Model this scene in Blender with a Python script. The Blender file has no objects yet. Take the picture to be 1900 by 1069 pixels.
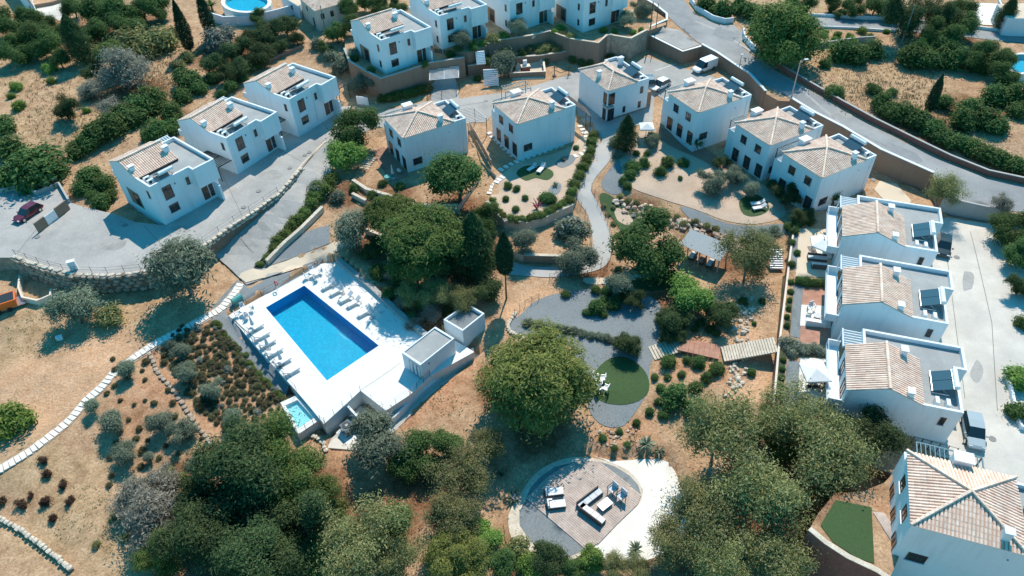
import bpy, bmesh, math, random
import numpy as np
from mathutils import Vector, Matrix
from mathutils.bvhtree import BVHTree
from mathutils.geometry import delaunay_2d_cdt

# ------------------------------------------------------------------ camera, sky, sun, exposure
scn = bpy.context.scene
COL = scn.collection
S = 0.82
CAMZ = 75.0 * S
FPX, PITCH, ROLL, CX, CY = 1353.0, math.radians(42.93), math.radians(-2.04), 951.2, 533.7
cam = bpy.data.cameras.new('camera'); camo = bpy.data.objects.new('camera', cam); COL.objects.link(camo)
cam.sensor_width = 36.0; cam.lens = FPX / 1900.0 * 36.0
cam.shift_x = -(CX - 950.0) / 1900.0; cam.shift_y = (CY - 534.5) / 1900.0
cam.clip_start = 0.5; cam.clip_end = 6000
camo.matrix_world = Matrix.Translation((0, 0, CAMZ)) @ Matrix.Rotation(math.pi/2 - PITCH, 4, 'X') @ Matrix.Rotation(ROLL, 4, 'Z')
scn.camera = camo
SUN_EL = math.radians(50.0); SUN_AZ = math.atan2(0.26, 0.965)
world = bpy.data.worlds.new('World'); scn.world = world; world.use_nodes = True
wn = world.node_tree.nodes; wl = world.node_tree.links
sky = wn.new('ShaderNodeTexSky'); sky.sky_type = 'NISHITA'; sky.sun_disc = False
sky.sun_elevation = SUN_EL; sky.sun_rotation = SUN_AZ; sky.altitude = 100; sky.air_density = 1.0; sky.dust_density = 0.4; sky.ozone_density = 2.0
tint = wn.new('ShaderNodeMix'); tint.data_type = 'RGBA'; tint.blend_type = 'MULTIPLY'; tint.inputs[0].default_value = 1.0
tint.inputs[7].default_value = (0.12, 0.90, 1.0, 1)
wl.new(sky.outputs[0], tint.inputs[6]); wl.new(tint.outputs[2], wn['Background'].inputs[0])
wn['Background'].inputs[1].default_value = 0.148
sd = bpy.data.lights.new('sun', 'SUN'); sd.energy = 4.05; sd.angle = math.radians(0.53); sd.color = (1.0, 0.90, 0.78)
so = bpy.data.objects.new('sun', sd); COL.objects.link(so)
sdir = Vector((math.sin(SUN_AZ)*math.cos(SUN_EL), math.cos(SUN_AZ)*math.cos(SUN_EL), math.sin(SUN_EL)))
so.rotation_euler = (-sdir).to_track_quat('-Z', 'Y').to_euler(); so.location = sdir * 200
scn.view_settings.view_transform = 'Standard'; scn.view_settings.look = 'None'
scn.view_settings.exposure = 0.42; scn.view_settings.gamma = 1.0; scn.view_settings.use_curve_mapping = False
scn.render.engine = 'CYCLES'
scn.cycles.max_bounces = 6; scn.cycles.transparent_max_bounces = 12

rnd = random.Random(7)
npr = np.random.default_rng(11)

# ------------------------------------------------------------------ picture point -> place in the world
def raydir(u, v):
    cr, sr = math.cos(ROLL), math.sin(ROLL)
    du, dv = u - CX, v - CY
    a = (du*cr + dv*sr) / FPX; b = -(-du*sr + dv*cr) / FPX
    s, c = math.sin(PITCH), math.cos(PITCH)
    return Vector((a, c + b*s, -s + b*c))
CAMP = Vector((0, 0, CAMZ))
def W(u, v, z=0.0):
    d = raydir(u, v); t = (z - CAMZ) / d.z
    return Vector((d.x*t, d.y*t, z))

# ------------------------------------------------------------------ materials
MATS = {}
def mat(name):
    return MATS[name]
def newmat(name):
    m = bpy.data.materials.new(name); m.use_nodes = True; MATS[name] = m
    nt = m.node_tree
    return m, nt, nt.nodes['Principled BSDF']
def N(nt, t, **kw):
    n = nt.nodes.new(t)
    for k, v in kw.items():
        if k.startswith('i_'):
            key = k[2:]; n.inputs[int(key) if key.isdigit() else key].default_value = v
        else: setattr(n, k, v)
    return n
def lk(nt, a, b): nt.links.new(a, b)
def ramp(nt, fac, stops):
    r = nt.nodes.new('ShaderNodeValToRGB'); e = r.color_ramp.elements
    while len(e) < len(stops): e.new(0.5)
    for i, (p, c) in enumerate(stops): e[i].position = p; e[i].color = (*c, 1)
    lk(nt, fac, r.inputs[0]); return r.outputs[0]
def noise(nt, scale, detail=4, rough=.6, vec=None):
    n = N(nt, 'ShaderNodeTexNoise'); n.inputs['Scale'].default_value = scale; n.inputs['Detail'].default_value = detail; n.inputs['Roughness'].default_value = rough
    if vec is not None: lk(nt, vec, n.inputs['Vector'])
    return n.outputs['Fac']
def coord(nt, which='Object'):
    return nt.nodes.new('ShaderNodeTexCoord').outputs[which]
def geopos(nt):
    return nt.nodes.new('ShaderNodeNewGeometry').outputs['Position']
def mixc(nt, fac, a, b, mode='MIX'):
    m = nt.nodes.new('ShaderNodeMix'); m.data_type = 'RGBA'; m.blend_type = mode
    for val, idx in ((fac, 0), (a, 6), (b, 7)):
        if isinstance(val, (int, float)): m.inputs[idx].default_value = val
        elif isinstance(val, tuple): m.inputs[idx].default_value = (*val, 1)
        else: lk(nt, val, m.inputs[idx])
    return m.outputs[2]
def bump(nt, b, h, strength=.3, dist=.05):
    n = nt.nodes.new('ShaderNodeBump'); n.inputs['Strength'].default_value = strength; n.inputs['Distance'].default_value = dist
    lk(nt, h, n.inputs['Height']); lk(nt, n.outputs[0], b.inputs['Normal'])

def speckle(name, c1, c2, scale, rough=.85, c3=None, scale2=.35, amt=.5, bmp=.25, fine=None):
    """colour mottled between c1 and c2 at `scale`, drifting to c3 in large patches"""
    m, nt, b = newmat(name); p = geopos(nt)
    col = ramp(nt, noise(nt, scale, 5, .65, p), [(.32, c1), (.68, c2)])
    if c3 is not None:
        f = N(nt, 'ShaderNodeMapRange'); f.inputs[1].default_value = .42; f.inputs[2].default_value = .62; f.inputs[4].default_value = amt
        lk(nt, noise(nt, scale2, 4, .6, p), f.inputs[0]); col = mixc(nt, f.outputs[0], col, c3)
    if fine:
        f2 = N(nt, 'ShaderNodeMapRange'); f2.inputs[1].default_value = .35; f2.inputs[2].default_value = .65; f2.inputs[3].default_value = fine[1]; f2.inputs[4].default_value = fine[2]
        lk(nt, noise(nt, fine[0], 3, .7, p), f2.inputs[0])
        h = N(nt, 'ShaderNodeHueSaturation'); lk(nt, col, h.inputs['Color']); lk(nt, f2.outputs[0], h.inputs['Value']); col = h.outputs[0]
    lk(nt, col, b.inputs['Base Color']); b.inputs['Roughness'].default_value = rough
    b.inputs['Specular IOR Level'].default_value = .3
    if bmp: bump(nt, b, noise(nt, scale*2, 4, .7, p), bmp, .06)
    return m
def plain(name, c, rough=.5, metal=0, spec=.5, var=.06, scale=3):
    m, nt, b = newmat(name); p = geopos(nt)
    c1 = tuple(max(0, x*(1-var)) for x in c); c2 = tuple(min(1, x*(1+var)) for x in c)
    lk(nt, ramp(nt, noise(nt, scale, 4, .6, p), [(.3, c1), (.7, c2)]), b.inputs['Base Color'])
    b.inputs['Roughness'].default_value = rough; b.inputs['Metallic'].default_value = metal; b.inputs['Specular IOR Level'].default_value = spec
    return m

# walls with a little weathering (streaks and dirt that belong to the paint)
def wallmat(name, c, dirt, amt=.35):
    m, nt, b = newmat(name); p = geopos(nt)
    mp = N(nt, 'ShaderNodeMapping'); mp.inputs['Scale'].default_value = (1.4, 1.4, .16); lk(nt, p, mp.inputs[0])
    f = N(nt, 'ShaderNodeMapRange'); f.inputs[1].default_value = .5; f.inputs[2].default_value = .8; f.inputs[4].default_value = amt
    lk(nt, noise(nt, 1.2, 5, .65, mp.outputs[0]), f.inputs[0])
    f2 = N(nt, 'ShaderNodeMapRange'); f2.inputs[1].default_value = .45; f2.inputs[2].default_value = .75; f2.inputs[4].default_value = amt*.7
    lk(nt, noise(nt, .45, 4, .6, p), f2.inputs[0])
    col = mixc(nt, f.outputs[0], c, dirt); col = mixc(nt, f2.outputs[0], col, tuple(.5*(a+d) for a, d in zip(c, dirt)))
    lk(nt, col, b.inputs['Base Color']); b.inputs['Roughness'].default_value = .8; b.inputs['Specular IOR Level'].default_value = .25
    bump(nt, b, noise(nt, 9, 3, .6, p), .12, .03)
    return m
wallmat('white_render', (.74, .79, .82), (.54, .55, .52), .5)
wallmat('cream_render', (.72, .64, .53), (.5, .42, .33), .35)
wallmat('brown_render', (.27, .19, .14), (.16, .115, .085), .6)
wallmat('grey_render', (.42, .41, .39), (.28, .27, .25), .4)
wallmat('blue_render', (.62, .70, .74), (.5, .56, .58), .3)
wallmat('pool_white', (.74, .73, .70), (.54, .52, .48), .35)
speckle('concrete', (.31, .30, .285), (.39, .375, .355), .45, c3=(.44, .42, .395), scale2=.12, amt=.8, bmp=.05, fine=(5, .88, 1.08))
speckle('concrete_light', (.57, .525, .465), (.68, .63, .56), .4, c3=(.47, .44, .40), scale2=.13, amt=.75, bmp=.05, fine=(8, .93, 1.06))
speckle('path_concrete', (.43, .415, .395), (.49, .475, .45), .8, c3=(.40, .39, .37), scale2=.2, amt=.5, bmp=.05, fine=(9, .94, 1.04))
speckle('asphalt', (.22, .226, .23), (.28, .285, .288), .5, c3=(.36, .36, .35), scale2=.11, amt=.8, bmp=.1, fine=(6, .9, 1.08))
speckle('asphalt_patch', (.24, .245, .25), (.28, .285, .29), .8, bmp=.1, fine=(6, .9, 1.08))
speckle('paving_cream', (.62, .51, .38), (.68, .56, .43), 1.2, c3=(.55, .45, .34), scale2=.3, amt=.5, bmp=.05)
speckle('gravel_grey', (.16, .18, .19), (.25, .275, .285), 6, c3=(.24, .26, .27), scale2=.25, amt=.6, bmp=.5, fine=(14, .75, 1.2))
speckle('gravel_dark', (.17, .19, .20), (.25, .27, .28), 6, c3=(.20, .22, .23), scale2=.3, amt=.6, bmp=.5, fine=(14, .75, 1.2))
speckle('gravel_pink', (.50, .37, .27), (.60, .46, .35), 5, c3=(.44, .32, .23), scale2=.3, amt=.6, bmp=.4, fine=(12, .85, 1.12))
speckle('gravel_white', (.74, .70, .64), (.84, .80, .74), 4, c3=(.66, .62, .55), scale2=.4, amt=.5, bmp=.3, fine=(12, .92, 1.05))
speckle('turf', (.035, .075, .025), (.06, .11, .035), 5, c3=(.045, .085, .03), scale2=.5, amt=.6, bmp=.4, fine=(18, .75, 1.2))
speckle('hedge_floor', (.03, .06, .03), (.07, .08, .04), 3, c3=(.12, .08, .05), scale2=.5, amt=.7, bmp=.5)
speckle('terracotta_floor', (.30, .16, .11), (.38, .21, .15), 1.5, c3=(.26, .14, .10), scale2=.4, amt=.4, bmp=.1)
speckle('flat_roof', (.33, .34, .335), (.39, .40, .39), 1.0, c3=(.28, .29, .29), scale2=.35, amt=.6, bmp=.15, fine=(9, .9, 1.07))
speckle('stone', (.34, .26, .19), (.52, .42, .33), 2.2, c3=(.28, .20, .15), scale2=1.2, amt=.6, bmp=.6, fine=(9, .8, 1.15))
speckle('stone_pale', (.56, .48, .38), (.70, .62, .51), 2.5, c3=(.45, .37, .28), scale2=1.0, amt=.5, bmp=.5, fine=(9, .85, 1.12))
speckle('rock_red', (.36, .21, .15), (.55, .38, .28), 2.2, c3=(.62, .50, .38), scale2=1.0, amt=.6, bmp=.6, fine=(8, .8, 1.15))
speckle('mortar', (.16, .12, .09), (.24, .18, .14), 3, bmp=.4)
speckle('bark', (.10, .075, .055), (.19, .15, .115), 6, bmp=.7, rough=.95)
speckle('bark_grey', (.20, .18, .16), (.32, .29, .26), 6, bmp=.7, rough=.95)
speckle('timber_grey', (.46, .37, .32), (.60, .50, .44), 2.5, c3=(.38, .31, .27), scale2=.8, amt=.6, bmp=.2, fine=(16, .85, 1.1))
speckle('timber_red', (.40, .20, .14), (.52, .28, .20), 2.5, c3=(.32, .16, .11), scale2=.8, amt=.6, bmp=.2, fine=(16, .85, 1.1))
plain('white_paint', (.80, .80, .80), .35)
plain('dark_frame', (.05, .04, .038), .4)
plain('brown_frame', (.10, .055, .035), .5)
plain('dark_metal', (.035, .037, .04), .45, .3)
plain('grey_metal', (.35, .37, .39), .4, .8)
plain('teal_metal', (.10, .20, .23), .5)
plain('sheet_metal', (.24, .28, .30), .6, 0, .3)
speckle('concrete_stain', (.27, .26, .245), (.35, .335, .315), .6, c3=(.40, .385, .36), scale2=.3, amt=.7, bmp=.05, fine=(5, .88, 1.08))
plain('steel', (.62, .65, .67), .25, .9)
plain('tank_white', (.74, .78, .78), .3)
plain('fabric_white', (.78, .78, .77), .9)
plain('fabric_grey', (.60, .61, .63), .9)
plain('wicker_dark', (.10, .085, .08), .8)
plain('plastic_teal', (.05, .30, .28), .45)
plain('plastic_red', (.55, .04, .04), .4)
plain('plastic_orange', (.75, .17, .03), .45)
plain('rubber', (.02, .02, .02), .8)
plain('kerb', (.50, .48, .45), .8)
plain('kerb_dark', (.10, .11, .12), .8)
plain('road_paint', (.72, .72, .70), .7)
plain('manhole', (.22, .21, .20), .7)
plain('brick_red', (.26, .10, .075), .85, var=.2)
plain('flower_purple', (.25, .13, .27), .8, var=.25)
plain('painted_red', (.35, .03, .06), .5)
for nm, c in (('car_red', (.13, .006, .018)), ('car_black', (.012, .016, .018)), ('car_white', (.78, .80, .80)), ('car_grey', (.13, .16, .18)), ('car_silver', (.36, .42, .45))):
    m = plain(nm, c, .25, 0, .5, .01); b = m.node_tree.nodes['Principled BSDF']; b.inputs['Coat Weight'].default_value = .7; b.inputs['Coat Roughness'].default_value = .08
m, nt, b = newmat('window_glass'); b.inputs['Roughness'].default_value = .06; b.inputs['Specular IOR Level'].default_value = .8
lk(nt, ramp(nt, noise(nt, .9, 3, .6, geopos(nt)), [(.35, (.018, .022, .026)), (.62, (.05, .05, .055)), (.72, (.22, .20, .19))]), b.inputs['Base Color'])
m, nt, b = newmat('solar_glass'); b.inputs['Roughness'].default_value = .12; b.inputs['Base Color'].default_value = (.045, .09, .12, 1); b.inputs['Specular IOR Level'].default_value = .8
m, nt, b = newmat('car_glass'); b.inputs['Roughness'].default_value = .05; b.inputs['Base Color'].default_value = (.02, .03, .035, 1); b.inputs['Specular IOR Level'].default_value = 1
m, nt, b = newmat('lamp_glass'); b.inputs['Roughness'].default_value = .2; b.inputs['Base Color'].default_value = (.6, .6, .58, 1)
m, nt, b = newmat('tail_red'); b.inputs['Roughness'].default_value = .2; b.inputs['Base Color'].default_value = (.4, .01, .01, 1)

# clay barrel tiles: each tile its own shade
def tilemat(name, cols):
    m, nt, b = newmat(name); g = nt.nodes.new('ShaderNodeNewGeometry')
    col = ramp(nt, g.outputs['Random Per Island'], cols)
    f = N(nt, 'ShaderNodeMapRange'); f.inputs[1].default_value = .3; f.inputs[2].default_value = .7; f.inputs[3].default_value = .82; f.inputs[4].default_value = 1.12
    lk(nt, noise(nt, .8, 4, .6, g.outputs['Position']), f.inputs[0])
    h = N(nt, 'ShaderNodeHueSaturation'); lk(nt, col, h.inputs['Color']); lk(nt, f.outputs[0], h.inputs['Value'])
    lk(nt, h.outputs[0], b.inputs['Base Color']); b.inputs['Roughness'].default_value = .85; b.inputs['Specular IOR Level'].default_value = .25
tilemat('roof_tile', [(0, (.72, .50, .39)), (.35, (.82, .62, .49)), (.7, (.86, .69, .57)), (1, (.78, .57, .45))])
plain('roof_bed', (.58, .37, .28), .9, var=.2)

# leaves
def leafmat(name, c1, c2, c3=None, trans=.35):
    m, nt, b = newmat(name); g = nt.nodes.new('ShaderNodeNewGeometry')
    oi = nt.nodes.new('ShaderNodeObjectInfo')
    stops = [(0, c1), (.6, c2)] + ([(1, c3)] if c3 else [])
    col = ramp(nt, g.outputs['Random Per Island'], stops)
    h = N(nt, 'ShaderNodeHueSaturation')
    f = N(nt, 'ShaderNodeMapRange'); f.inputs[3].default_value = .82; f.inputs[4].default_value = 1.2; lk(nt, oi.outputs['Random'], f.inputs[0])
    f2 = N(nt, 'ShaderNodeMapRange'); f2.inputs[3].default_value = .48; f2.inputs[4].default_value = .515; lk(nt, oi.outputs['Random'], f2.inputs[0])
    lk(nt, f2.outputs[0], h.inputs['Hue']); lk(nt, f.outputs[0], h.inputs['Value']); lk(nt, col, h.inputs['Color'])
    lk(nt, h.outputs[0], b.inputs['Base Color']); b.inputs['Roughness'].default_value = .7; b.inputs['Specular IOR Level'].default_value = .1
    t = nt.nodes.new('ShaderNodeBsdfTranslucent'); lk(nt, h.outputs[0], t.inputs[0])
    mx = nt.nodes.new('ShaderNodeMixShader'); mx.inputs[0].default_value = trans
    out = nt.nodes['Material Output']; lk(nt, b.outputs[0], mx.inputs[1]); lk(nt, t.outputs[0], mx.inputs[2]); lk(nt, mx.outputs[0], out.inputs[0])
leafmat('leaf_pine', (0.070, 0.131, 0.038), (0.149, 0.219, 0.061), (0.228, 0.263, 0.088))
leafmat('leaf_pine_yellow', (0.105, 0.145, 0.038), (0.235, 0.265, 0.072), (0.36, 0.34, 0.12))
leafmat('leaf_olive', (0.114, 0.158, 0.108), (0.219, 0.263, 0.184), (0.350, 0.385, 0.280))
leafmat('leaf_dense', (0.044, 0.105, 0.035), (0.105, 0.184, 0.056), (0.175, 0.245, 0.088))
leafmat('leaf_bright', (0.096, 0.193, 0.038), (0.193, 0.315, 0.070), (0.298, 0.385, 0.123))
leafmat('leaf_cypress', (0.021, 0.052, 0.028), (0.049, 0.091, 0.045))
leafmat('leaf_dark', (0.035, 0.068, 0.030), (0.080, 0.125, 0.050), (0.15, 0.19, 0.08))
leafmat('leaf_grey', (0.210, 0.210, 0.166), (0.367, 0.350, 0.280), (0.473, 0.438, 0.350))
leafmat('leaf_gum', (0.12, 0.145, 0.055), (0.26, 0.275, 0.11), (0.44, 0.40, 0.20))
leafmat('leaf_silver', (.17, .20, .165), (.28, .31, .26), (.36, .38, .33))
leafmat('leaf_lavender', (0.096, 0.108, 0.052), (0.175, 0.166, 0.084), (0.210, 0.158, 0.105))
leafmat('leaf_red', (.07, .042, .03), (.12, .075, .05))
leafmat('leaf_dry', (.26, .19, .10), (.42, .32, .18), (.50, .40, .25), .1)
leafmat('leaf_flower', (0.140, 0.193, 0.105), (0.245, 0.280, 0.175), (0.500, 0.500, 0.500))
# ------------------------------------------------------------------ mesh helpers
class MB:
    def __init__(self): self.v = []; self.f = []; self.m = []
    def add(self, vs, fs, mi=0):
        o = len(self.v); self.v += [tuple(p) for p in vs]
        self.f += [tuple(i+o for i in f) for f in fs]; self.m += [mi]*len(fs); return self
    def box(self, c, s, rz=0, mi=0, top=(1, 1)):
        x, y, z = s[0]/2, s[1]/2, s[2]/2; tx, ty = top
        P = [(-x, -y, -z), (x, -y, -z), (x, y, -z), (-x, y, -z), (-x*tx, -y*ty, z), (x*tx, -y*ty, z), (x*tx, y*ty, z), (-x*tx, y*ty, z)]
        cr, sr = math.cos(rz), math.sin(rz)
        return self.add([(c[0]+p[0]*cr-p[1]*sr, c[1]+p[0]*sr+p[1]*cr, c[2]+p[2]) for p in P],
                        [(0, 3, 2, 1), (4, 5, 6, 7), (0, 1, 5, 4), (1, 2, 6, 5), (2, 3, 7, 6), (3, 0, 4, 7)], mi)
    def b2(self, x0, x1, y0, y1, z0, z1, mi=0):
        return self.box(((x0+x1)/2, (y0+y1)/2, (z0+z1)/2), (x1-x0, y1-y0, z1-z0), 0, mi)
    def prism(self, poly, z0, z1, mi=0, topmi=None):
        n = len(poly); a = sum(poly[i][0]*poly[(i+1) % n][1]-poly[(i+1) % n][0]*poly[i][1] for i in range(n))
        if a < 0: poly = poly[::-1]
        vs = [(p[0], p[1], z0) for p in poly] + [(p[0], p[1], z1) for p in poly]
        self.add(vs, [tuple(range(n-1, -1, -1))] + [(i, (i+1) % n, n+(i+1) % n, n+i) for i in range(n)], mi)
        o = len(self.v)-2*n; self.f.append(tuple(o+n+i for i in range(n))); self.m.append(mi if topmi is None else topmi); return self
    def extrude_x(self, prof, x0, x1, mi=0):
        """profile of (y,z) swept along x"""
        n = len(prof)
        vs = [(x0, p[0], p[1]) for p in prof] + [(x1, p[0], p[1]) for p in prof]
        return self.add(vs, [tuple(range(n)), tuple(range(2*n-1, n-1, -1))] + [(i, n+i, n+(i+1) % n, (i+1) % n) for i in range(n)], mi)
    def tube(self, pts, rad, n=8, mi=0, caps=True):
        pts = [Vector(p) for p in pts]; o = len(self.v); R = rad if isinstance(rad, (list, tuple)) else [rad]*len(pts)
        for i, p in enumerate(pts):
            t = (pts[min(i+1, len(pts)-1)] - pts[max(i-1, 0)]).normalized()
            a = t.orthogonal().normalized() if abs(t.z) < .99 else Vector((1, 0, 0)); b = t.cross(a).normalized(); a = b.cross(t)
            for k in range(n):
                q = p + (a*math.cos(2*math.pi*k/n) + b*math.sin(2*math.pi*k/n))*R[i]; self.v.append(tuple(q))
        for i in range(len(pts)-1):
            for k in range(n):
                self.f.append((o+i*n+k, o+i*n+(k+1) % n, o+(i+1)*n+(k+1) % n, o+(i+1)*n+k)); self.m.append(mi)
        if caps:
            self.f.append(tuple(o+n-1-k for k in range(n))); self.m.append(mi)
            e = o+(len(pts)-1)*n; self.f.append(tuple(e+k for k in range(n))); self.m.append(mi)
        return self
    def cyl(self, c, r, h, n=12, mi=0, r2=None):
        return self.tube([c, (c[0], c[1], c[2]+h)], [r, r if r2 is None else r2], n, mi)
    def mesh(self, name, mats, smooth=False):
        me = bpy.data.meshes.new(name); me.from_pydata(self.v, [], self.f)
        for m in ([mats] if isinstance(mats, str) else mats): me.materials.append(MATS[m])
        me.polygons.foreach_set('material_index', self.m)
        if smooth: me.polygons.foreach_set('use_smooth', [True]*len(self.f))
        me.update(); return me
    def build(self, name, mats, parent=None, smooth=False):
        return link(name, self.mesh(name, mats, smooth), parent)
def link(name, me, parent=None):
    o = bpy.data.objects.new(name, me); COL.objects.link(o)
    if parent is not None: o.parent = parent
    return o
def tag(o, label=None, cat=None, group=None, kind=None):
    if label: o['label'] = label
    if cat: o['category'] = cat
    if group: o['group'] = group
    if kind: o['kind'] = kind
    return o
def thing(name, label, cat, loc=(0, 0, 0), rz=0, group=None, scale=1):
    o = bpy.data.objects.new(name, None); COL.objects.link(o); o.empty_display_size = .3
    o.location = loc; o.rotation_euler = (0, 0, rz); o.scale = (scale,)*3 if isinstance(scale, (int, float)) else scale
    return tag(o, label, cat, group)
def dup(root, loc, rz=0, label=None, group=None, scale=None):
    r = root.copy(); COL.objects.link(r); r.location = loc; r.rotation_euler = (0, 0, rz)
    if scale: r.scale = (scale,)*3 if isinstance(scale, (int, float)) else scale
    if label: r['label'] = label
    if group: r['group'] = group
    for ch in root.children:
        c = ch.copy(); COL.objects.link(c); c.parent = r
        for g in ch.children:
            d = g.copy(); COL.objects.link(d); d.parent = c
    return r
def smooth_poly(P, n=5, closed=True):
    out = []; k = len(P)
    for i in range(k if closed else k-1):
        g = lambda j: Vector(P[j % k] if closed else P[max(0, min(k-1, j))])
        p0, p1, p2, p3 = g(i-1), g(i), g(i+1), g(i+2)
        for s in range(n):
            t = s/n
            out.append(tuple(.5*((2*p1) + (p2-p0)*t + (2*p0-5*p1+4*p2-p3)*t*t + (-p0+3*p1-3*p2+p3)*t**3)))
    if not closed: out.append(tuple(P[-1]))
    return out
def inside(poly, X, Y):
    """vectorised point in polygon"""
    r = np.zeros(np.shape(X), bool); n = len(poly)
    for i in range(n):
        x0, y0 = poly[i][0], poly[i][1]; x1, y1 = poly[(i+1) % n][0], poly[(i+1) % n][1]
        if y0 == y1: continue
        c = ((y0 > Y) != (y1 > Y)) & (X < (x1-x0)*(Y-y0)/(y1-y0)+x0); r ^= c
    return r
def fill(poly, step, holes=()):
    """triangulate a polygon with interior points about `step` apart: verts (x,y), tris"""
    pts = []; edges = []
    def ring(P):
        o = len(pts); Q = []
        for i in range(len(P)):
            a, b = Vector(P[i][:2]), Vector(P[(i+1) % len(P)][:2]); k = max(1, int((b-a).length/step))
            for j in range(k): Q.append(a.lerp(b, j/k))
        pts.extend(Q); edges.extend([(o+i, o+(i+1) % len(Q)) for i in range(len(Q))])
    ring(poly)
    for h in holes: ring(h)
    A = np.array([(p[0], p[1]) for p in poly]); x0, y0 = A.min(0); x1, y1 = A.max(0)
    gx, gy = np.meshgrid(np.arange(x0, x1, step), np.arange(y0, y1, step)); gx = gx.ravel(); gy = gy.ravel()
    m = inside(poly, gx, gy)
    for h in holes: m &= ~inside(h, gx, gy)
    B = np.array([tuple(p) for p in pts]); gx, gy = gx[m], gy[m]
    if len(gx):
        d = np.full(len(gx), 1e9)
        for q in B: d = np.minimum(d, (gx-q[0])**2+(gy-q[1])**2)
        k = d > (.45*step)**2
        pts.extend([Vector((a, b)) for a, b in zip(gx[k], gy[k])])
    v, e, f, _, _, _ = delaunay_2d_cdt(pts, edges, [], 0, 1e-5)
    out = []
    C = np.array([tuple((v[t[0]]+v[t[1]]+v[t[2]])/3) for t in f]); keep = inside(poly, C[:, 0], C[:, 1])
    for h in holes: keep &= ~inside(h, C[:, 0], C[:, 1])
    for t, kk in zip(f, keep):
        if not kk: continue
        a, b, cc = v[t[0]], v[t[1]], v[t[2]]
        if (b-a).cross(cc-a) < 0: t = t[::-1]
        out.append(tuple(t))
    return [tuple(p) for p in v], out

# ------------------------------------------------------------------ terrain
CTRL = [(0,0,1.5),(300,100,1.5),(150,200,.8),(0,250,.3),(300,230,.3),(480,110,1),(560,60,2),(640,60,2.4),(0,330,-.6),(150,340,-.6),(90,400,-.9),
 (150,440,-1.3),(300,440,-1.4),(450,340,-.9),(560,260,-.8),(660,200,-.3),(750,200,-.2),(870,180,-.1),(1000,150,0),(1150,130,.3),(1230,110,.5),(1050,130,.2),
 (800,60,2.2),(1000,60,2.5),(1120,60,1.8),(700,20,2.5),(900,-30,3),(1200,-60,4),(400,-50,2),
 (760,310,-1.4),(850,250,-1.1),(960,280,-1.2),(1080,230,-.6),(1100,290,-1.2),(1200,220,-.6),(1250,300,-1.5),(1380,330,-1.8),(1450,390,-2.2),(1330,380,-2.2),(1180,330,-1.8),(1420,300,-1.4),(1500,200,-.5),(1600,300,-1.2),(1300,140,.4),(1650,350,-1.5),
 (1080,350,-2),(1120,430,-3.6),(1060,500,-3.9),(960,500,-3.9),(1000,430,-3.1),(1000,360,-1.9),(930,380,-2.2),(1160,410,-3.6),(1300,480,-4),(1230,510,-4),(1390,480,-3.4),
 (1000,580,-4.2),(1100,600,-4.3),(1180,660,-4.5),(1150,720,-4.6),(1300,600,-4),(1400,600,-3.2),(1380,720,-3.8),
 (700,480,-2.7),(760,560,-3.4),(640,400,-2.3),(620,330,-1.3),(700,350,-1.9),(850,420,-2.9),(860,560,-3.8),(820,360,-1.9),
 (450,510,-3.6),(540,400,-2.6),(60,540,-3.2),(200,540,-3.2),(300,560,-3.4),(400,520,-3.6),(380,480,-2.9),(100,650,-4),(50,800,-5),(300,680,-4.5),(400,600,-4.0),(500,700,-4.7),(450,800,-5.2),(200,900,-5.8),(50,1050,-6.5),(400,1000,-6.2),(-100,700,-4.5),(-100,1000,-6.5),
 (560,800,-5.4),(700,820,-5.6),(850,700,-5),(920,620,-4.3),(800,920,-6),(700,1050,-6.5),(640,680,-4.8),
 (1080,930,-6.1),(960,1000,-6.2),(1200,950,-6),(1000,800,-5.6),(1150,800,-5.2),(1300,850,-5.2),(1350,1000,-5.6),(1500,1000,-4.8),(1580,960,-4.2),(1430,760,-4),(1480,880,-4.2),(1000,1150,-7),(1500,1150,-6),
 (1500,600,-2.6),(1700,600,-2.6),(1800,900,-3),(1560,800,-3),(1950,600,-2.6),(1700,450,-2.4),(1850,700,-2.6),
 (1500,100,1.0),(1700,200,1.0),(1850,300,0),(1800,0,2),(1500,-50,2.5),(1950,150,1.5)]
CP = np.array([tuple(W(u, v, z)) for u, v, z in CTRL])
def shep(P, X, Y, r, pw):
    X = np.asarray(X, float); Y = np.asarray(Y, float); num = np.zeros_like(X); den = np.zeros_like(X)
    for x, y, z in P:
        w = 1.0/((X-x)**2+(Y-y)**2+r*r)**pw; num += w*z; den += w
    return num/den
def Hf(X, Y): return shep(CP, X, Y, 4.0, 2.0)

# upper levels that stand on walls: (picture outline with heights, extra heights inside, holes)
def dens(P): return [tuple(W(u, v, z)) for u, v, z in P]
z_ = lambda P, z: [(u, v, z) for u, v in P]
LOT = z_([(-60,500),(0,478),(25,478),(60,490),(100,503),(140,511),(200,513),(262,507),(330,488),(375,460),(430,420),(480,388),(518,360),(560,312),(600,262),(640,228),(652,196),(575,205),(480,262),(420,300),(340,365),(302,418),(250,412),(215,398),(160,385),(130,376),(112,345),(70,362),(40,350),(0,358),(-60,370)], -.5)
RAMP = [(600,262,-.55),(560,312,-.7),(518,360,-.95),(480,388,-1.25),(430,420,-1.8),(385,462,-2.6),(420,492,-3.2),(457,528,-3.6),(612,478,-3.3),(600,470,-3.3),(497,500,-3.4),(470,498,-3.3),(500,462,-2.9),(545,420,-2.4),(590,360,-1.7),(612,330,-1.3),(640,228,-.5)]
TERR4 = z_([(640,95),(650,119),(680,137),(708,151),(750,138),(797,122),(862,112),(866,70),(840,20),(760,-10),(640,20)], 3.3)
TERR5 = z_([(806,90),(870,98),(905,85),(930,78),(985,70),(1020,62),(1058,76),(1110,84),(1125,70),(1135,68),(1170,74),(1200,58),(1236,46),(1236,35),(1184,0),(1184,-60),(800,-60),(800,40)], 4.1)
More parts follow.
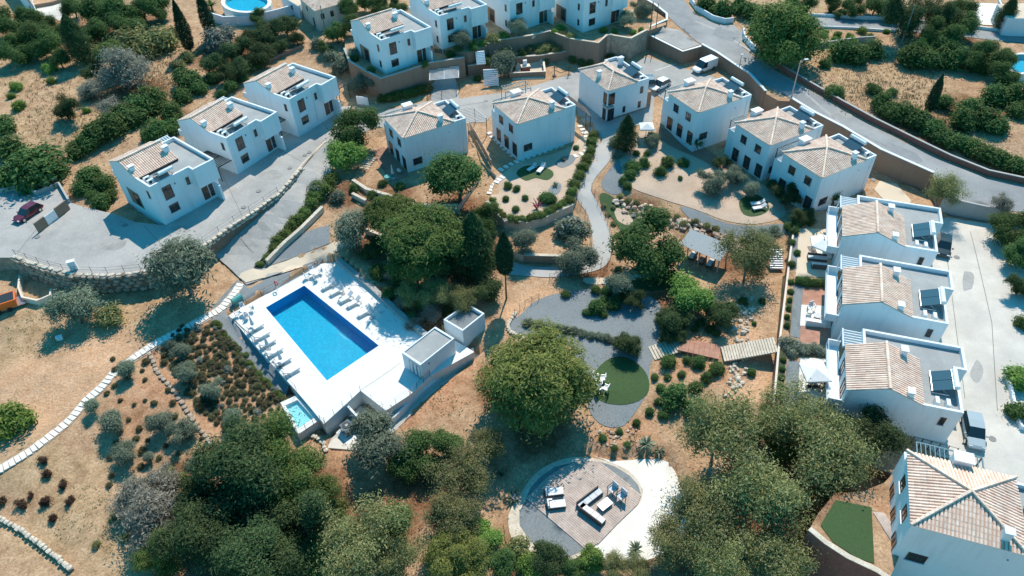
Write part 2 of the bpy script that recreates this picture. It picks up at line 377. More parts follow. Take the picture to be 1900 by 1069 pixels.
ROCKG = z_([(868,124),(900,119),(945,109),(1000,105),(1040,99),(1068,93),(1062,72),(985,62),(905,76),(864,92)], 1.75)
ROAD = [(1184,-60,4.6),(1184,0,4.3),(1215,18,3.9),(1236,35,3.5),(1236,46,3.3),(1204,60,3.05),(1208,67,3.0),(1267,96,2.8),(1302,86,2.7),(1330,101,2.3),(1373,130,2.1),(1391,141,2.1),(1420,173,2.4),(1444,187,2.3),(1467,188,2.3),(1511,215,2.1),(1562,241,1.9),(1632,283,1.6),(1730,327,1.2),(1750,368,1.0),(1800,380,.9),(1857,392,.8),(1900,400,.7),(2080,430,.5),(2080,-80,4),(1184,-80,4.8)]
ROADX = [(1400,90,2.9),(1500,170,2.5),(1650,250,1.9),(1800,320,1.3),(1600,150,2.7),(1850,220,2.3),(1700,60,3.5),(1500,30,3.8)]
ROW = [(1478,392,-1.3),(1466,470,-1.5),(1455,560,-1.7),(1444,650,-1.9),(1436,740,-2.1),(1430,800,-2.2),(1560,850,-2.2),(1660,880,-2.2),(1672,1100,-2.2),(2080,1150,-2.2),(2080,440,-1.0),(1860,418,-1.0),(1760,400,-1.0),(1700,350,-1.1),(1620,330,-1.1),(1580,390,-1.2)]
DECK = z_([(424,585),(510,537),(593,490),(628,485),(690,536),(745,588),(790,625),(845,632),(880,653),(800,697),(760,733),(716,762),(669,725),(601,787),(575,755),(551,727),(490,660)], -3.6)
POOL = z_([(493,571),(564.5,530),(703,641.5),(606.5,706.5)], -3.6)
GARD2 = z_([(905,375),(920,395),(938,411),(975,414),(1010,404),(1040,390),(1062,380),(1075,350),(1100,300),(1110,262),(1080,225),(960,240),(880,262),(893,300),(925,330),(915,350)], -1.25)
GARD1 = z_([(655,335),(680,352),(716,362),(760,380),(810,384),(850,382),(890,330),(880,275),(780,235),(700,255),(690,285),(660,312)], -1.4)
GARD3 = z_([(972,474),(1010,475),(1046,476),(1068,470),(1080,430),(1072,395),(1030,398),(1000,412),(960,418),(930,420),(930,460)], -2.5)
COURT = z_([(598,830),(640,790),(668,752),(716,792),(800,712),(880,648),(892,660),(800,732),(735,798),(690,838)], -5.55)
ROUND = z_([(935,975),(940,940),(965,900),(992,868),(1026,848),(1063,840),(1110,840),(1170,850),(1235,848),(1270,900),(1285,970),(1265,1025),(1180,1050),(1058,1056),(1000,1048),(955,1034),(938,1005)], -6.0)
LAWNT = z_([(1500,985),(1530,1010),(1570,1036),(1625,1062),(1648,1078),(1666,1040),(1676,1000),(1706,950),(1700,880),(1690,856),(1668,868),(1640,896),(1600,912),(1550,915),(1520,950)], 1.5)
LAYDEF = [('lawn_terrace', LAWNT, [], (), 'soil', 'brick_red'), ('stair_court', COURT, [], (), 'concrete_light', 'concrete_light'), ('round_terrace', ROUND, [], (), 'soil', 'soil'), ('parking_court', LOT, [], (), 'concrete', 'stone'), ('ramp', RAMP, [], (), 'concrete', 'stone'), ('upper_terrace', TERR4, [], (), 'soil', 'brown_render'),
          ('hill_terrace', TERR5, [], (), 'soil', 'brown_render'), ('rock_garden', ROCKG, [], (), 'soil', 'brown_render'), ('upper_ground', ROAD, ROADX, (), 'soil', 'brown_render'), ('row_terrace', ROW, [], (), 'soil', 'brown_render'),
          ('pool_deck', DECK, [], (POOL,), 'pool_white', 'pool_white'), ('garden_terrace', GARD2, [], (), 'soil', 'stone_pale'), ('shaded_garden', GARD1, [], (), 'soil', 'stone_pale'), ('planting_terrace', GARD3, [], (), 'soil', 'stone_pale')]

# bare ground: soil that turns to dry grass, orange earth, pale sand or leaf litter by a map of where each lies
m, nt, b = newmat('soil'); p = geopos(nt)
def att(nm):
    a = nt.nodes.new('ShaderNodeAttribute'); a.attribute_name = nm; return a.outputs['Fac']
base = ramp(nt, noise(nt, .9, 6, .65, p), [(.3, (0.402, 0.243, 0.140)), (.5, (0.510, 0.326, 0.196)), (.72, (0.608, 0.411, 0.264))])
grass = ramp(nt, noise(nt, .7, 6, .7, p), [(.3, (0.333, 0.220, 0.121)), (.5, (0.490, 0.326, 0.188)), (.7, (0.608, 0.419, 0.260))])
oran = ramp(nt, noise(nt, .8, 6, .65, p), [(.3, (0.412, 0.207, 0.112)), (.5, (0.519, 0.287, 0.165)), (.72, (0.627, 0.397, 0.248))])
sand = ramp(nt, noise(nt, .6, 6, .65, p), [(.3, (0.559, 0.321, 0.180)), (.5, (0.657, 0.400, 0.238)), (.72, (0.745, 0.493, 0.317))])
litt = ramp(nt, noise(nt, 1.6, 6, .7, p), [(.3, (0.141, 0.072, 0.038)), (.5, (0.235, 0.117, 0.063)), (.72, (0.353, 0.176, 0.099))])
nz = noise(nt, .55, 5, .65, p)
def edge(a):
    mm = nt.nodes.new('ShaderNodeMath'); mm.operation = 'ADD'; lk(nt, a, mm.inputs[0]); lk(nt, nz, mm.inputs[1])
    r = N(nt, 'ShaderNodeMapRange'); r.inputs[1].default_value = .78; r.inputs[2].default_value = 1.25; lk(nt, mm.outputs[0], r.inputs[0]); return r.outputs[0]
col = mixc(nt, edge(att('grass')), base, grass); col = mixc(nt, edge(att('orange')), col, oran); col = mixc(nt, edge(att('sand')), col, sand); col = mixc(nt, edge(att('litter')), col, litt)
f = N(nt, 'ShaderNodeMapRange'); f.inputs[1].default_value = .35; f.inputs[2].default_value = .65; f.inputs[3].default_value = .62; f.inputs[4].default_value = 1.24; lk(nt, noise(nt, 4, 5, .8, p), f.inputs[0])
f3 = N(nt, 'ShaderNodeMapRange'); f3.inputs[1].default_value = .5; f3.inputs[2].default_value = .72; f3.inputs[4].default_value = .6; lk(nt, noise(nt, .3, 6, .7, p), f3.inputs[0]); col = mixc(nt, f3.outputs[0], col, litt)
h = N(nt, 'ShaderNodeHueSaturation'); lk(nt, col, h.inputs['Color']); lk(nt, f.outputs[0], h.inputs['Value'])
lk(nt, h.outputs[0], b.inputs['Base Color']); b.inputs['Roughness'].default_value = .95; b.inputs['Specular IOR Level'].default_value = .1
bump(nt, b, noise(nt, 3, 6, .75, p), .7, .18)

# zones given as blobs: picture centre, radius in picture px (x), kind
ZONES = {'grass': [(60,130,90),(160,170,70),(90,230,80),(200,200,50),(320,90,50),(300,140,40),(1550,130,70),(1650,150,70),(1740,200,60),(1600,180,60),(1500,40,50),(60,590,70),(200,560,80),(300,590,60),(30,660,40),(330,920,90),(250,1000,90),(120,960,80),(60,870,60),(160,880,50),(150,250,60)],
 'orange': [(330,640,60),(420,640,50),(470,700,60),(300,720,60),(420,760,60),(250,760,50),(210,690,40),(650,860,60),(610,800,40),(820,730,50),(880,690,30),(760,760,40),(1130,820,40),(1180,800,40),(1300,620,50),(1330,690,40),(1260,680,40),(1600,1000,20),(550,150,25),(1700,140,40),(860,860,30)],
 'sand': [(150,700,60),(90,740,70),(200,650,50),(40,700,50),(1000,560,40),(960,580,30),(1400,560,25),(1390,620,30),(1410,700,30),(1380,730,30),(630,890,50),(350,180,20),(390,150,15),(680,880,30),(1360,640,25),(1420,540,20)],
 'litter': [(330,900,60),(370,960,50),(300,960,50),(760,560,70),(700,460,50),(820,600,60),(860,520,50),(720,380,60),(640,360,40),(850,400,60),(780,900,70),(700,980,90),(560,950,120),(450,1000,120),(940,720,60),(1000,800,60),(1000,1030,80),(1300,1020,100),(1450,950,100),(1250,560,50),(1380,480,60),(1300,440,40),(1180,400,50),(60,60,60),(200,60,90),(250,180,60),(420,100,60),(300,210,50),(1750,100,60),(1800,220,60),(1700,260,60),(1450,90,40),(900,470,50),(1100,500,40),(60,320,60)]}
ZC = {}
for k, L in ZONES.items():
    ZC[k] = []
    for u, v, r in L:
        c = W(u, v, -2.0)
        for _ in range(6): c = W(u, v, float(Hf(c.x, c.y)))
        q = W(u+r, v, c.z); ZC[k].append((c.x, c.y, (q-c).length))
def zoneval(k, X, Y):
    o = np.zeros_like(X)
    for x, y, r in ZC[k]: o = np.maximum(o, np.clip(1.25-np.hypot(X-x, Y-y)/r*.75, 0, .9))
    return o
def set_zones(me):
    n = len(me.vertices); co = np.empty(n*3); me.vertices.foreach_get('co', co); co = co.reshape(-1, 3)
    for k in ZONES:
        a = me.attributes.new(k, 'FLOAT', 'POINT'); a.data.foreach_set('value', zoneval(k, co[:, 0], co[:, 1]).astype(np.float32))

ALLV = []; ALLF = []
def to_bvh(v, f):
    o = len(ALLV); ALLV.extend([Vector(p) for p in v]); ALLF.extend([tuple(i+o for i in t) for t in f])
LAYERS = []
for name, P, X, holes, tm, sm in LAYDEF:
    poly = dens(P); ctl = np.array(poly + dens(X)); hp = [dens(hh) for hh in holes]
    v2, f = fill(poly, 1.4, [[p[:2] for p in hh] for hh in hp])
    va = np.array(v2); zz = shep(ctl, va[:, 0], va[:, 1], .25, 1.6)
    v3 = [(a, b, c) for (a, b), c in zip(v2, zz)]
    LAYERS.append((name, poly, v3, f, tm, sm, hp, ctl)); to_bvh(v3, f)
gx = np.concatenate([[-1800, -900, -500, -320, -230, -180, -150, -135], np.arange(-126, 122, .8), [130, 145, 175, 230, 320, 500, 900, 1800]])
gy = np.concatenate([[-900, -400, -200, -100, -40, 0], np.arange(16, 186, .8), [195, 215, 250, 320, 450, 700, 1200, 2400]])
GX, GY = np.meshgrid(gx, gy); TZ = Hf(GX, GY)
TZ += .05*np.sin(GX*.9+GY*.4)*np.sin(GY*.7-GX*.3)
for name, poly, v3, f, tm, sm, hp, ctl in LAYERS:
    ins = inside(poly, GX, GY)
    lz = shep(ctl, GX[ins], GY[ins], .25, 1.6)
    TZ[ins] = np.minimum(TZ[ins], lz-.3 - (2.4 if name == 'pool_deck' else 0))
nx, ny = len(gx), len(gy)
tv = np.stack([GX.ravel(), GY.ravel(), TZ.ravel()], 1)
ii = (np.arange(ny-1)[:, None]*nx+np.arange(nx-1)[None, :]).ravel()
tf = np.stack([ii, ii+1, ii+nx+1, ii+nx], 1)
me = bpy.data.meshes.new('ground'); me.from_pydata(tv.tolist(), [], tf.tolist()); me.materials.append(mat('soil')); me.polygons.foreach_set('use_smooth', [True]*len(tf)); set_zones(me)
tag(link('ground', me), 'bare sandy and grassy hillside ground around the villas', 'ground', kind='structure')
to_bvh(tv.tolist(), tf.tolist())
BVH = BVHTree.FromPolygons(ALLV, ALLF)
LAYLAB = {'lawn_terrace': 'raised terrace with lawn beside the bottom right villa', 'rock_garden': 'planted rock garden step below the topmost villas', 'stair_court': 'pale stair court between pool deck and outer wall', 'round_terrace': 'levelled ground under the round timber deck', 'parking_court': 'pale grey concrete parking court before the left villas', 'ramp': 'grey concrete ramp running down towards the pool', 'upper_terrace': 'raised planted terrace under the villa behind the brown wall',
 'hill_terrace': 'raised terrace carrying the topmost villas', 'upper_ground': 'higher ground carrying the road and the dry field', 'row_terrace': 'raised terrace carrying the row of three villas',
 'pool_deck': 'white deck around the blue swimming pool', 'garden_terrace': 'pale gravel garden terrace with curved stone edge', 'shaded_garden': 'shaded garden terrace below the left hip roofed villa', 'planting_terrace': 'small planting terrace above the winding path'}
for name, poly, v3, f, tm, sm, hp, ctl in LAYERS:
    mb = MB(); mb.v = list(v3); mb.f = list(f); mb.m = [0]*len(f)
    for ring, sgn in [(poly, 1)] + [(hh, -1) for hh in hp]:
        n = len(ring); ar = sum(ring[i][0]*ring[(i+1) % n][1]-ring[(i+1) % n][0]*ring[i][1] for i in range(n))
        R = ring if (ar > 0) == (sgn > 0) else ring[::-1]
        if sgn < 0: continue
        for i in range(n):
            a, b = R[i], R[(i+1) % n]
            mb.add([a, b, (b[0], b[1], b[2]-6), (a[0], a[1], a[2]-6)], [(0, 3, 2, 1)], 1)
    o = mb.build(name, [tm, sm]); tag(o, LAYLAB[name], 'ground', kind='structure')
    if tm == 'soil': set_zones(o.data)

def G(u, v):
    """ground under a picture point"""
    r = BVH.ray_cast(CAMP, raydir(u, v).normalized(), 5000)
    return r[0] if r[0] is not None else W(u, v, 0)
def gz(x, y):
    r = BVH.ray_cast(Vector((x, y, 300)), Vector((0, 0, -1)), 1000)
    return r[0].z if r[0] is not None else 0.0
def GH(u, v, h):
    """ground point (x,y,zg) such that a point h above it shows at picture (u,v)"""
    z = G(u, v).z
    for _ in range(12):
        p = W(u, v, z+h); z2 = gz(p.x, p.y)
        z = .5*(z+z2)
    p = W(u, v, z+h); return Vector((p.x, p.y, gz(p.x, p.y)))
def pxm(p):  # metres per picture pixel (1900 wide) at a place
    c, s = math.cos(PITCH), math.sin(PITCH); d = Vector(p)-CAMP
    return (d.y*c - d.z*s)/FPX
SHEETZ = [0]
def sheet(name, px, m, off=.05, smooth=0, step=1.0, label=None, holes=(), cat='ground'):
    P = smooth_poly(px, smooth) if smooth else px
    poly = [tuple(G(u, v)) for u, v in P]
    hs = [[tuple(G(u, v))[:2] for u, v in (smooth_poly(h, smooth) if smooth else h)] for h in holes]
    v2, f = fill(poly, step, hs)
    mb = MB(); mb.v = [(x, y, gz(x, y)+off) for x, y in v2]; mb.f = list(f); mb.m = [0]*len(f)
    n = len(poly); ar = sum(poly[i][0]*poly[(i+1) % n][1]-poly[(i+1) % n][0]*poly[i][1] for i in range(n))
    o = mb.build(name, m, smooth=True); tag(o, label, cat, kind='structure'); o['_'] = 0; del o['_']
    return o
# ------------------------------------------------------------------ roof tiling
TW = .29
def tile(mb, P, e, g, n, L, r=.115, h=.085):
    a, b = P, P+g*L-n*.022
    q = []
    for base in (a, b):
        for k, hh in ((-r, 0), (-r*.62, h), (r*.62, h), (r, 0)): q.append(base+e*k+n*(hh+.01))
    mb.add(q, [(0, 4, 5, 1), (1, 5, 6, 2), (2, 6, 7, 3), (0, 1, 2, 3)], 0)
def slope(mb, O, e, g, width, t1, t0=lambda s: 0.0, row=.46):
    """barrel tiles on a slope: O eave start, e along the eave, g up the slope, t1(s) upper limit"""
    e = Vector(e).normalized(); g = Vector(g).normalized(); n = e.cross(g).normalized()
    if n.z < 0: n = -n
    O = Vector(O); k = int(width/TW); w = width/k
    for i in range(k):
        s = (i+.5)*w; a, bb = t0(s), t1(s)
        t = a
        while t < bb-.08:
            L = min(row, bb-t); tile(mb, O+e*s+g*t+e*rnd.uniform(-.008, .008)+n*rnd.uniform(0, .012), e, g, n, L+.04); t += row
def capline(mb, A, B, r=.15):
    A, B = Vector(A), Vector(B); d = (B-A); L = d.length; d.normalize(); e = d.cross(Vector((0, 0, 1))).normalized(); n = e.cross(d).normalized()
    if n.z < 0: n = -n
    k = max(1, int(L/.42))
    for i in range(k): tile(mb, A+d*(L*i/k)+n*(.05+rnd.uniform(0, .012)), e, d, n, L/k+.05, r, .12)
def window(parent, c, w, h, axis, out, frame='brown_frame', sill=True, bars=1, name='window'):
    """window on a wall: axis = direction along the wall, out = outward"""
    c = Vector(c); a = Vector(axis); o = Vector(out); z = Vector((0, 0, 1)); t = .07
    def bar(mb, p, sa, so, sz):
        P = [p+a*(sa*i)+o*(so*j)+z*(sz*k) for k in (-.5, .5) for i, j in ((-.5, -.5), (.5, -.5), (.5, .5), (-.5, .5))]
        mb.add(P, [(0, 3, 2, 1), (4, 5, 6, 7), (0, 1, 5, 4), (1, 2, 6, 5), (2, 3, 7, 6), (3, 0, 4, 7)])
    mb = MB()
    bar(mb, c+a*(w/2-t/2), t, .12, h); bar(mb, c-a*(w/2-t/2), t, .12, h)
    bar(mb, c+z*(h/2-t/2), w-2*t, .12, t); bar(mb, c-z*(h/2-t/2), w-2*t, .12, t)
    for i in range(bars): bar(mb, c+a*(w*((i+1)/(bars+1)-.5)), t*.7, .10, h-2*t)
    f = mb.build(name, frame, parent)
    g = MB(); bar(g, c, w-2*t, .03, h-2*t); g.build('pane', 'window_glass', f)
    if sill:
        s = MB(); bar(s, c-z*(h/2+.05)+o*.05, w+.16, .2, .06); s.build('sill', 'white_paint', f)
    return f
def solar(parent, u0, u1, v0, zf):
    """tank and tilted collectors on a flat roof: tank towards -v"""
    mb = MB(); n = 2; w = (u1-u0)/n
    pn = MB()
    for i in range(n):
        a = u0+i*w+.03; b = u0+(i+1)*w-.03
        P = [(a, v0+.25, zf+1.15), (b, v0+.25, zf+1.15), (b, v0+2.0, zf+.35), (a, v0+2.0, zf+.35)]
        Q = [(x, y, z-.09) for x, y, z in P]
        pn.add(P+Q, [(0, 1, 2, 3), (4, 7, 6, 5), (0, 4, 5, 1), (1, 5, 6, 2), (2, 6, 7, 3), (3, 7, 4, 0)])
    o = pn.build('solar_panel', 'solar_glass', parent)
    fr = MB()
    for x in (u0+.08, u1-.08):
        fr.tube([(x, v0+.3, zf), (x, v0+.3, zf+1.1)], .03, 5); fr.tube([(x, v0+1.95, zf), (x, v0+1.95, zf+.3)], .03, 5); fr.tube([(x, v0+.3, zf+.05), (x, v0+1.95, zf+.05)], .03, 5); fr.tube([(x, v0+.3, zf+.05), (x, v0+1.2, zf+.7)], .025, 5)
    for y, zz in ((v0+.25, zf+1.17), (v0+2.0, zf+.37)): fr.tube([(u0, y, zz), (u1, y, zz)], .035, 5)
    fr.build('frame', 'steel', o)
    t = MB(); t.tube([(u0+.1, v0, zf+1.3), (u1-.1, v0, zf+1.3)], .27, 12); t.build('water_tank', 'tank_white', o, smooth=False)
def chimney(parent, u, v, z0, z1, w=.62, d=.5, name='chimney'):
    mb = MB(); mb.b2(u-w/2, u+w/2, v-d/2, v+d/2, z0, z1-.22); 
    for sx in (-1, 1):
        for sy in (-1, 1): mb.box((u+sx*(w/2-.07), v+sy*(d/2-.07), z1-.16), (.12, .12, .13))
    o = mb.build(name, 'white_render', parent)
    c = MB(); c.box((u, v, z1-.045), (w+.16, d+.16, .09)); c.build('cap', 'white_render', o)
def condenser(parent, u, v, z):
    mb = MB(); mb.box((u, v, z+.38), (.85, .36, .66)); o = mb.build('air_conditioner', 'tank_white', parent)
    f = MB(); f.tube([(u-.1, v-.185, z+.4), (u-.1, v-.2, z+.4)], .24, 12); f.build('fan_grille', 'dark_metal', o)

# ------------------------------------------------------------------ villa with gable roof and flat roof terrace
def villa_a(label, loc, rz, group=None, zb=-2.0, pattern=0):
    r = thing('villa', label, 'house', loc, rz, group)
    a, b_, L, D, Dr, Ds, Lr, He, Hr, D6, HP, Hs = 5.96, 1.05, 9.36, 10.62, 7.08, 3.52, 6.5, 5.82, 7.23, 8.93, 5.95, 5.78
    zf = 5.42; zo = 2.7
    w = MB()
    w.extrude_x([(0, zb), (D, zb), (D, He-.05), (Dr, Hr-.06), (Ds, Hs-.05), (Ds, zf), (0, zf)], 0, Lr)
    w.b2(Lr, L, .004, D6, zb, zf)
    w.prism([(a, -b_), (L, -b_), (L, .003), (a, .003)], zo, zf)
    w.b2(L-.9, L-.6, -b_-.5, .0, zb, 2.0)   # low wing wall by the entrance
    wo = w.build('wall', 'white_render', r)
    fl = MB(); fl.add([(.25, .25, zf+.012), (Lr, .25, zf+.012), (Lr, Ds, zf+.012), (.25, Ds, zf+.012)], [(0, 1, 2, 3)])
    fl.add([(Lr, -b_+.25, zf+.014), (L-.25, -b_+.25, zf+.014), (L-.25, D6-.25, zf+.014), (Lr, D6-.25, zf+.014)], [(0, 1, 2, 3)])
    fl.add([(a+.25, -b_+.25, zf+.013), (Lr, -b_+.25, zf+.013), (Lr, .26, zf+.013), (a+.25, .26, zf+.013)], [(0, 1, 2, 3)])
    fl.build('flat_roof', 'flat_roof', r)
    pa = MB(); t = .24
    for x0, x1, y0, y1 in ((0, t, t, Ds+.05), (0, a+t, 0, t), (a, a+t, -b_, -.001), (a+t, L, -b_, -b_+t), (L-t, L, -b_+t, D6), (Lr, L-t, D6-t, D6), ):
        pa.b2(x0-.012, x1+.012, y0-.012, y1+.012, zf-.02, HP)
    pa.build('parapet', 'white_render', r)
    ti = MB(); ov = .14
    g1 = Vector((0, Dr-Ds, Hr-Hs)); L1 = g1.length; g1.normalize()
    slope(ti, (-.04, Ds-ov*.4, Hs-.03), (1, 0, 0), g1, Lr+.08, lambda s: L1+.1)
    g2 = Vector((0, -(D-Dr), Hr-He)); L2 = g2.length; g2.normalize()
    slope(ti, (-.04, D+ov, He-.06), (1, 0, 0), g2, Lr+.08, lambda s: L2+.2)
    capline(ti, (-.05, Dr, Hr+.06), (Lr+.05, Dr, Hr+.06), .17)
    to = ti.build('roof_tiles', 'roof_tile', r); tag(to, kind='stuff')
    bd = MB(); bd.add([(-.05, Ds-.1, Hs-.03), (Lr+.05, Ds-.1, Hs-.03), (Lr+.05, Dr, Hr), (-.05, Dr, Hr), (-.05, D+.12, He-.06), (Lr+.05, D+.12, He-.06)], [(0, 1, 2, 3), (3, 2, 5, 4)])
    bd.build('roof_bed', 'roof_bed', r)
    dk = MB(); dk.b2(.02, Lr-.02, Ds-.02, Ds+.06, zf, Hs-.06); dk.build('painted_eave_shadow', 'dark_frame', r)  # dark strip standing in for the shade below the tile eave
    chimney(r, 6.05, 5.3, 6.0, 7.35, .75, .6); chimney(r, .55, 5.0, 6.0, 7.1, .7, .55)
    solar(r, 2.3 if pattern else 1.9, 5.0 if pattern else 4.2, .55, zf)
    condenser(r, .95, 2.3, zf); condenser(r, .9, 1.3, zf)
    X, Y = (1, 0, 0), (0, 1, 0); nx, ny = (-1, 0, 0), (0, -1, 0)
    window(r, (0, 1.35, 4.15), .55, 1.15, Y, nx, bars=0)
    window(r, (2.05, 0, 3.95), 1.35, 2.0, X, ny); window(r, (2.05, 0, 1.35), 1.4, 1.25, X, ny)
    window(r, (5.2, 0, 4.1), .5, 1.15, X, ny, bars=0)
    if pattern == 2: window(r, (0, 1.35, 1.3), .55, 1.15, Y, nx, bars=0)
    d = MB(); d.b2(6.55, 7.5, -.07, .06, -.05, 2.15); dd = d.build('door', 'brown_frame', r); hd = MB(); hd.box((7.3, -.1, 1.05), (.05, .08, .2)); hd.build('handle', 'steel', dd)
    pn = MB(); pn.b2(7.65, 8.3, -.06, .06, .0, 2.15); pn.build('side_light', 'window_glass', r)
    lm = MB(); lm.cyl((3.35, -.08, 4.6), .08, .18, 8); lm.build('wall_lamp', 'dark_metal', r)
    dp = MB(); dp.tube([(4.55, -.06, -.1), (4.55, -.06, 5.35)], .05, 6); dp.build('downpipe', 'white_paint', r)
    # garden side: flat panel painted dark as a shaded gable recess, and balcony windows on the back
    if pattern != 1:
        op = MB(); op.b2(-.05, .05, 5.2, 8.4, -.1, 2.5); op.build('dark_recess_panel', 'brown_render', r)
        window(r, (-.06, 6.1, 1.2), 1.3, 2.0, Y, nx, 'dark_frame', False)
    window(r, (1.8, D, 4.0), 1.5, 2.0, X, (0, 1, 0)); window(r, (4.6, D, 4.0), 1.5, 2.0, X, (0, 1, 0)); window(r, (3.0, D, 1.1), 2.4, 2.1, X, (0, 1, 0))
    bal = MB(); bal.b2(.3, L-.3, D+.01, D+1.35, 2.75, 2.95); bal.b2(.3, .45, D+.01, D+1.35, 2.95, 3.8); bal.b2(L-.45, L-.3, D+.01, D+1.35, 2.95, 3.8)
    bo = bal.build('balcony', 'white_render', r)
    rl = MB(); rl.b2(.45, L-.45, D+1.28, D+1.33, 3.75, 3.82); rl.b2(.45, L-.45, D+1.28, D+1.33, 3.0, 3.05)
    rl.build('railing', 'blue_render', bo)
    for k in range(7):
        s = MB(); x = Lr+.25+k*(L-Lr-.5)/6; s.b2(x-.06, x+.06, D6+.02, D+.15, 5.3, 5.5); s.build('pergola_slat', 'blue_render', r)
    s = MB(); s.b2(Lr+.1, L, D+.17, D+.32, 5.2, 5.5); s.b2(L-.15, L, D+.17, D+.32, zb, 5.2); s.build('pergola_beam', 'blue_render', r)
    return r
# ------------------------------------------------------------------ villa with pyramid roof
def villa_b(label, loc, rz, group=None, zb=-1.5, foreground=False):
    r = thing('villa', label, 'house', loc, rz, group)
    Wl, Wr, HA, L2, D3, He = 7.08, 8.16, 7.34, 10.44, 6.78, 5.98
    zf = 5.5; w = MB()
    w.b2(0, Wr, 0, Wl, zb, He-.12); w.b2(Wr, L2, .003, D3, zb, zf); w.b2(.25, 3.2, Wl, Wl+1.5, zb, 3.55)
    w.build('wall', 'white_render', r)
    fl = MB(); fl.add([(Wr, .2, zf+.012), (L2-.2, .2, zf+.012), (L2-.2, D3-.2, zf+.012), (Wr, D3-.2, zf+.012)], [(0, 1, 2, 3)]); fl.build('flat_roof', 'flat_roof', r)
    pa = MB(); t = .22
    for x0, x1, y0, y1 in ((Wr+.05, L2, 0, t), (L2-t, L2, t, D3), (Wr+.05, L2-t, D3-t, D3)): pa.b2(x0-.011, x1+.011, y0-.011, y1+.011, zf-.02, He)
    pa.build('parapet', 'white_render', r); pb = MB()
    for x0, x1, y0, y1 in ((.25, .45, Wl+.01, Wl+1.5), (.45, 3.2, Wl+1.3, Wl+1.5), (3.0, 3.2, Wl+.01, Wl+1.3)): pb.b2(x0-.01, x1+.01, y0, y1+.01, 3.5, 4.2)
    pb.build('terrace_parapet', 'white_render', r)
    ti = MB(); cx, cy = Wr/2, Wl/2; o = .18; ze = He-.04
    for O, e, width, half in (((-o, -o, ze), (1, 0, 0), Wr+2*o, cy+o), ((Wr+o, Wl+o, ze), (-1, 0, 0), Wr+2*o, cy+o), ((-o, Wl+o, ze), (0, -1, 0), Wl+2*o, cx+o), ((Wr+o, -o, ze), (0, 1, 0), Wl+2*o, cx+o)):
        e = Vector(e); inn = Vector((-e.y, e.x, 0)); g = inn*half+Vector((0, 0, HA-ze)); Lg = g.length
        slope(ti, O, e, g, width, lambda s, Wd=width, LL=Lg: LL*(1-abs(2*s/Wd-1)))
    ap = Vector((cx, cy, HA+.08))
    for c in ((-o, -o), (Wr+o, -o), (Wr+o, Wl+o), (-o, Wl+o)): capline(ti, (c[0], c[1], ze+.08), ap, .15)
    to = ti.build('roof_tiles', 'roof_tile', r); tag(to, kind='stuff')
    bd = MB(); bd.add([(-o, -o, ze), (Wr+o, -o, ze), (Wr+o, Wl+o, ze), (-o, Wl+o, ze), (cx, cy, HA)], [(0, 1, 4), (1, 2, 4), (2, 3, 4), (3, 0, 4), (3, 2, 1, 0)]); bd.build('roof_bed', 'roof_bed', r)
    chimney(r, 6.6, .75, 5.8, 7.35, .6, .55)
    bc = MB(); bc.b2(3.4, 4.8, Wl-.2, Wl+.75, zb, 6.75); bo = bc.build('service_shaft', 'white_render', r); c2 = MB(); c2.b2(3.3, 4.9, Wl-.3, Wl+.85, 6.75, 6.9); c2.build('cap', 'white_paint', bo)
    solar_b(r, Wr, L2, zf)
    X, Y, nx, ny = (1, 0, 0), (0, 1, 0), (-1, 0, 0), (0, -1, 0)
    window(r, (0, 2.0, 4.25), 1.15, 1.25, Y, nx); window(r, (0, 5.0, 4.25), 1.15, 1.25, Y, nx)
    for v in (1.0, 3.5, 6.0): window(r, (0, v, 1.05), 1.25, 2.1, Y, nx, 'brown_frame', False, name='terrace_door')
    window(r, (1.75, 0, 1.35), 1.5, 1.15, X, ny)
    v = MB(); v.cyl((7.4, -.05, 4.5), .07, .1, 8); v.build('vent', 'grey_metal', r)
    dp = MB(); dp.tube([(9.7, -.06, -1), (9.7, -.06, 5.4)], .05, 6); dp.build('downpipe', 'white_paint', r)
    # roof terrace pergola behind
    for x in (.9, 6.2):
        s = MB(); s.b2(x-.05, x+.05, Wl+1.9, Wl+2.0, zb, 5.3); s.build('pergola_post', 'dark_metal', r)
    s = MB(); s.b2(.85, 6.25, Wl+1.9, Wl+2.0, 5.3, 5.4); s.b2(.85, .95, Wl+.2, Wl+1.9, 5.3, 5.4); s.b2(6.15, 6.25, Wl+.2, Wl+1.9, 5.3, 5.4); s.build('pergola_frame', 'teal_metal', r)
    for k in range(13):
        s = MB(); x = 1.2+k*.38
        if 3.2 < x < 5.0: continue
        s.b2(x-.035, x+.035, Wl+.05, Wl+1.95, 5.41, 5.5); s.build('pergola_slat', 'teal_metal', r)
    return r
def solar_b(r, Wr, L2, zf):
    pn = MB()
    P = [(L2-.25, 2.2, zf+1.1), (L2-.25, 4.6, zf+1.1), (Wr+.5, 4.6, zf+.32), (Wr+.5, 2.2, zf+.32)]; Q = [(x, y, z-.09) for x, y, z in P]
    pn.add(P+Q, [(0, 1, 2, 3), (4, 7, 6, 5), (0, 4, 5, 1), (1, 5, 6, 2), (2, 6, 7, 3), (3, 7, 4, 0)])
    o = pn.build('solar_panel', 'solar_glass', r)
    fr = MB()
    for y in (2.3, 4.5): fr.tube([(L2-.3, y, zf), (L2-.3, y, zf+1.05)], .03, 5); fr.tube([(Wr+.55, y, zf), (Wr+.55, y, zf+.3)], .03, 5); fr.tube([(L2-.3, y, zf+.04), (Wr+.55, y, zf+.04)], .03, 5)
    fr.build('frame', 'steel', o)
    t = MB(); t.tube([(L2-.1, 2.1, zf+1.25), (L2-.1, 4.7, zf+1.25)], .27, 12); t.build('water_tank', 'tank_white', o)
    condenser(r, L2-.8, .9, zf)
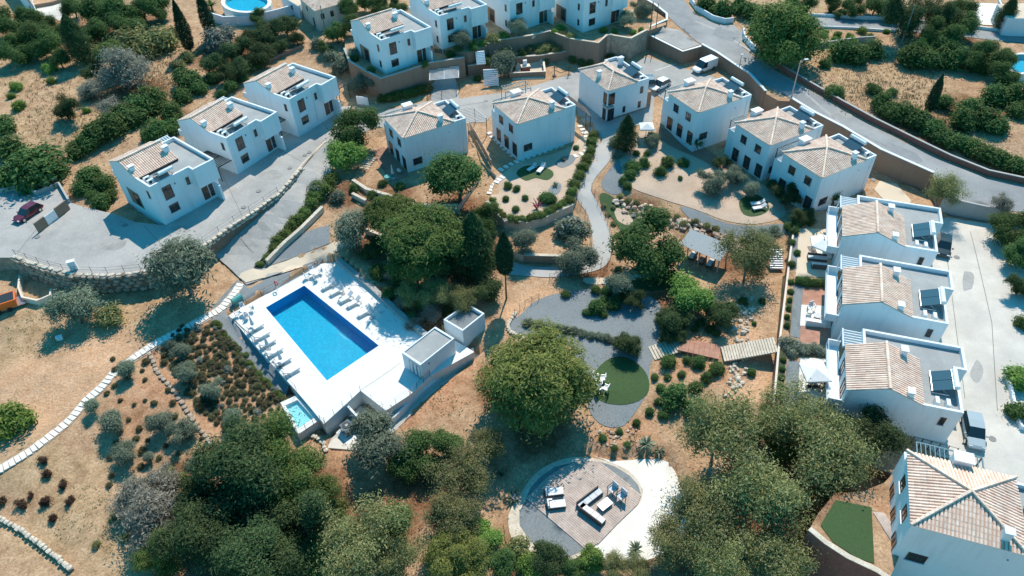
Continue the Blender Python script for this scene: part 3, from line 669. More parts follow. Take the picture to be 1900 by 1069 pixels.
# ---- placing them
sc = lambda x, y, z: (x*S, y*S, z*S)
RD = math.radians
GA = 'villas with gable and flat roofs'
villa_a('white gabled villa at the left end, nearest the red car', sc(-58.861, 100.053, .026), RD(49.7), GA)
villa_a('white gabled villa in the middle of the left three above the parking', sc(-50.267, 114.826, -.136), RD(57.157), GA, pattern=1)
villa_a('white gabled villa beside the round green tree on the ramp', sc(-41.309, 127.283, .407), RD(55.0), GA, pattern=1)
villa_a('white gabled villa standing above the long brown retaining wall', sc(-25.012, 143.481, 4.221), RD(36.29), GA, pattern=2)
villa_a('white gabled villa at the top edge with an olive tree before it', sc(-13.466, 152.269, 5.209), RD(33.88), GA, pattern=2)
villa_a('white villa cut by the top edge, left of the two beside the curved wall', W(947.4, 60.4, 4.3), RD(33), GA, pattern=2)
villa_a('white villa at the top edge beside the curved road wall', W(1080.8, 59, 4.3), RD(31), GA, pattern=2)
GC = 'row of three villas by the light parking court'
villa_a('far villa of the row of three, dark car at its wall', sc(62.097, 79.791, -2.357), RD(70.29), GC, zb=-1, pattern=1)
villa_a('middle villa of the row of three by the light court', sc(57.155, 65.584, -2.607), RD(70.09), GC, zb=-1, pattern=1)
villa_a('near villa of the row of three, grey car at its corner', sc(53.221, 52.16, -3.804), RD(71.41), GC, zb=-1, pattern=1)
GB = 'villas with pyramid roofs'
villa_b('white pyramid roofed villa above the shaded garden, left of its kind', sc(-18.712, 115.045, -1.524), RD(29.4), GB)
villa_b('white pyramid roofed villa above the lawn with two loungers and winding path', sc(1.945, 117.34, -.828), RD(29.1), GB)
villa_b('white pyramid roofed villa in front of the parked white van', sc(35.128, 118.764, -.606), RD(27.2), GB)
villa_b('left of the two joined pyramid roofed villas below the road', sc(45.733, 108.83, -1.806), RD(27.58), GB)
villa_b('right of the two joined pyramid roofed villas below the road', sc(51.411, 98.687, -1.87), RD(27.78), GB)
villa_b('large pyramid roofed villa cut by the bottom right corner', sc(38.54, 35.78, .795), RD(-20.49), GB, zb=-5, foreground=True)

# ---- the taller villa with a hipped ridge
def villa_ridge():
    zg = -.9; P0 = W(1124.6, 228, zg)
    r = thing('villa', 'tall white villa with ridged hip roof beside the parked cars', 'house', P0, RD(27.5))
    HE = 5.8; Wl, Wr, L2, D3 = 8.4, 5.5, 8.05, 9.3
    w = MB(); w.b2(0, Wr, 0, Wl, -2, HE-.12); w.b2(Wr, L2, .003, D3, -2, HE-.5); w.build('wall', 'white_render', r)
    wb = MB(); wb.b2(-.04, L2+.04, -.05, .0, -2, .55); wb.b2(L2+.002, L2+1.1, .3, 4, -2, 3.0); wb.build('stone_base', 'brown_render', r)
    fl = MB(); fl.add([(Wr, .2, HE-.488), (L2-.2, .2, HE-.488), (L2-.2, D3-.2, HE-.488), (Wr, D3-.2, HE-.488)], [(0, 1, 2, 3)]); fl.build('flat_roof', 'flat_roof', r)
    pa = MB(); t = .22
    for x0, x1, y0, y1 in ((Wr+.05, L2, 0, t), (L2-t, L2, t, D3), (Wr+.05, L2-t, D3-t, D3)): pa.b2(x0-.011, x1+.011, y0-.011, y1+.011, HE-.52, HE)
    pa.build('parapet', 'white_render', r)
    ti = MB(); o = .18; ze = HE-.04; HA = HE+1.35; hx = Wr/2+o
    for O, e, width, half, kind in (((-o, -o, ze), (1, 0, 0), Wr+2*o, hx, 0), ((Wr+o, Wl+o, ze), (-1, 0, 0), Wr+2*o, hx, 0), ((-o, Wl+o, ze), (0, -1, 0), Wl+2*o, hx, 1), ((Wr+o, -o, ze), (0, 1, 0), Wl+2*o, hx, 1)):
        e = Vector(e); inn = Vector((-e.y, e.x, 0)); g = inn*half+Vector((0, 0, HA-ze)); Lg = g.length
        slope(ti, O, e, g, width, (lambda s, Wd=width, LL=Lg, h=half: LL*min(1, s/h, (Wd-s)/h)))
    a1 = Vector((Wr/2, Wr/2, HA+.08)); a2 = Vector((Wr/2, Wl-Wr/2, HA+.08)); capline(ti, a1, a2)
    for c, a in (((-o, -o), a1), ((Wr+o, -o), a1), ((Wr+o, Wl+o), a2), ((-o, Wl+o), a2)): capline(ti, (c[0], c[1], ze+.08), a)
    tag(ti.build('roof_tiles', 'roof_tile', r), kind='stuff')
    bd = MB(); bd.add([(-o, -o, ze), (Wr+o, -o, ze), (Wr+o, Wl+o, ze), (-o, Wl+o, ze), (Wr/2, Wr/2, HA), (Wr/2, Wl-Wr/2, HA)], [(0, 1, 4), (1, 2, 5, 4), (2, 3, 5), (3, 0, 4, 5)]); bd.build('roof_bed', 'roof_bed', r)
    chimney(r, .9, 4.0, HE-.2, HE+1.5, .6, .55); chimney(r, L2-.6, 7.2, HE-.6, HE+.9, .7, .6); solar_b(r, Wr, L2, HE-.5)
    X, Y, nx, ny = (1, 0, 0), (0, 1, 0), (-1, 0, 0), (0, -1, 0)
    f = MB(); f.b2(-.35, 1.0, -.5, .0, 2.75, 3.0); f.b2(-.35, 0, .0, .9, 2.75, 3.0); f.build('balcony', 'grey_render', r)
    window(r, (.75, -.005, 4.1), 1.2, 2.0, X, ny, 'dark_frame', False); window(r, (.75, -.06, 1.3), 1.2, 2.1, X, ny, 'dark_frame', False); window(r, (0, .7, 4.1), .9, 2.0, Y, nx, 'dark_frame', False, 0); window(r, (0, .7, 1.3), .9, 2.1, Y, nx, 'dark_frame', False, 0)
    window(r, (6.7, 0, 4.1), .55, 1.15, X, ny, bars=0); window(r, (6.5, 0, 1.5), .55, 1.1, X, ny, bars=0); window(r, (3.4, 0, 1.5), .55, 1.1, X, ny, bars=0)
    return r
villa_ridge()

# ---- pool house, store and the basin walls
def boxhouse(name, label, corners, zr, zb, roofm, para=.18, cat='building'):
    P = [W(u, v, zr) for u, v in corners]; c = sum(P, Vector())/4
    r = thing(name, label, cat, (c.x, c.y, zb))
    L = [(p.x-c.x, p.y-c.y) for p in P]; H = zr-zb
    mb = MB(); mb.prism(L, 0, H-para); mb.build('wall', 'white_render', r)
    t = .2; I = [(x*(1-t/math.hypot(x, y)*1.3), y*(1-t/math.hypot(x, y)*1.3)) for x, y in L]; O_ = [(x*1.006, y*1.006) for x, y in L]
    p = MB(); vs = []
    for z in (H-para-.02, H): vs += [(x, y, z) for x, y in O_]+[(x, y, z) for x, y in I]
    p.add(vs, [(i, (i+1) % 4, 8+(i+1) % 4, 8+i) for i in range(4)]+[(4+(i+1) % 4, 4+i, 12+i, 12+(i+1) % 4) for i in range(4)]+[(8+i, 8+(i+1) % 4, 12+(i+1) % 4, 12+i) for i in range(4)])
    p.build('parapet', 'white_render', r)
    f = MB(); f.prism(I, H-para, H-para+.02); f.build('flat_roof', roofm, r)
    return r, L, H
ph, L, H = boxhouse('pool_house', 'white flat roofed pool house at the corner of the deck', [(745.5, 654.2), (780, 677.4), (842.7, 627.7), (807.4, 606.2)], -.95, -5.2, 'flat_roof')
a, b_, c_ = Vector(L[0]), Vector(L[1]), Vector(L[2]); e = (b_-a).normalized(); o = Vector((e.y, -e.x))
if o.dot(a) < 0: o = -o
for k in range(3):
    p = b_-e*(.45+.62*k)-o*.02; window(ph, (p.x, p.y, 2.75), .55, 2.1, (e.x, e.y, 0), (o.x, o.y, 0), 'grey_metal', False, 0, 'glass_door')
e2 = (c_-b_).normalized(); o2 = Vector((e2.y, -e2.x)); 
if o2.dot(b_) < 0: o2 = -o2
p = b_+e2*1.2; v = MB(); v.box((p.x+o2.x*.04, p.y+o2.y*.04, 3.5), (.12, .12, .12)); v.build('vent', 'dark_metal', ph)
boxhouse('pool_store', 'white box store behind the pool house, dark sunken roof', [(823, 592.8), (858.4, 613.8), (898.8, 581.5), (866.5, 563)], -1.5, -5.6, 'gravel_dark', .45)
# ------------------------------------------------------------------ sheets of paving, gravel and turf
sheet('road', [(1200,-20),(1205,0),(1240,32),(1262,52),(1300,82),(1335,101),(1376,126),(1430,165),(1468,184),(1520,214),(1600,260),(1700,310),(1736,328),(1758,366),(1800,377),(1860,389),(1960,405),(2040,420),(2040,372),(1960,356),(1900,346),(1830,331),(1760,303),(1680,266),(1620,236),(1560,203),(1500,168),(1440,132),(1400,110),(1377,88),(1378,62),(1362,47),(1330,46),(1290,28),(1268,0),(1262,-20)], 'asphalt', .06, label='grey asphalt road curving past the stone wall')
sheet('road_patch', [(1655,268),(1700,285),(1712,300),(1690,306),(1650,285)], 'asphalt_patch', .075)
sheet('road_patch', [(1330,50),(1372,64),(1360,78),(1322,64)], 'asphalt_patch', .075)
sheet('pavement', [(1210,66),(1236,52),(1262,57),(1298,83),(1268,93)], 'concrete', .055)
sheet('side_road', [(1500,33),(1560,35),(1640,39),(1760,50),(1860,62),(1900,64),(1900,80),(1850,76),(1760,66),(1640,57),(1560,52),(1500,50)], 'asphalt', .07, label='side road above the dry field')
sheet('street', [(598,266),(640,228),(655,198),(700,209),(760,197),(800,187),(802,150),(846,148),(852,184),(890,178),(946,171),(985,161),(1050,141),(1070,131),(1095,131),(1115,131),(1130,120),(1170,121),(1200,106),(1240,119),(1262,125),(1322,142),(1364,168),(1390,196),(1330,200),(1240,190),(1215,175),(1210,232),(1150,236),(1135,262),(1104,275),(1092,240),(1074,214),(1065,190),(1000,190),(920,206),(900,228),(850,228),(740,243),(690,238),(645,265)], 'concrete', .06, label='pale grey street and parking place between the villas')
sheet('winding_path', [(1105,273),(1134,262),(1135,291),(1115,318),(1102,335),(1097,355),(1107,374),(1121,403),(1131,430),(1135,462),(1129,486),(1110,501),(1070,510),(1021,515),(983,513),(939,508),(940,486),(983,495),(1031,495),(1075,490),(1092,484),(1099,462),(1098,430),(1090,399),(1071,370),(1068,347),(1080,328),(1102,297)], 'path_concrete', .07, 3, .8, label='grey concrete path winding down through the gardens')
sheet('court_paving', [(1700,405),(1760,404),(1868,421),(1905,500),(1960,620),(1990,930),(1900,910),(1800,860),(1740,846),(1690,810),(1690,430)], 'concrete_light', .05, label='light concrete court beside the row of three villas')
sheet('cream_paving', [(1632,336),(1655,338),(1690,372),(1680,404),(1655,404),(1640,372),(1622,352)], 'paving_cream', .055)
sheet('gravel_bed', [(945,600),(965,585),(990,562),(1030,546),(1110,536),(1170,548),(1222,560),(1228,620),(1206,680),(1204,720),(1190,748),(1158,790),(1120,790),(1095,765),(1085,720),(1060,645),(1010,622),(960,622)], 'gravel_grey', .05, 3, label='blue grey gravel bed in the middle of the gardens')
sheet('lawn', [(1150+54*math.cos(t*.3927)+6*math.sin(t*.8), 707+45*math.sin(t*.3927)) for t in range(16)], 'turf', .09, 2, .8, label='round dark green lawn with five white seats')
sheet('lawn', [(1112,364),(1124,359),(1150,375),(1185,398),(1203,425),(1200,448),(1165,448),(1142,412),(1118,384)], 'turf', .08, 3, .8, label='narrow lawn with stone island beside the winding path')
sheet('stone_island', [(1140,390),(1150,388),(1170,402),(1174,412),(1164,419),(1148,412),(1142,402)], 'gravel_pink', .11, 3, .6)
sheet('lawn', [(1176,518),(1240,516),(1255,530),(1215,540),(1180,536)], 'turf', .08, 3, .8)
sheet('cream_path', [(1084,516),(1130,516),(1200,507),(1200,518),(1130,528),(1088,527)], 'paving_cream', .07, 2)
sheet('cream_path', [(1226,506),(1256,512),(1250,523),(1218,514)], 'paving_cream', .085)
sheet('gravel_bed', [(1118,334),(1146,298),(1156,318),(1158,352),(1140,362),(1120,352)], 'gravel_grey', .05, 3)
sheet('gravel_strip', [(1262,384),(1300,394),(1345,414),(1400,420),(1452,416),(1462,432),(1430,440),(1385,446),(1330,432),(1285,410)], 'gravel_grey', .06, 3)
sheet('pebble_garden', [(1152,275),(1182,248),(1230,243),(1300,276),(1345,306),(1420,346),(1450,378),(1455,402),(1405,416),(1350,411),(1290,389),(1205,362),(1168,345),(1152,312)], 'gravel_pink', .05, 3, 1.2, label='pinkish pebble garden before the joined villas')
sheet('pebble_garden', [(922,333),(965,300),(1012,290),(1060,272),(1086,250),(1100,268),(1092,308),(1062,348),(1050,382),(1002,402),(952,404),(922,387),(911,362)], 'gravel_pink', .05, 3, 1.2, label='pinkish pebble garden with curved hedge')
sheet('lawn', [(958,322),(974,309),(1000,309),(1022,316),(1027,326),(1015,335),(994,331),(975,336)], 'turf', .08, 3, .6, label='kidney shaped lawn with two loungers')
sheet('lawn', [(1371,376),(1384,365),(1405,362),(1424,377),(1425,392),(1402,402),(1379,398)], 'turf', .08, 3, .6, label='small round lawn before the joined villas')
sheet('slate_bed', [(1030,303),(1050,290),(1068,290),(1062,304),(1042,312)], 'gravel_dark', .08, 3, .6)
sheet('slate_bed', [(1018,352),(1032,340),(1042,345),(1036,360),(1022,362)], 'gravel_grey', .08, 3, .6)
sheet('gravel_bed', [(392,574),(440,520),(458,531),(600,487),(593,492),(510,538),(424,587),(490,661),(551,729),(526,748),(455,668),(392,604)], 'gravel_grey', .05, label='grey gravel strip around two sides of the pool deck')
sheet('gravel_bed', [(470,499),(520,460),(575,428),(612,418),(612,452),(560,474),(500,494)], 'gravel_dark', .06, label='dark gravel triangle between ramp hedge and pool path')
sheet('cream_path', [(438,512),(470,499),(500,495),(560,475),(608,456),(640,440),(648,455),(612,478),(560,496),(458,528)], 'paving_cream', .075, label='cream path from the ramp to the pool deck')
sheet('patio', [(1482,424),(1548,426),(1552,514),(1476,516)], 'paving_cream', .05)
sheet('patio', [(1505,448),(1552,450),(1552,480),(1502,480)], 'gravel_white', .065)
sheet('patio', [(1490,532),(1549,535),(1540,641),(1484,638)], 'timber_red', .05)
sheet('patio', [(1487,566),(1546,569),(1543,610),(1484,605)], 'gravel_white', .065)
sheet('gravel_strip', [(1473,530),(1490,531),(1484,628),(1466,624)], 'gravel_grey', .05)
sheet('grass_strip', [(1452,514),(1473,516),(1465,632),(1441,627)], 'hedge_floor', .05)
sheet('patio', [(1485,664),(1545,666),(1540,740),(1478,738)], 'gravel_white', .05)
sheet('gravel_strip', [(1460,670),(1484,671),(1478,762),(1452,760)], 'gravel_grey', .055)
sheet('grass_strip', [(1440,656),(1459,660),(1451,752),(1433,748)], 'hedge_floor', .05)
sheet('gravel_strip', [(1470,440),(1481,440),(1478,500),(1462,498)], 'gravel_grey', .055)
sheet('terracotta_patio', [(1222,236),(1300,268),(1345,300),(1360,320),(1330,312),(1285,290),(1240,270),(1215,250)], 'terracotta_floor', .075)
sheet('terracotta_patio', [(690,282),(712,272),(735,300),(758,325),(740,335),(715,322)], 'terracotta_floor', .06)
ring = [(943,969),(947,947),(969,911),(994,879),(1026,859),(1063,849),(1101,851),(1134,859),(1166,874),(1187,898),(1192,919),(1184,937),(1145,974),(1113,1008),(1088,1023),(1058,1040),(1005,1032),(969,1024),(949,999)]
sheet('white_gravel', [(1100,846),(1140,856),(1200,852),(1240,858),(1262,900),(1275,960),(1262,1010),(1200,1040),(1130,1042),(1080,1030),(1113,1008),(1145,974),(1184,937),(1192,919),(1187,898),(1150,866)], 'gravel_white', .05, 2, label='white gravel beside the round timber deck')
sheet('stone_ring', ring, 'stone_pale', .06, 3, label='pale stone edging of the round timber deck')
sheet('slate_bed', [(976,927),(964,950),(964,975),(984,1004),(1010,1028),(1058,1033),(1086,1020)], 'gravel_grey', .08, 0, label='grey slate chippings left of the timber deck')
sheet('slate_bed', [(1112,857),(1140,866),(1168,883),(1184,901),(1189,918)], 'gravel_grey', .08, 0)
sheet('slate_bed', [(976,925),(985,905),(1003,885),(1030,867),(1080,855),(1062,880),(1020,905)], 'gravel_grey', .08, 0)
sheet('lawn', [(1522,975),(1550,928),(1617,942),(1622,1046),(1590,1036),(1545,1006)], 'turf', .06, 0, label='dark green lawn beside the bottom right villa')
sheet('timber_path', [(1619,950),(1640,952),(1653,1085),(1622,1085)], 'timber_grey', .06)
sheet('dirt_track', [(330,205),(375,175),(420,148),(470,122),(520,95),(560,75),(566,84),(520,106),(465,136),(420,163),(380,190),(340,216)], 'soil', .05, 2, label='sandy track behind the left villas')
set_zones(bpy.data.objects['dirt_track'].data)
for u, v in ((232,418),(452,385),(566,288),(574,283),(902,188),(1737,660),(1748,598),(1775,478),(1841,815),(70,440),(1620,334),(538,312),(480,355)):
    p = G(u, v); mb = MB(); mb.cyl((0, 0, -.02), .36, .1, 14); o = mb.build('manhole_cover', 'manhole'); o.location = p
    tag(o, 'round grey manhole cover set in the concrete', 'manhole', 'manhole covers')
for k, (u, v, a, b) in enumerate(((205,452,34,13),(335,425,26,10),(505,325,26,11),(1795,520,12,26),(1812,690,14,22),(1180,152,26,8),(525,395,20,13),(1560,215,22,8),(420,350,22,9))):
    sheet('worn_patch', [(u+a*math.cos(t*.785+k)*rnd.uniform(.6, 1.1), v+b*math.sin(t*.785+k)*rnd.uniform(.6, 1.1)) for t in range(8)], 'concrete_stain' if u < 1700 else 'concrete', .012 if u < 560 else .068, 2)
# painted bay line, expansion joints
def line_strip(name, px, w, m, off, kind='structure', label=None):
    P = [G(u, v) for u, v in px]; mb = MB()
    Q = []
    for a, b in zip(P[:-1], P[1:]):
        k = max(1, int((b-a).length/1.0))
        for j in range(k): Q.append(a.lerp(b, j/k))
    Q.append(P[-1])
    for i, p in enumerate(Q):
        t = (Q[min(i+1, len(Q)-1)]-Q[max(i-1, 0)]); n = Vector((-t.y, t.x, 0)).normalized()*w/2
        for s in (n, -n): q = p+s; mb.v.append((q.x, q.y, gz(q.x, q.y)+off))
    mb.f = [(2*i, 2*i+1, 2*i+3, 2*i+2) for i in range(len(Q)-1)]; mb.m = [0]*len(mb.f)
    o = mb.build(name, m); tag(o, label, kind=kind); return o
line_strip('bay_line', [(1215,132),(1255,119)], .12, 'road_paint', .075)
for px in ([(25,478),(72,420),(128,372)], [(250,405),(312,468)], [(400,300),(450,402)], [(490,262),(560,300)], [(1757,480),(1790,740)], [(1800,430),(1840,600),(1850,760)], [(640,228),(900,190)], [(1330,100),(1500,205),(1700,300)], [(430,424),(470,470)]):
    line_strip('paving_joint', px, .05, 'kerb_dark', .012 if px[0][0] < 560 else .072)
for px in ([(604,262),(560,306),(520,356)], [(255,392),(330,385),(400,332)], [(480,282),(560,232),(620,205)]):
    line_strip('kerb_line', px, .28, 'paving_cream', .065)
for px in ([(1290,40),(1340,60),(1420,120),(1500,170)], [(1480,200),(1600,262),(1720,315)]):
    line_strip('road_edge', px, .5, 'concrete', .066)

line_strip('deck_joint', [(669,724),(700,704),(745,672)], .06, 'kerb', .03)
# ------------------------------------------------------------------ walls
def wall_strip(name, label, pts, above, below, thick, m, cap=None, capw=.08, cat='wall', part=False, group=None):
    """wall along 3d points given at the level of its foot ground (upper side)"""
    P = [Vector(p) for p in pts]; n = len(P); mb = MB(); cb = MB()
    L = []; R = []
    for i in range(n):
        t = (P[min(i+1, n-1)]-P[max(i-1, 0)]); nn = Vector((-t.y, t.x, 0)).normalized()
        L.append(nn)
    def run(b, w, z0, z1):
        o = len(b.v)
        for p, nn in zip(P, L):
            for s in (1, -1):
                for z in (z0, z1): q = p+nn*(s*w/2); b.v.append((q.x-P[0].x, q.y-P[0].y, p.z+z-P[0].z))
        for i in range(n-1):
            a = o+i*4; c = a+4
            b.f += [(a, a+1, c+1, c), (a+3, a+2, c+2, c+3), (a+1, a+3, c+3, c+1), (a+2, a, c, c+2)]; b.m += [0]*4
        b.f += [(o, o+2, o+3, o+1), (o+(n-1)*4+2, o+(n-1)*4, o+(n-1)*4+1, o+(n-1)*4+3)]; b.m += [0, 0]
    run(mb, thick, -below, above)
    if cap:
        r = thing(name, label, cat, P[0], 0, group); mb.build('wall_body', m, r); run(cb, thick+capw, above, above+.09); cb.build('coping', cap, r); return r
    o = mb.build(name, m); o.location = P[0]; tag(o, label, cat, group); return o
Gs = lambda px: [G(u, v) for u, v in px]
D_ = lambda P: [Vector(p) for p in dens(P)]
wall_strip('retaining_wall', 'long brown retaining wall below the gabled villa at top', D_(TERR4[0:7]), .55, 5, .35, 'brown_render', 'grey_render')
wall_strip('retaining_wall', 'low brown wall along the rock garden', D_(ROCKG[0:6]), .2, 3, .35, 'brown_render', 'stone_pale')
wall_strip('retaining_wall', 'brown curved retaining wall under the topmost villas', D_(TERR5[2:10]), .45, 5, .35, 'brown_render', 'stone_pale')
wall_strip('retaining_wall', 'angular stone planter wall with an old olive tree', D_(TERR5[8:12]), .3, 5, .4, 'stone', 'stone_pale')
wall_strip('retaining_wall', 'curved stone wall rounding the road bend at the top', D_(ROAD[1:6]), 1.0, 5, .35, 'brown_render', 'white_render')
wall_strip('retaining_wall', 'brown wall with white coping behind the white van', D_(ROAD[8:13]), .4, 5, .35, 'brown_render', 'white_render')
wall_strip('retaining_wall', 'brown stone wall between road and joined villas', D_(ROAD[14:19]), .6, 5, .35, 'brown_render', 'white_render')
wall_strip('retaining_wall', 'dark grey wall closing the court below the road', D_(ROAD[19:22]), .35, 4, .3, 'grey_render')
wall_strip('transformer_house', 'low brown service building with flat concrete top by the van', D_(ROAD[5:9]), .05, 5, .3, 'brown_render', 'white_paint', cat='building')
wall_strip('roadside_wall', 'long low red brown wall along the far road side', Gs([(1415,108),(1440,124),(1500,161),(1560,196),(1620,229),(1700,269),(1760,298),(1830,326),(1900,341),(1960,352)]), .9, .6, .25, 'brick_red', 'grey_render')
wall_strip('garden_wall', 'white curved garden wall at the road bend', Gs([(1378,60),(1380,75),(1395,92),(1415,106)]), 1.0, .6, .25, 'white_render')
wall_strip('garden_wall', 'white curved wall at the upper road side', Gs([(1280,4),(1292,20),(1322,38),(1345,44),(1360,42)]), 1.0, .6, .25, 'white_render')
wall_strip('garden_wall', 'pale wall along the upper side road', Gs([(1500,31),(1560,33),(1640,37),(1760,48),(1860,60)]), .6, .6, .25, 'white_render')
wall_strip('garden_wall', 'grey low wall below the upper side road', Gs([(1490,92),(1540,85),(1590,78),(1622,76)]), .9, .6, .25, 'grey_render')
wall_strip('garden_wall', 'white low wall in front of the planted patch', Gs([(1520,52),(1580,54),(1660,60)]), .4, .4, .2, 'white_render')
wall_strip('garden_wall', 'curved grey wall below the left end villa', D_(LOT[25:31]), .7, 2, .3, 'grey_render')
wall_strip('retaining_wall', 'straight brick wall with white edge beside the row terraces', D_(ROW[0:6]), .15, 5, .22, 'brick_red', 'cream_render', .02)
wall_strip('garden_wall', 'white wall with planting at the right edge of the court', Gs([(1862,688),(1872,720),(1882,770),(1892,796),(1940,806)]), .6, .5, .3, 'white_render')
wall_strip('planter_wall', 'grey planter wall along the shaded pool side', D_(z_([(628,485),(690,536),(745,588),(790,625)], -3.6)), .55, 3, .7, 'grey_render')
wall_strip('parapet_wall', 'white low wall beside the steps below the pool house', D_(z_([(879,656),(845,683),(800,722),(760,756),(730,786)], -5.6)), 1.0, 2, .25, 'white_render')
wall_strip('retaining_wall', 'pale stone wall under the curved pebble garden', D_(GARD2[0:7]), .12, 3, .5, 'stone_pale', 'stone_pale')
wall_strip('retaining_wall', 'brown wall under the small planting terrace', D_(GARD3[0:4]), .12, 3, .4, 'brown_render', 'stone_pale')
wall_strip('retaining_wall', 'pale stone wall under the shaded garden', D_(GARD1[0:6]), .15, 3, .45, 'stone_pale', 'stone_pale')
wall_strip('retaining_wall', 'pale block wall beside the ramp hedge', [G(u, v)+Vector((0, 0, .1)) for u, v in ((497,492),(530,458),(560,432),(590,402),(600,392))], .7, 1.5, .45, 'stone_pale', 'stone_pale')
wall_strip('retaining_wall', 'short pale wall by the round pine', Gs([(655,365),(680,378)]), .7, 1.5, .45, 'stone_pale')
wall_strip('retaining_wall', 'pale wall behind the forked pine trunk', Gs([(680,433),(705,442),(735,452)]), .8, 1.5, .45, 'stone_pale')
wall_strip('retaining_wall', 'curved brick edged wall beside the bottom right lawn', D_(LAWNT[0:5]), .35, 7, .4, 'brick_red', 'stone_pale')
wall_strip('garden_wall', 'low wall of the sand store at the left', Gs([(42,520),(40,542),(47,560),(75,566),(98,556),(100,545)]), .9, .5, .25, 'cream_render')
wall_strip('garden_wall', 'rough wall behind the sandy track', Gs([(470,132),(520,107),(560,90)]), .7, .5, .3, 'brown_render')
wall_strip('garden_wall', 'white neighbour wall below the oval pool at top', Gs([(388,38),(420,48),(470,46),(520,34),(560,22)]), 1.9, .5, .3, 'white_render')
wall_strip('garden_wall', 'pale neighbour wall below the cream house', Gs([(560,30),(600,42),(640,30),(665,18)]), 1.6, .5, .3, 'grey_render')
wall_strip('garden_wall', 'grey curved wall at the left drive', Gs([(0,352),(40,345),(72,352),(110,338)]), .9, .4, .3, 'grey_render')
# stone walls laid of single stones
def stone_mesh(seed, w, h, d):
    r = random.Random(seed); bm = bmesh.new(); bmesh.ops.create_icosphere(bm, subdivisions=1, radius=.5)
    for v in bm.verts:
        x, y, z = v.co; sq = lambda a: math.copysign(abs(a*2)**.55*.5, a)
        v.co = Vector((sq(x)*w*r.uniform(.86, 1.1), sq(y)*d*r.uniform(.86, 1.1), sq(z)*h*r.uniform(.86, 1.1)))
    me = bpy.data.meshes.new('stone'); bm.to_mesh(me); bm.free(); return me
STONES = {m: [stone_mesh(i, 1, 1, 1) for i in range(6)] for m in ('stone', 'stone_pale', 'rock_red')}
for m, L in STONES.items():
    for me in L: me.materials.append(mat(m))
def stones_along(parent, path, courses, sw, sh, m, z0, out=0.0, name='stone'):
    """lay stones along a 3d path in courses below its top"""
    P = [Vector(p) for p in path]
    for c in range(courses):
        for a, b in zip(P[:-1], P[1:]):
            L = (b-a).length; k = max(1, round(L/sw)); ang = math.atan2(b.y-a.y, b.x-a.x); nn = Vector((math.sin(ang), -math.cos(ang), 0))
            for i in range(k):
                t = (i+.5+(.5 if c % 2 else 0)+rnd.uniform(-.12, .12))/k
                if t > 1: continue
                o = link(name, rnd.choice(STONES[m]), parent); q = a.lerp(b, t)+nn*(out+rnd.uniform(-.06, .06))
                o.location = q+Vector((0, 0, z0-c*sh+rnd.uniform(-.05, .05)))-parent.location
                o.rotation_euler = (rnd.uniform(-.1, .1), rnd.uniform(-.12, .12), ang+rnd.uniform(-.15, .15)); o.scale = (sw*rnd.uniform(.85, 1.1), .6*rnd.uniform(.8, 1.1), sh*rnd.uniform(.9, 1.15))
lp = D_(LOT[2:10])
w = wall_strip('stone_wall', 'rough brown stone retaining wall below the parking court', lp, .05, 5, .5, 'mortar', 'mortar')
stones_along(w, lp, 5, .95, .55, 'stone', -.05, .3)
stones_along(w, lp, 1, 1.0, .35, 'stone_pale', .18, 0)
lp2 = D_(LOT[9:14]); w = wall_strip('stone_wall', 'low rubble stone wall between parking court and ramp', lp2, .02, 2, .4, 'mortar', 'mortar')
stones_along(w, lp2, 2, .85, .4, 'stone_pale', .15, .1)
lp3 = Gs([(0,962),(40,985),(80,1015),(115,1042),(135,1060)]); w = wall_strip('stone_wall', 'loose pinkish stone wall in the bottom left corner', lp3, .25, .6, .4, 'mortar')
ob = w; r = thing('stone_edging', 'row of rough stones on the bottom left wall', 'stones', lp3[0]); stones_along(r, lp3, 1, .55, .45, 'stone_pale', .35, 0)
r = thing('stone_edging', 'pale stones edging the curved hedge garden', 'stones', dens(GARD2)[0]); stones_along(r, D_(GARD2[0:4]), 1, .6, .3, 'stone_pale', .3, .1)
r = thing('stone_edging', 'dark stones along the lavender bank', 'stones', G(278, 660)); stones_along(r, Gs([(278,655),(292,690),(320,722),(345,760),(372,800),(395,828)]), 1, .7, .35, 'stone', .12, 0)
r = thing('stone_edging', 'curved row of stones below the small pool', 'stones', G(570, 806)); stones_along(r, Gs([(568,806),(585,810),(600,822),(606,840)]), 1, .5, .35, 'stone_pale', .15, 0)
r = thing('stone_edging', 'curved row of stones around the gravel bed tip', 'stones', G(955, 585)); stones_along(r, Gs([(958,580),(945,598),(942,612),(955,622),(975,628)]), 1, .5, .35, 'stone_pale', .15, 0)

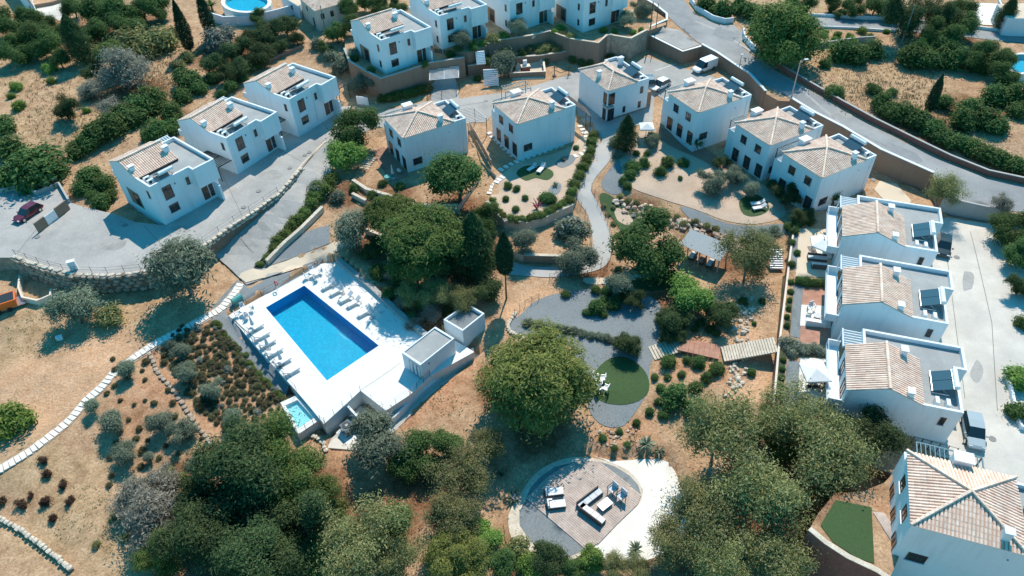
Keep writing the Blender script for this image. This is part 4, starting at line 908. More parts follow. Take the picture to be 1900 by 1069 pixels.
# ------------------------------------------------------------------ stepping stones, steps
def slab_mesh(seed):
    r = random.Random(seed); mb = MB(); P = [(x*r.uniform(.88, 1.08), y*r.uniform(.88, 1.08)) for x, y in ((-.5, -.5), (.5, -.5), (.5, .5), (-.5, .5))]
    mb.prism(P, -.1, .05); return mb.mesh('stepping_stone', 'stone_pale')
SLABS = [slab_mesh(i) for i in range(6)]
for me in SLABS: me.materials[0] = mat('gravel_white')
def stepping(label, px, n, w, d, smooth=True, ground=True):
    P = smooth_poly(px, 8, False) if smooth else px
    Q = [G(u, v) for u, v in P]; seg = [0]
    for a, b in zip(Q[:-1], Q[1:]): seg.append(seg[-1]+(b-a).length)
    root = thing('stepping_path', label, 'path', Q[0])
    for i in range(n):
        s = seg[-1]*(i+.5)/n; j = max(k for k in range(len(seg)-1) if seg[k] <= s); t = (s-seg[j])/(seg[j+1]-seg[j]+1e-9); p = Q[j].lerp(Q[j+1], t); dd = Q[j+1]-Q[j]
        o = link('stepping_stone', SLABS[i % 6], root); o.location = Vector((p.x, p.y, gz(p.x, p.y)+.09))-root.location; o.rotation_euler = (0, 0, math.atan2(dd.y, dd.x)+rnd.uniform(-.08, .08)); o.scale = (d*rnd.uniform(.9, 1.08), w*rnd.uniform(.9, 1.1), 1)
    return root
spx = [(447,527),(438,541),(425,557),(412,572),(395,583),(350,607),(300,632),(255,660),(215,690),(190,718),(160,745),(130,780),(90,813),(50,842),(10,866),(-25,884)]
poly = []
for sgn in (1, -1):
    seq = spx if sgn > 0 else spx[::-1]
    for i, (u, v) in enumerate(seq): poly.append((u+4.5*sgn, v+6*sgn))
sheet('path_bed', poly, 'gravel_pink', .06, 0, 1.0, label='beige bed of the stepping stone path')
stepping('white stepping stone path crossing the sand to the pool', spx, 60, 1.05, .52)
stepping('pale stepping stones beside the curved hedge', [(935,268+60),(920,340),(908,362)], 8, .9, .55)
stepping('pale stepping stones right of the shaded villa wall', [(1075,232),(1090,258),(1086,282),(1062,292)], 10, .9, .6)
stepping('stepping stones along the shaded villa wall', [(925,318),(960,300),(1000,285),(1045,268)], 12, .9, .6)
stepping('stepping stones beside the villa garden doors', [(905,245),(930,270),(955,292)], 8, .9, .6)
def steps(label, lo, hi, width, n, m, zlo=None, zhi=None, name='steps', depth=1.0, riser=.12):
    a = W(*lo, zlo) if zlo is not None else G(*lo); b = W(*hi, zhi) if zhi is not None else G(*hi)
    d = b-a; ang = math.atan2(d.y, d.x); L = math.hypot(d.x, d.y)/n
    r = thing(name, label, 'steps', a, 0)
    for i in range(n):
        mb = MB(); mb.box((0, 0, -.6+riser/2+.55), (L*depth, width, .1+riser)); o = mb.build('tread', m, r)
        p = a.lerp(b, (i+.5)/n)-a; o.location = p; o.rotation_euler = (0, 0, ang)
    return r
steps('white garden steps climbing to the top villas', (912,160), (910,128), 2.6, 9, 'white_paint', .1, 2.6)
steps('narrow white steps above the broad garden steps', (893,120), (890,95), 1.6, 8, 'white_paint', 2.4, 4.1)
steps('curved pale steps beside the rock garden', (1046,108), (1032,92), 1.5, 7, 'stone_pale', .3, 1.8)
steps('white steps beside the carport slats', (1133,92), (1122,68), 1.6, 8, 'stone_pale', .4, 4.0)
steps('striped steps below the shaded villa terrace', (672,318), (690,292), 1.6, 7, 'stone_pale', -1.6, -1.2, depth=.6)
steps('white steps at the terrace corner above the pergola', (1441,500), (1438,462), 1.7, 9, 'white_paint', -3.0, -1.6, depth=.7)
steps('lower flight of pale timber steps from the gravel', (1208,657), (1268,637), 2.2, 11, 'stone_pale', -4.5, -3.7, depth=.8)
r = thing('landing', 'red timber landing between two flights of garden steps', 'deck', W(1262,640,-3.6)); 
P = [W(u, v, -3.6) for u, v in ((1262,629),(1338,641),(1334,667),(1258,650))]
for k in range(8):
    q = [P[0].lerp(P[1], k/8), P[0].lerp(P[1], (k+.94)/8), P[3].lerp(P[2], (k+.94)/8), P[3].lerp(P[2], k/8)]; mb = MB(); mb.prism([(x.x-r.location.x, x.y-r.location.y) for x in q], -.12, .06); mb.build('plank', 'timber_red', r)
steps('upper flight of pale timber steps to the row terrace', (1340,658), (1440,640), 2.3, 20, 'stone_pale', -3.6, -1.9, depth=.9)

# ------------------------------------------------------------------ swimming pool
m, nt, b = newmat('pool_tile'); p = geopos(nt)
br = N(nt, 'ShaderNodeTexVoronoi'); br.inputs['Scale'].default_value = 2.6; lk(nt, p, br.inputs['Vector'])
lk(nt, ramp(nt, br.outputs['Distance'], [(0, (.012, .55, .70)), (.4, (.002, .405, .60)), (.8, (.001, .36, .55))]), b.inputs['Base Color']); b.inputs['Roughness'].default_value = .5  # cell pattern imitates caustic light, put into the floor colour
plain('pool_wall_tile', (.015, .34, .66), .5)
m, nt, b = newmat('pool_water'); nt.nodes.remove(b); p = geopos(nt)
tr = N(nt, 'ShaderNodeBsdfTransparent'); tr.inputs[0].default_value = (.6, .95, 1, 1); gl = N(nt, 'ShaderNodeBsdfGlossy'); gl.inputs['Roughness'].default_value = .04
fr = N(nt, 'ShaderNodeFresnel'); fr.inputs[0].default_value = 1.33; bp = N(nt, 'ShaderNodeBump'); bp.inputs['Strength'].default_value = .6; bp.inputs['Distance'].default_value = .1
lk(nt, noise(nt, 3.2, 5, .65, p), bp.inputs['Height']); lk(nt, bp.outputs[0], fr.inputs['Normal']); lk(nt, bp.outputs[0], gl.inputs['Normal'])
mx = N(nt, 'ShaderNodeMixShader'); lk(nt, fr.outputs[0], mx.inputs[0]); lk(nt, tr.outputs[0], mx.inputs[1]); lk(nt, gl.outputs[0], mx.inputs[2]); lk(nt, mx.outputs[0], nt.nodes['Material Output'].inputs[0])
def pool(label, corners, z, depth, wl, tile_='pool_tile', wallm='pool_wall_tile', coping=None, parentname='swimming_pool'):
    P = [W(u, v, z) for u, v in corners]; c = P[0]; r = thing(parentname, label, 'pool', (c.x, c.y, z-depth))
    L = [(p.x-c.x, p.y-c.y) for p in P]; n = len(L); ar = sum(L[i][0]*L[(i+1) % n][1]-L[(i+1) % n][0]*L[i][1] for i in range(n))
    if ar < 0: L = L[::-1]
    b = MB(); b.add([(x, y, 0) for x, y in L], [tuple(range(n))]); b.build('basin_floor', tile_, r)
    w = MB()
    for i in range(n):
        a, e = L[i], L[(i+1) % n]; w.add([(*a, 0), (*e, 0), (*e, depth), (*a, depth)], [(0, 3, 2, 1)])
    w.build('basin_wall', wallm, r)
    t = MB(); t.add([(x, y, depth-wl) for x, y in L], [tuple(range(n))]); t.build('water', 'pool_water', r)
    return r, L
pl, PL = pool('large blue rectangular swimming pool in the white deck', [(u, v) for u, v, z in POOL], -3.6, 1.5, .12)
cm = MB(); n = 4
for i in range(4):
    a, e = Vector(PL[i]), Vector(PL[(i+1) % 4]); d = (e-a).normalized(); o = Vector((d.y, -d.x))
    cm.prism([tuple(a-d*.35), tuple(e+d*.35), tuple(e+d*.35+o*.35), tuple(a-d*.35+o*.35)], 1.47, 1.52+.003*i)
cm.build('coping', 'white_paint', pl)
# small overflow basin below the deck
kp = [(520,747),(551,733),(593,779),(553,806)]
KP = [W(u, v, -4.1) for u, v in kp]; c0 = KP[0]; kb = thing('small_pool', 'small pale pool on the lower corner of the deck', 'pool', (c0.x, c0.y, -6.2))
mb = MB(); LK = [(p.x-c0.x, p.y-c0.y) for p in KP]; cc = (sum(x for x, y in LK)/4, sum(y for x, y in LK)/4); IN = [(cc[0]+(x-cc[0])*.72, cc[1]+(y-cc[1])*.72) for x, y in LK]
vs = [(x, y, 0) for x, y in LK]+[(x, y, 2.1) for x, y in LK]+[(x, y, 2.1) for x, y in IN]+[(x, y, 1.65) for x, y in IN]
mb.add(vs, [(i, (i+1) % 4, 4+(i+1) % 4, 4+i) for i in range(4)]+[(4+i, 4+(i+1) % 4, 8+(i+1) % 4, 8+i) for i in range(4)]+[(8+i, 8+(i+1) % 4, 12+(i+1) % 4, 12+i) for i in range(4)]); mb.build('basin', 'pool_white', kb)
fm = MB(); fm.prism(IN, 1.6, 1.66); fm.build('basin_floor', 'pool_white', kb)
wm = MB(); wm.add([(x, y, 1.98) for x, y in IN], [(0, 1, 2, 3)] if Vector(IN[1])[0] > 0 else [(0, 1, 2, 3)]); wm.build('water', 'pool_water', kb)
# deck stair court, lower strip
steps('concrete steps in the court below the deck', (700,812), (676,784), 1.8, 7, 'grey_render', -5.5, -4.5)
wall_strip('parapet_wall', 'white wall between deck court and heat pump', D_(z_([(645,757),(668,782),(688,806)], -4.6)), .6, 2, .25, 'white_render')
# ------------------------------------------------------------------ foliage
def unit(v): return v/np.maximum(np.linalg.norm(v, axis=1, keepdims=True), 1e-6)
def leaf_quads(C, Nn, size, elong, rng, curl=.25):
    n = len(C); t = unit(np.cross(Nn, rng.normal(size=(n, 3)))); b = np.cross(Nn, t)
    s = size*rng.uniform(.6, 1.35, (n, 1)); l = s*elong
    v0 = C-t*l; v1 = C-b*s*.55+Nn*s*curl; v2 = C+t*l; v3 = C+b*s*.55+Nn*s*curl
    V = np.stack([v0, v1, v2, v3], 1).reshape(-1, 3); F = np.arange(4*n).reshape(-1, 4)
    return V, F
def lobes_for(shape, n, rng, lr, flat):
    C = []
    if shape == 'branchy':
        K = max(5, n//7); B = []
        while len(B) < K:
            p = rng.normal(size=3); p /= np.linalg.norm(p); p[2] = p[2]*.8+.15; q = p*rng.uniform(.35, .85)
            if all(np.linalg.norm(q-o) > .36 for o in B) or rng.random() < .08: B.append(q)
        for i in range(n):
            q = B[i % K]+rng.normal(size=3)*.17; q[2] *= flat; C.append(q)
        return np.array(C)
    while len(C) < n:
        p = rng.normal(size=3); p /= np.linalg.norm(p); 
        if shape == 'umbrella': p[2] = abs(p[2])*1.0-.15
        rad = rng.uniform(.25, 1.12)**.7*(1-lr*.7); q = p*rad; q[2] *= flat
        C.append(q)
    return np.array(C)
def cloud(shape, seed, nl, lr, flat, nleaf, size, elong=1.4, up=1.5, rand=.5, deep=.25, hollow=.72, feather=.5):
    rng = np.random.default_rng(seed)
    Lc = lobes_for(shape, nl, rng, lr, flat); Lr = lr*rng.uniform(.5, 1.3, nl)
    idx = rng.choice(nl, nleaf*2, p=Lr**2/np.sum(Lr**2)); d = unit(rng.normal(size=(nleaf*2, 3)))
    d[:, 2] = np.where(rng.random(nleaf*2) < .5, np.abs(d[:, 2]), d[:, 2])
    rr = Lr[idx]*np.where(rng.random(nleaf*2) < deep, rng.uniform(.3, .9, nleaf*2), rng.uniform(.86, 1.08, nleaf*2))
    P = Lc[idx]+d*rr[:, None]*np.array([1, 1, .85])
    fz = rng.random(nleaf*2) < feather; gsn = rng.normal(size=(nleaf*2, 3))*(Lr[idx]*.62)[:, None]; gsn[:, 2] *= .8
    P = np.where(fz[:, None], Lc[idx]+gsn, P); d = np.where(fz[:, None], unit(gsn), d)
    dist = np.min(np.linalg.norm(P[:, None, :]-Lc[None], axis=2)/Lr[None], axis=1) if nl*nleaf < 4e6 else np.ones(len(P))
    keep = np.where((dist > hollow) | fz | (rng.random(len(P)) < .18))[0][:nleaf]
    P = P[keep]; d = d[keep]
    Nn = unit(d+unit(P+1e-6)*.35+np.array([0, 0, up])+rng.normal(size=P.shape)*rand)
    return P, Nn, Lc, Lr, rng
def trunk_mesh(name, hc, Lc, r0, m, seed, limbs=7, lean=.1, top=.6):
    r = random.Random(seed); mb = MB(); lx, ly = r.uniform(-lean, lean), r.uniform(-lean, lean)
    fork = hc*top*.75
    base = [(-lx*.3, -ly*.3, -.12), (lx*.2, ly*.2, fork*.5), (lx, ly, fork)]
    mb.tube(base, [r0*1.25, r0*.95, r0*.8], 8)
    ids = sorted(range(len(Lc)), key=lambda i: r.random())[:limbs]
    for i in ids:
        e = Vector(Lc[i])*.8+Vector((0, 0, hc)); s = Vector((lx, ly, fork*r.uniform(.75, 1))); mid = s.lerp(e, .5)+Vector((r.uniform(-.08, .08), r.uniform(-.08, .08), r.uniform(-.05, .08)))
        mb.tube([s, mid, e], [r0*.6, r0*.38, r0*.14], 6)
    return mb.mesh(name, m, True)
PROTO = {}
def mk(kind, var, hc, leafm, barkm, shape, nl, lr, flat, nleaf, size, r0, seeds=3, **kw):
    tr = {k: kw.pop(k) for k in ('limbs', 'lean', 'top') if k in kw}
    PROTO[kind] = (hc, [])
    for s in range(seeds):
        P, Nn, Lc, Lr, rng = cloud(shape, 100*len(PROTO)+s, nl, lr, flat, nleaf, size, **{k: v for k, v in kw.items() if k != 'elong'})
        V, F = leaf_quads(P+np.array([0, 0, hc]), Nn, size, kw.get('elong', 1.4), rng)
        me = bpy.data.meshes.new('crown'); me.from_pydata(V.tolist(), [], F.tolist()); me.materials.append(mat(leafm))
        PROTO[kind][1].append((me, trunk_mesh('trunk', hc, Lc, r0, barkm, s, **tr) if r0 else None))
mk('umbrella', 3, 1.35, 'leaf_pine', 'bark', 'umbrella', 60, .24, .5, 24000, .026, .055, elong=1.8, top=.9, limbs=12, deep=.15, feather=0.4)
mk('round', 3, .85, 'leaf_pine_yellow', 'bark', 'ball', 110, .24, .72, 38000, .021, .05, seeds=2, elong=1.8, limbs=8, deep=.12, feather=0.35)
mk('domepine', 3, .8, 'leaf_pine', 'bark', 'ball', 80, .25, .72, 18000, .032, .05, seeds=2, elong=1.6, limbs=8, feather=.5)
mk('pine', 3, 1.25, 'leaf_dark', 'bark', 'branchy', 46, .30, 1.15, 18000, .030, .05, elong=1.6, feather=0.8)
mk('greenpine', 3, 1.1, 'leaf_pine', 'bark', 'branchy', 46, .29, .95, 18000, .030, .05, elong=1.6, up=.45, feather=0.7)
mk('olive', 3, 1.05, 'leaf_olive', 'bark_grey', 'branchy', 26, .36, .78, 9000, .040, .075, seeds=4, elong=1.9, limbs=9, feather=0.75)
mk('dense', 3, .85, 'leaf_dense', 'bark', 'branchy', 40, .30, .8, 12000, .040, .06, seeds=4, elong=1.3, feather=0.6)
mk('darktree', 3, .95, 'leaf_dark', 'bark', 'branchy', 36, .31, .9, 12000, .040, .06, elong=1.4, feather=0.65)
mk('bright', 3, .8, 'leaf_bright', 'bark', 'branchy', 36, .30, .78, 8000, .052, .06, elong=1.3, feather=0.6)
mk('gum', 3, 1.25, 'leaf_gum', 'bark_grey', 'branchy', 70, .25, 1.0, 14000, .024, .04, seeds=4, elong=1.6, rand=.8, limbs=16, deep=.35, feather=0.9)
mk('bare', 3, .75, 'leaf_grey', 'bark_grey', 'ball', 36, .28, .75, 6500, .034, .03, elong=2.0, rand=1.3, limbs=16, deep=.6, feather=0.9)
mk('bush', 3, .5, 'leaf_dense', 'bark', 'ball', 16, .45, .62, 2600, .085, .05, seeds=5, elong=1.3, limbs=3)
mk('hedgebush', 3, .55, 'leaf_pine', 'bark', 'ball', 18, .45, .7, 2600, .085, .05, seeds=4, elong=1.3, limbs=3)
mk('brightbush', 3, .5, 'leaf_bright', 'bark', 'ball', 14, .45, .62, 2200, .09, .05, elong=1.3, limbs=3)
mk('olivebush', 3, .55, 'leaf_olive', 'bark_grey', 'ball', 14, .45, .7, 2200, .085, .06, elong=1.8, limbs=4, feather=0.7)
mk('silverbush', 3, .55, 'leaf_silver', 'bark_grey', 'ball', 16, .42, .68, 2200, .085, .05, elong=1.6, limbs=4, feather=0.6)
mk('drybush', 3, .5, 'leaf_gum', 'bark_grey', 'ball', 14, .42, .62, 1800, .085, .05, elong=1.8, limbs=5, rand=.8, feather=0.8)
mk('redbush', 3, .55, 'leaf_red', 'bark', 'ball', 10, .42, .8, 900, .10, .05, elong=1.8, limbs=5, rand=.8, feather=0.8)
mk('flowerbush', 3, .5, 'leaf_flower', 'bark', 'ball', 16, .42, .66, 2400, .085, .04, elong=1.2, limbs=3)
mk('lavender', 3, .38, 'leaf_lavender', 'bark', 'ball', 8, .5, .55, 420, .15, 0, seeds=4, elong=2.2, rand=.6)
mk('silvermound', 3, .38, 'leaf_silver', 'bark', 'ball', 8, .5, .55, 420, .15, 0, seeds=3, elong=1.8, rand=.6)
# cypress: slim cone of tight leaves
def mk_cypress(kind, leafm, H, nleaf, size, z0=.06, bulge=.75, seeds=3, loose=.12):
    PROTO[kind] = (H/2, [])
    for s in range(seeds):
        rng = np.random.default_rng(900+s+len(PROTO)*7); t = rng.random(nleaf)**.85; z = z0*H+t*(1-z0)*H
        prof = np.sin(np.pi*np.clip(.12+.88*t**bulge, 0, 1))**.75; a = rng.uniform(0, 2*np.pi, nleaf)
        lump = 1+loose*np.sin(a*3+z*2.1+s)*np.sin(z*3.7+a)+loose*rng.normal(size=nleaf)
        r = prof*lump*np.where(rng.random(nleaf) < .2, rng.uniform(.4, .9, nleaf), 1)
        P = np.stack([r*np.cos(a), r*np.sin(a), z], 1); d = np.stack([np.cos(a), np.sin(a), np.full(nleaf, .5)], 1)
        V, F = leaf_quads(P, unit(d+rng.normal(size=P.shape)*.5), size, 1.8, rng)
        me = bpy.data.meshes.new('crown'); me.from_pydata(V.tolist(), [], F.tolist()); me.materials.append(mat(leafm))
        tb = MB(); tb.tube([(0, 0, -.3), (0, 0, H*.85)], [.13, .03], 7); PROTO[kind][1].append((me, tb.mesh('trunk', 'bark', True)))
mk_cypress('cypress', 'leaf_cypress', 9.0, 6500, .095)
mk_cypress('tallcypress', 'leaf_cypress', 11.0, 6000, .10, z0=.42)
mk_cypress('conifer', 'leaf_dark', 4.6, 13000, .055, z0=.08, bulge=.55, loose=.28)
# agave and palm rosettes
def rosette(kind, leafm, n, L, wdt, h, seeds=2):
    PROTO[kind] = (h, [])
    for s in range(seeds):
        r = random.Random(s+50); V = []; F = []
        for i in range(n):
            a = r.uniform(0, 6.283); el = r.uniform(.15, 1.25); l = L*r.uniform(.7, 1.1); d = Vector((math.cos(a)*math.cos(el), math.sin(a)*math.cos(el), math.sin(el))); sd = Vector((-math.sin(a), math.cos(a), 0))*wdt
            b = Vector((0, 0, h)); m1 = b+d*l*.5; e = b+d*l-Vector((0, 0, l*.25*(1.3-el))); o = len(V)
            V += [tuple(b-sd*.6), tuple(b+sd*.6), tuple(m1+sd), tuple(m1-sd), tuple(e)]; F += [(o, o+1, o+2, o+3), (o+3, o+2, o+4)]
        me = bpy.data.meshes.new('crown'); me.from_pydata(V, [], F); me.materials.append(mat(leafm))
        tb = MB(); tb.tube([(0, 0, -.1), (0, 0, h)], [.12, .1], 7); PROTO[kind][1].append((me, tb.mesh('trunk', 'bark', True)))
rosette('agave', 'leaf_olive', 34, 1.0, .07, .08); rosette('palm', 'leaf_dense', 60, 1.0, .05, .55)
BRANCHY = ('pine', 'greenpine', 'olive', 'dense', 'darktree', 'bright', 'gum')
NAMES = {'domepine': ('pine_tree', 'pine tree'), 'umbrella': ('pine_tree', 'pine tree'), 'round': ('pine_tree', 'pine tree'), 'pine': ('pine_tree', 'pine tree'), 'greenpine': ('pine_tree', 'pine tree'), 'olive': ('olive_tree', 'olive tree'), 'dense': ('leafy_tree', 'tree'), 'darktree': ('leafy_tree', 'tree'), 'bright': ('leafy_tree', 'tree'), 'gum': ('eucalyptus_tree', 'tree'), 'bare': ('dry_shrub', 'shrub'), 'cypress': ('cypress_tree', 'cypress'), 'tallcypress': ('cypress_tree', 'cypress'), 'conifer': ('conifer_tree', 'tree'), 'lavender': ('lavender_bush', 'bush'), 'silvermound': ('cushion_plant', 'plant'), 'agave': ('agave', 'plant'), 'palm': ('palm_shrub', 'palm'), 'flowerbush': ('flowering_shrub', 'shrub')}
def plant(kind, u, v, rpx, label, group=None, squash=1.0, hb=None):
    if kind in BRANCHY: rpx *= .9
    hc, L = PROTO[kind]; g = G(u, v); r = rpx*pxm(g)
    for _ in range(3): g = GH(u, v, hc*r*squash); r = rpx*pxm(g+Vector((0, 0, hc*r)))
    return plant_at(kind, g, r, label, group, squash)
def plant_at(kind, g, r, label, group=None, squash=1.0):
    hc, L = PROTO[kind]; cm, tm = L[rnd.randrange(len(L))]; nm, cat = NAMES.get(kind, ('shrub', 'shrub'))
    if tm is None:
        o = link(nm, cm); o.location = g; o.rotation_euler = (0, 0, rnd.uniform(0, 6.28)); o.scale = (r, r, r*squash); return tag(o, label, cat, group)
    t = thing(nm, label, cat, g, rnd.uniform(0, 6.28), group, (r, r, r*squash)); link('crown', cm, t); link('trunk', tm, t); return t
def many(kind, label, group, pts, squash=1.0):
    n = len(pts); su = max(p[0] for p in pts)-min(p[0] for p in pts); sv = max(p[1] for p in pts)-min(p[1] for p in pts); ax = 0 if su >= sv*.8 else 1
    ORD = 'first second third fourth fifth sixth seventh eighth ninth tenth eleventh twelfth thirteenth fourteenth fifteenth sixteenth seventeenth eighteenth nineteenth twentieth'.split()
    for i, p in enumerate(sorted(pts, key=lambda q: q[ax])):
        plant(kind, p[0], p[1], p[2], (ORD[i]+(' from the left, ' if ax == 0 else ' from the top, ')+label) if n <= 20 else label, group, squash)
# ---- trees that stand out
plant('domepine', 1458, 60, 72, 'broad dome shaped pine beside the road bend')
plant('umbrella', 728, 395, 52, 'left light green crown of the two umbrella pines above the pool')
plant('umbrella', 792, 436, 76, 'right light green crown of the two umbrella pines above the pool')
plant('umbrella', 768, 492, 52, 'lower umbrella pine crown shading the pool planter')
plant('round', 1000, 695, 112, 'huge round pine beside the round lawn')
plant('olive', 335, 500, 66, 'large olive tree on the stone wall below the parking court')
plant('olive', 133, 572, 42, 'grey green olive tree on the sand at the left')
plant('drybush', 206, 584, 25, 'round olive brown shrub beside the left olive tree')
plant('olive', 642, 424, 46, 'dusty olive tree at the end of the ramp hedge')
plant('olive', 1067, 474, 36, 'olive tree leaning over the winding path')
plant('olive', 968, 442, 28, 'small olive tree beside the tall cypress')
plant('dense', 850, 338, 68, 'large dark leafy tree below the left pyramid roofed villa')
plant('conifer', 880, 455, 33, 'tall dark conifer behind the round pine')
plant('gum', 812, 545, 34, 'thin tree on the bank behind the planter'); plant('gum', 862, 560, 32, 'thin tree above the pool store'); plant('gum', 760, 545, 30, 'thin tree casting shade on the deck')
plant('darktree', 905, 530, 34, 'shaded tree behind the pool store')
plant('tallcypress', 937, 495, 15, 'slim dark cypress with bare trunk in the garden middle')
plant('cypress', 338, 50, 11, 'left of two dark cypresses near the top left')
plant('cypress', 381, 28, 11, 'right of two dark cypresses beside the oval pool')
plant('dense', 1205, 456, 68, 'leafy green tree left of the metal roofed pergola')
plant('bright', 1280, 545, 46, 'bright green tree with pale blossom below the pergola')
plant('gum', 1392, 472, 58, 'grey green tree between pergola and row terrace')
plant('darktree', 1165, 642, 27, 'small dark tree on the edge of the round lawn')
plant('olive', 682, 818, 54, 'old olive tree with thick trunk below the deck')
plant('dense', 660, 235, 46, 'round green tree standing in the ramp')
plant('bright', 642, 290, 36, 'bright green tree below the round tree in the ramp')
plant('gum', 1750, 352, 38, 'feathery tree at the upper corner of the light court')
plant('olive', 940, 118, 28, 'bushy olive tree beside the broad white steps')
plant('olive', 860, 70, 21, 'olive tree before the top edge villa')
plant('olive', 965, 48, 21, 'olive tree before the villa cut by the top edge')
plant('olive', 1158, 34, 19, 'old olive tree in the angular stone planter')
plant('olive', 1185, 14, 17, 'olive tree beside the curved road wall'); plant('olive', 1202, 22, 14, 'small olive tree inside the road bend')
plant('conifer', 1163, 248, 17, 'young conifer beside the tall villa')
plant('dense', 790, 838, 48, 'dark glossy tree right of the old olive'); plant('dense', 752, 852, 36, 'left part of the dark glossy clump below the deck'); plant('dense', 838, 828, 34, 'right part of the dark glossy clump below the deck')
plant('gum', 868, 880, 62, 'airy grey green tree left of the round timber deck'); plant('gum', 905, 822, 40, 'airy tree beside the huge round pine'); plant('gum', 845, 960, 58, 'drooping tree left of the timber deck edge')
plant('round', 842, 1038, 62, 'olive green rounded crown at the bottom edge')
plant('bright', 900, 992, 34, 'bright green shrub tree left of the slate bed')
for u, v, r, l in ((1335,800,88,'airy grey green tree right of the huge pine'),(1470,770,72,'leafy tree below the row terrace wall'),(1545,860,88,'wide airy tree beside the near row villa'),(1400,920,92,'tall pale tree right of the white gravel'),(1300,940,72,'drooping tree over the white gravel'),(1245,1010,58,'low tree at the white gravel edge'),(1440,1030,78,'tree at the bottom edge beside the dark wall'),(1330,1040,66,'tree at the bottom edge below the white gravel'),(1540,915,46,'branch crown over the bottom right lawn')):
    plant('gum', u, v, r, l)
plant('darktree', 1618, 805, 50, 'dark tree before the near row villa'); plant('darktree', 1560, 785, 30, 'small dark tree at the near row villa wall'); plant('olive', 1505, 748, 26, 'olive tree under the square parasol')
for u, v, r, k, l in ((500,830,66,'greenpine','pine below the small pool'),(455,880,84,'pine','dark pine left of the old olive'),(540,890,70,'greenpine','pine crown with yellow tips below the small pool'),(440,970,88,'pine','darkest pine in the lower left'),(540,985,72,'pine','dark pine at the bottom left of the pale tree'),(370,1010,66,'pine','dark pine beside the dry shrubs'),(300,1030,46,'greenpine','green pine at the bottom edge'),(600,930,52,'greenpine','yellow green pine beside the brown earth'),(470,1050,70,'pine','dark pine cut by the bottom edge'),(385,930,52,'pine','slim dark pine behind the dry shrub')):
    plant(k, u, v, r, l)
plant('gum', 655, 1010, 88, 'pale leafy tree with bare twigs at the bottom'); plant('dense', 720, 975, 52, 'green crown right of the pale leafy tree'); plant('dense', 600, 1040, 52, 'green crown at the bottom left of the pale tree'); plant('gum', 730, 1040, 52, 'pale crown at the bottom edge')
plant('bare', 345, 945, 40, 'pale grey leafless shrub beside the dark pine'); plant('bare', 285, 960, 62, 'grey dry shrub on the lower left slope'); plant('bare', 250, 920, 40, 'thin dry shrub above the grey one'); plant('bare', 300, 890, 34, 'dry twigs below the olive garden')
for u, v, r, k, l in ((1020,1030,34,'darktree','dark shrub on the slate bed edge'),(1100,1040,30,'bright','bright green shrub below the timber deck'),(1060,1055,30,'dense','shrub at the bottom edge below the deck'),(985,1055,28,'bright','shrub below the stone ring'),(1145,1050,30,'gum','feathery shrub below the white gravel'),(1185,1050,28,'gum','shrub at the white gravel bottom'),(930,1050,34,'dense','dark shrub at the bottom edge'),(960,1010,22,'drybush','dry shrub left of the stone ring')):
    plant(k, u, v, r, l)
for u, v, r, k, l in ((1880,425,40,'dense','dense tree at the right edge of the court'),(1893,470,34,'dense','lower dense crown at the right edge'),(1895,530,26,'darktree','dark shrub at the right edge'),(1862,375,22,'bare','bare spiky shrub by the court wall end'),(1888,700,26,'brightbush','green shrub behind the white court wall'),(1893,765,22,'bush','dark shrub behind the white court wall'),(1898,600,16,'bush','shrub peeping in at the right edge'),(1545,372,26,'palm','palm like shrub at the right joined villa'),(1290,268,24,'palm','palm shrub on the villa terrace'),(1200,825,24,'agave','spiky agave above the white gravel'),(1222,838,18,'agave','second spiky agave above the white gravel'),(952,925,22,'agave','spiky agave left of the stone ring'),(1180,1020,22,'agave','agave at the white gravel edge'),(930,880,18,'agave','agave under the airy tree'),(22,778,36,'brightbush','bright green shrub cut by the left edge')):
    plant(k, u, v, r, l)
for u, v, r, k, l in ((835,478,36,'darktree','dark tree between the umbrella pines and the conifer'),(905,400,30,'dense','leafy tree behind the tall cypress'),(1252,592,30,'darktree','dark tree at the right end of the gravel bed'),(1342,585,28,'darktree','dark tree above the red timber landing'),(1425,432,22,'olive','small olive at the end of the gravel strip'),(1150,530,26,'olive','olive over the cream garden path'),(700,455,24,'darktree','dark tree beside the pool planter'),(1230,505,24,'dense','leafy tree on the lower lawn edge')):
    plant(k, u, v, r, l)
# ---- shrub masses
many('dense', 'dense green tree in the wood at the top left', 'trees at the top left', [(20,45,34),(55,70,36),(25,95,32),(90,85,34),(60,35,30),(110,110,22),(95,55,26),(170,25,38),(215,30,38),(265,18,36),(180,60,30),(240,50,30),(300,15,26),(135,15,26),(200,8,30)])
plant('conifer', 138, 72, 20, 'bluish conifer at the top left wood edge')
many('drybush', 'olive brown shrub on the top left slope', 'brownish shrubs at the top left', [(240,78,34),(290,75,32),(175,100,22),(265,95,24),(322,65,18),(330,120,12),(350,105,14)])
plant('umbrella', 205, 95, 30, 'bright pine crown above the grey shrub'); plant('bare', 228, 128, 46, 'big grey leafless shrub on the top left slope'); plant('bare', 165, 165, 26, 'low grey thicket on the top left slope')
plant('bare', 205, 200, 28, 'grey twiggy thicket left of the hedge row'); plant('darktree', 120, 203, 27, 'single dark bush in the dry field'); plant('darktree', 175, 135, 22, 'dark bush left of the grey shrub')
many('bush', 'green bush of the hedge row behind the left villas', 'hedge row behind the left villas', [(345,148,28),(285,185,30),(262,200,28),(238,215,30),(210,232,30),(185,248,28),(158,265,24),(140,278,20),(318,212,24),(292,240,24),(322,235,18),(275,250,16),(368,165,16),(340,180,18)])
many('bush', 'green bush left of the end villa', 'bushes left of the end villa', [(60,312,52),(20,275,28),(15,330,30),(165,328,26),(192,340,20),(150,352,18),(188,375,18),(205,362,14),(170,365,12),(105,320,18),(8,232,22)])
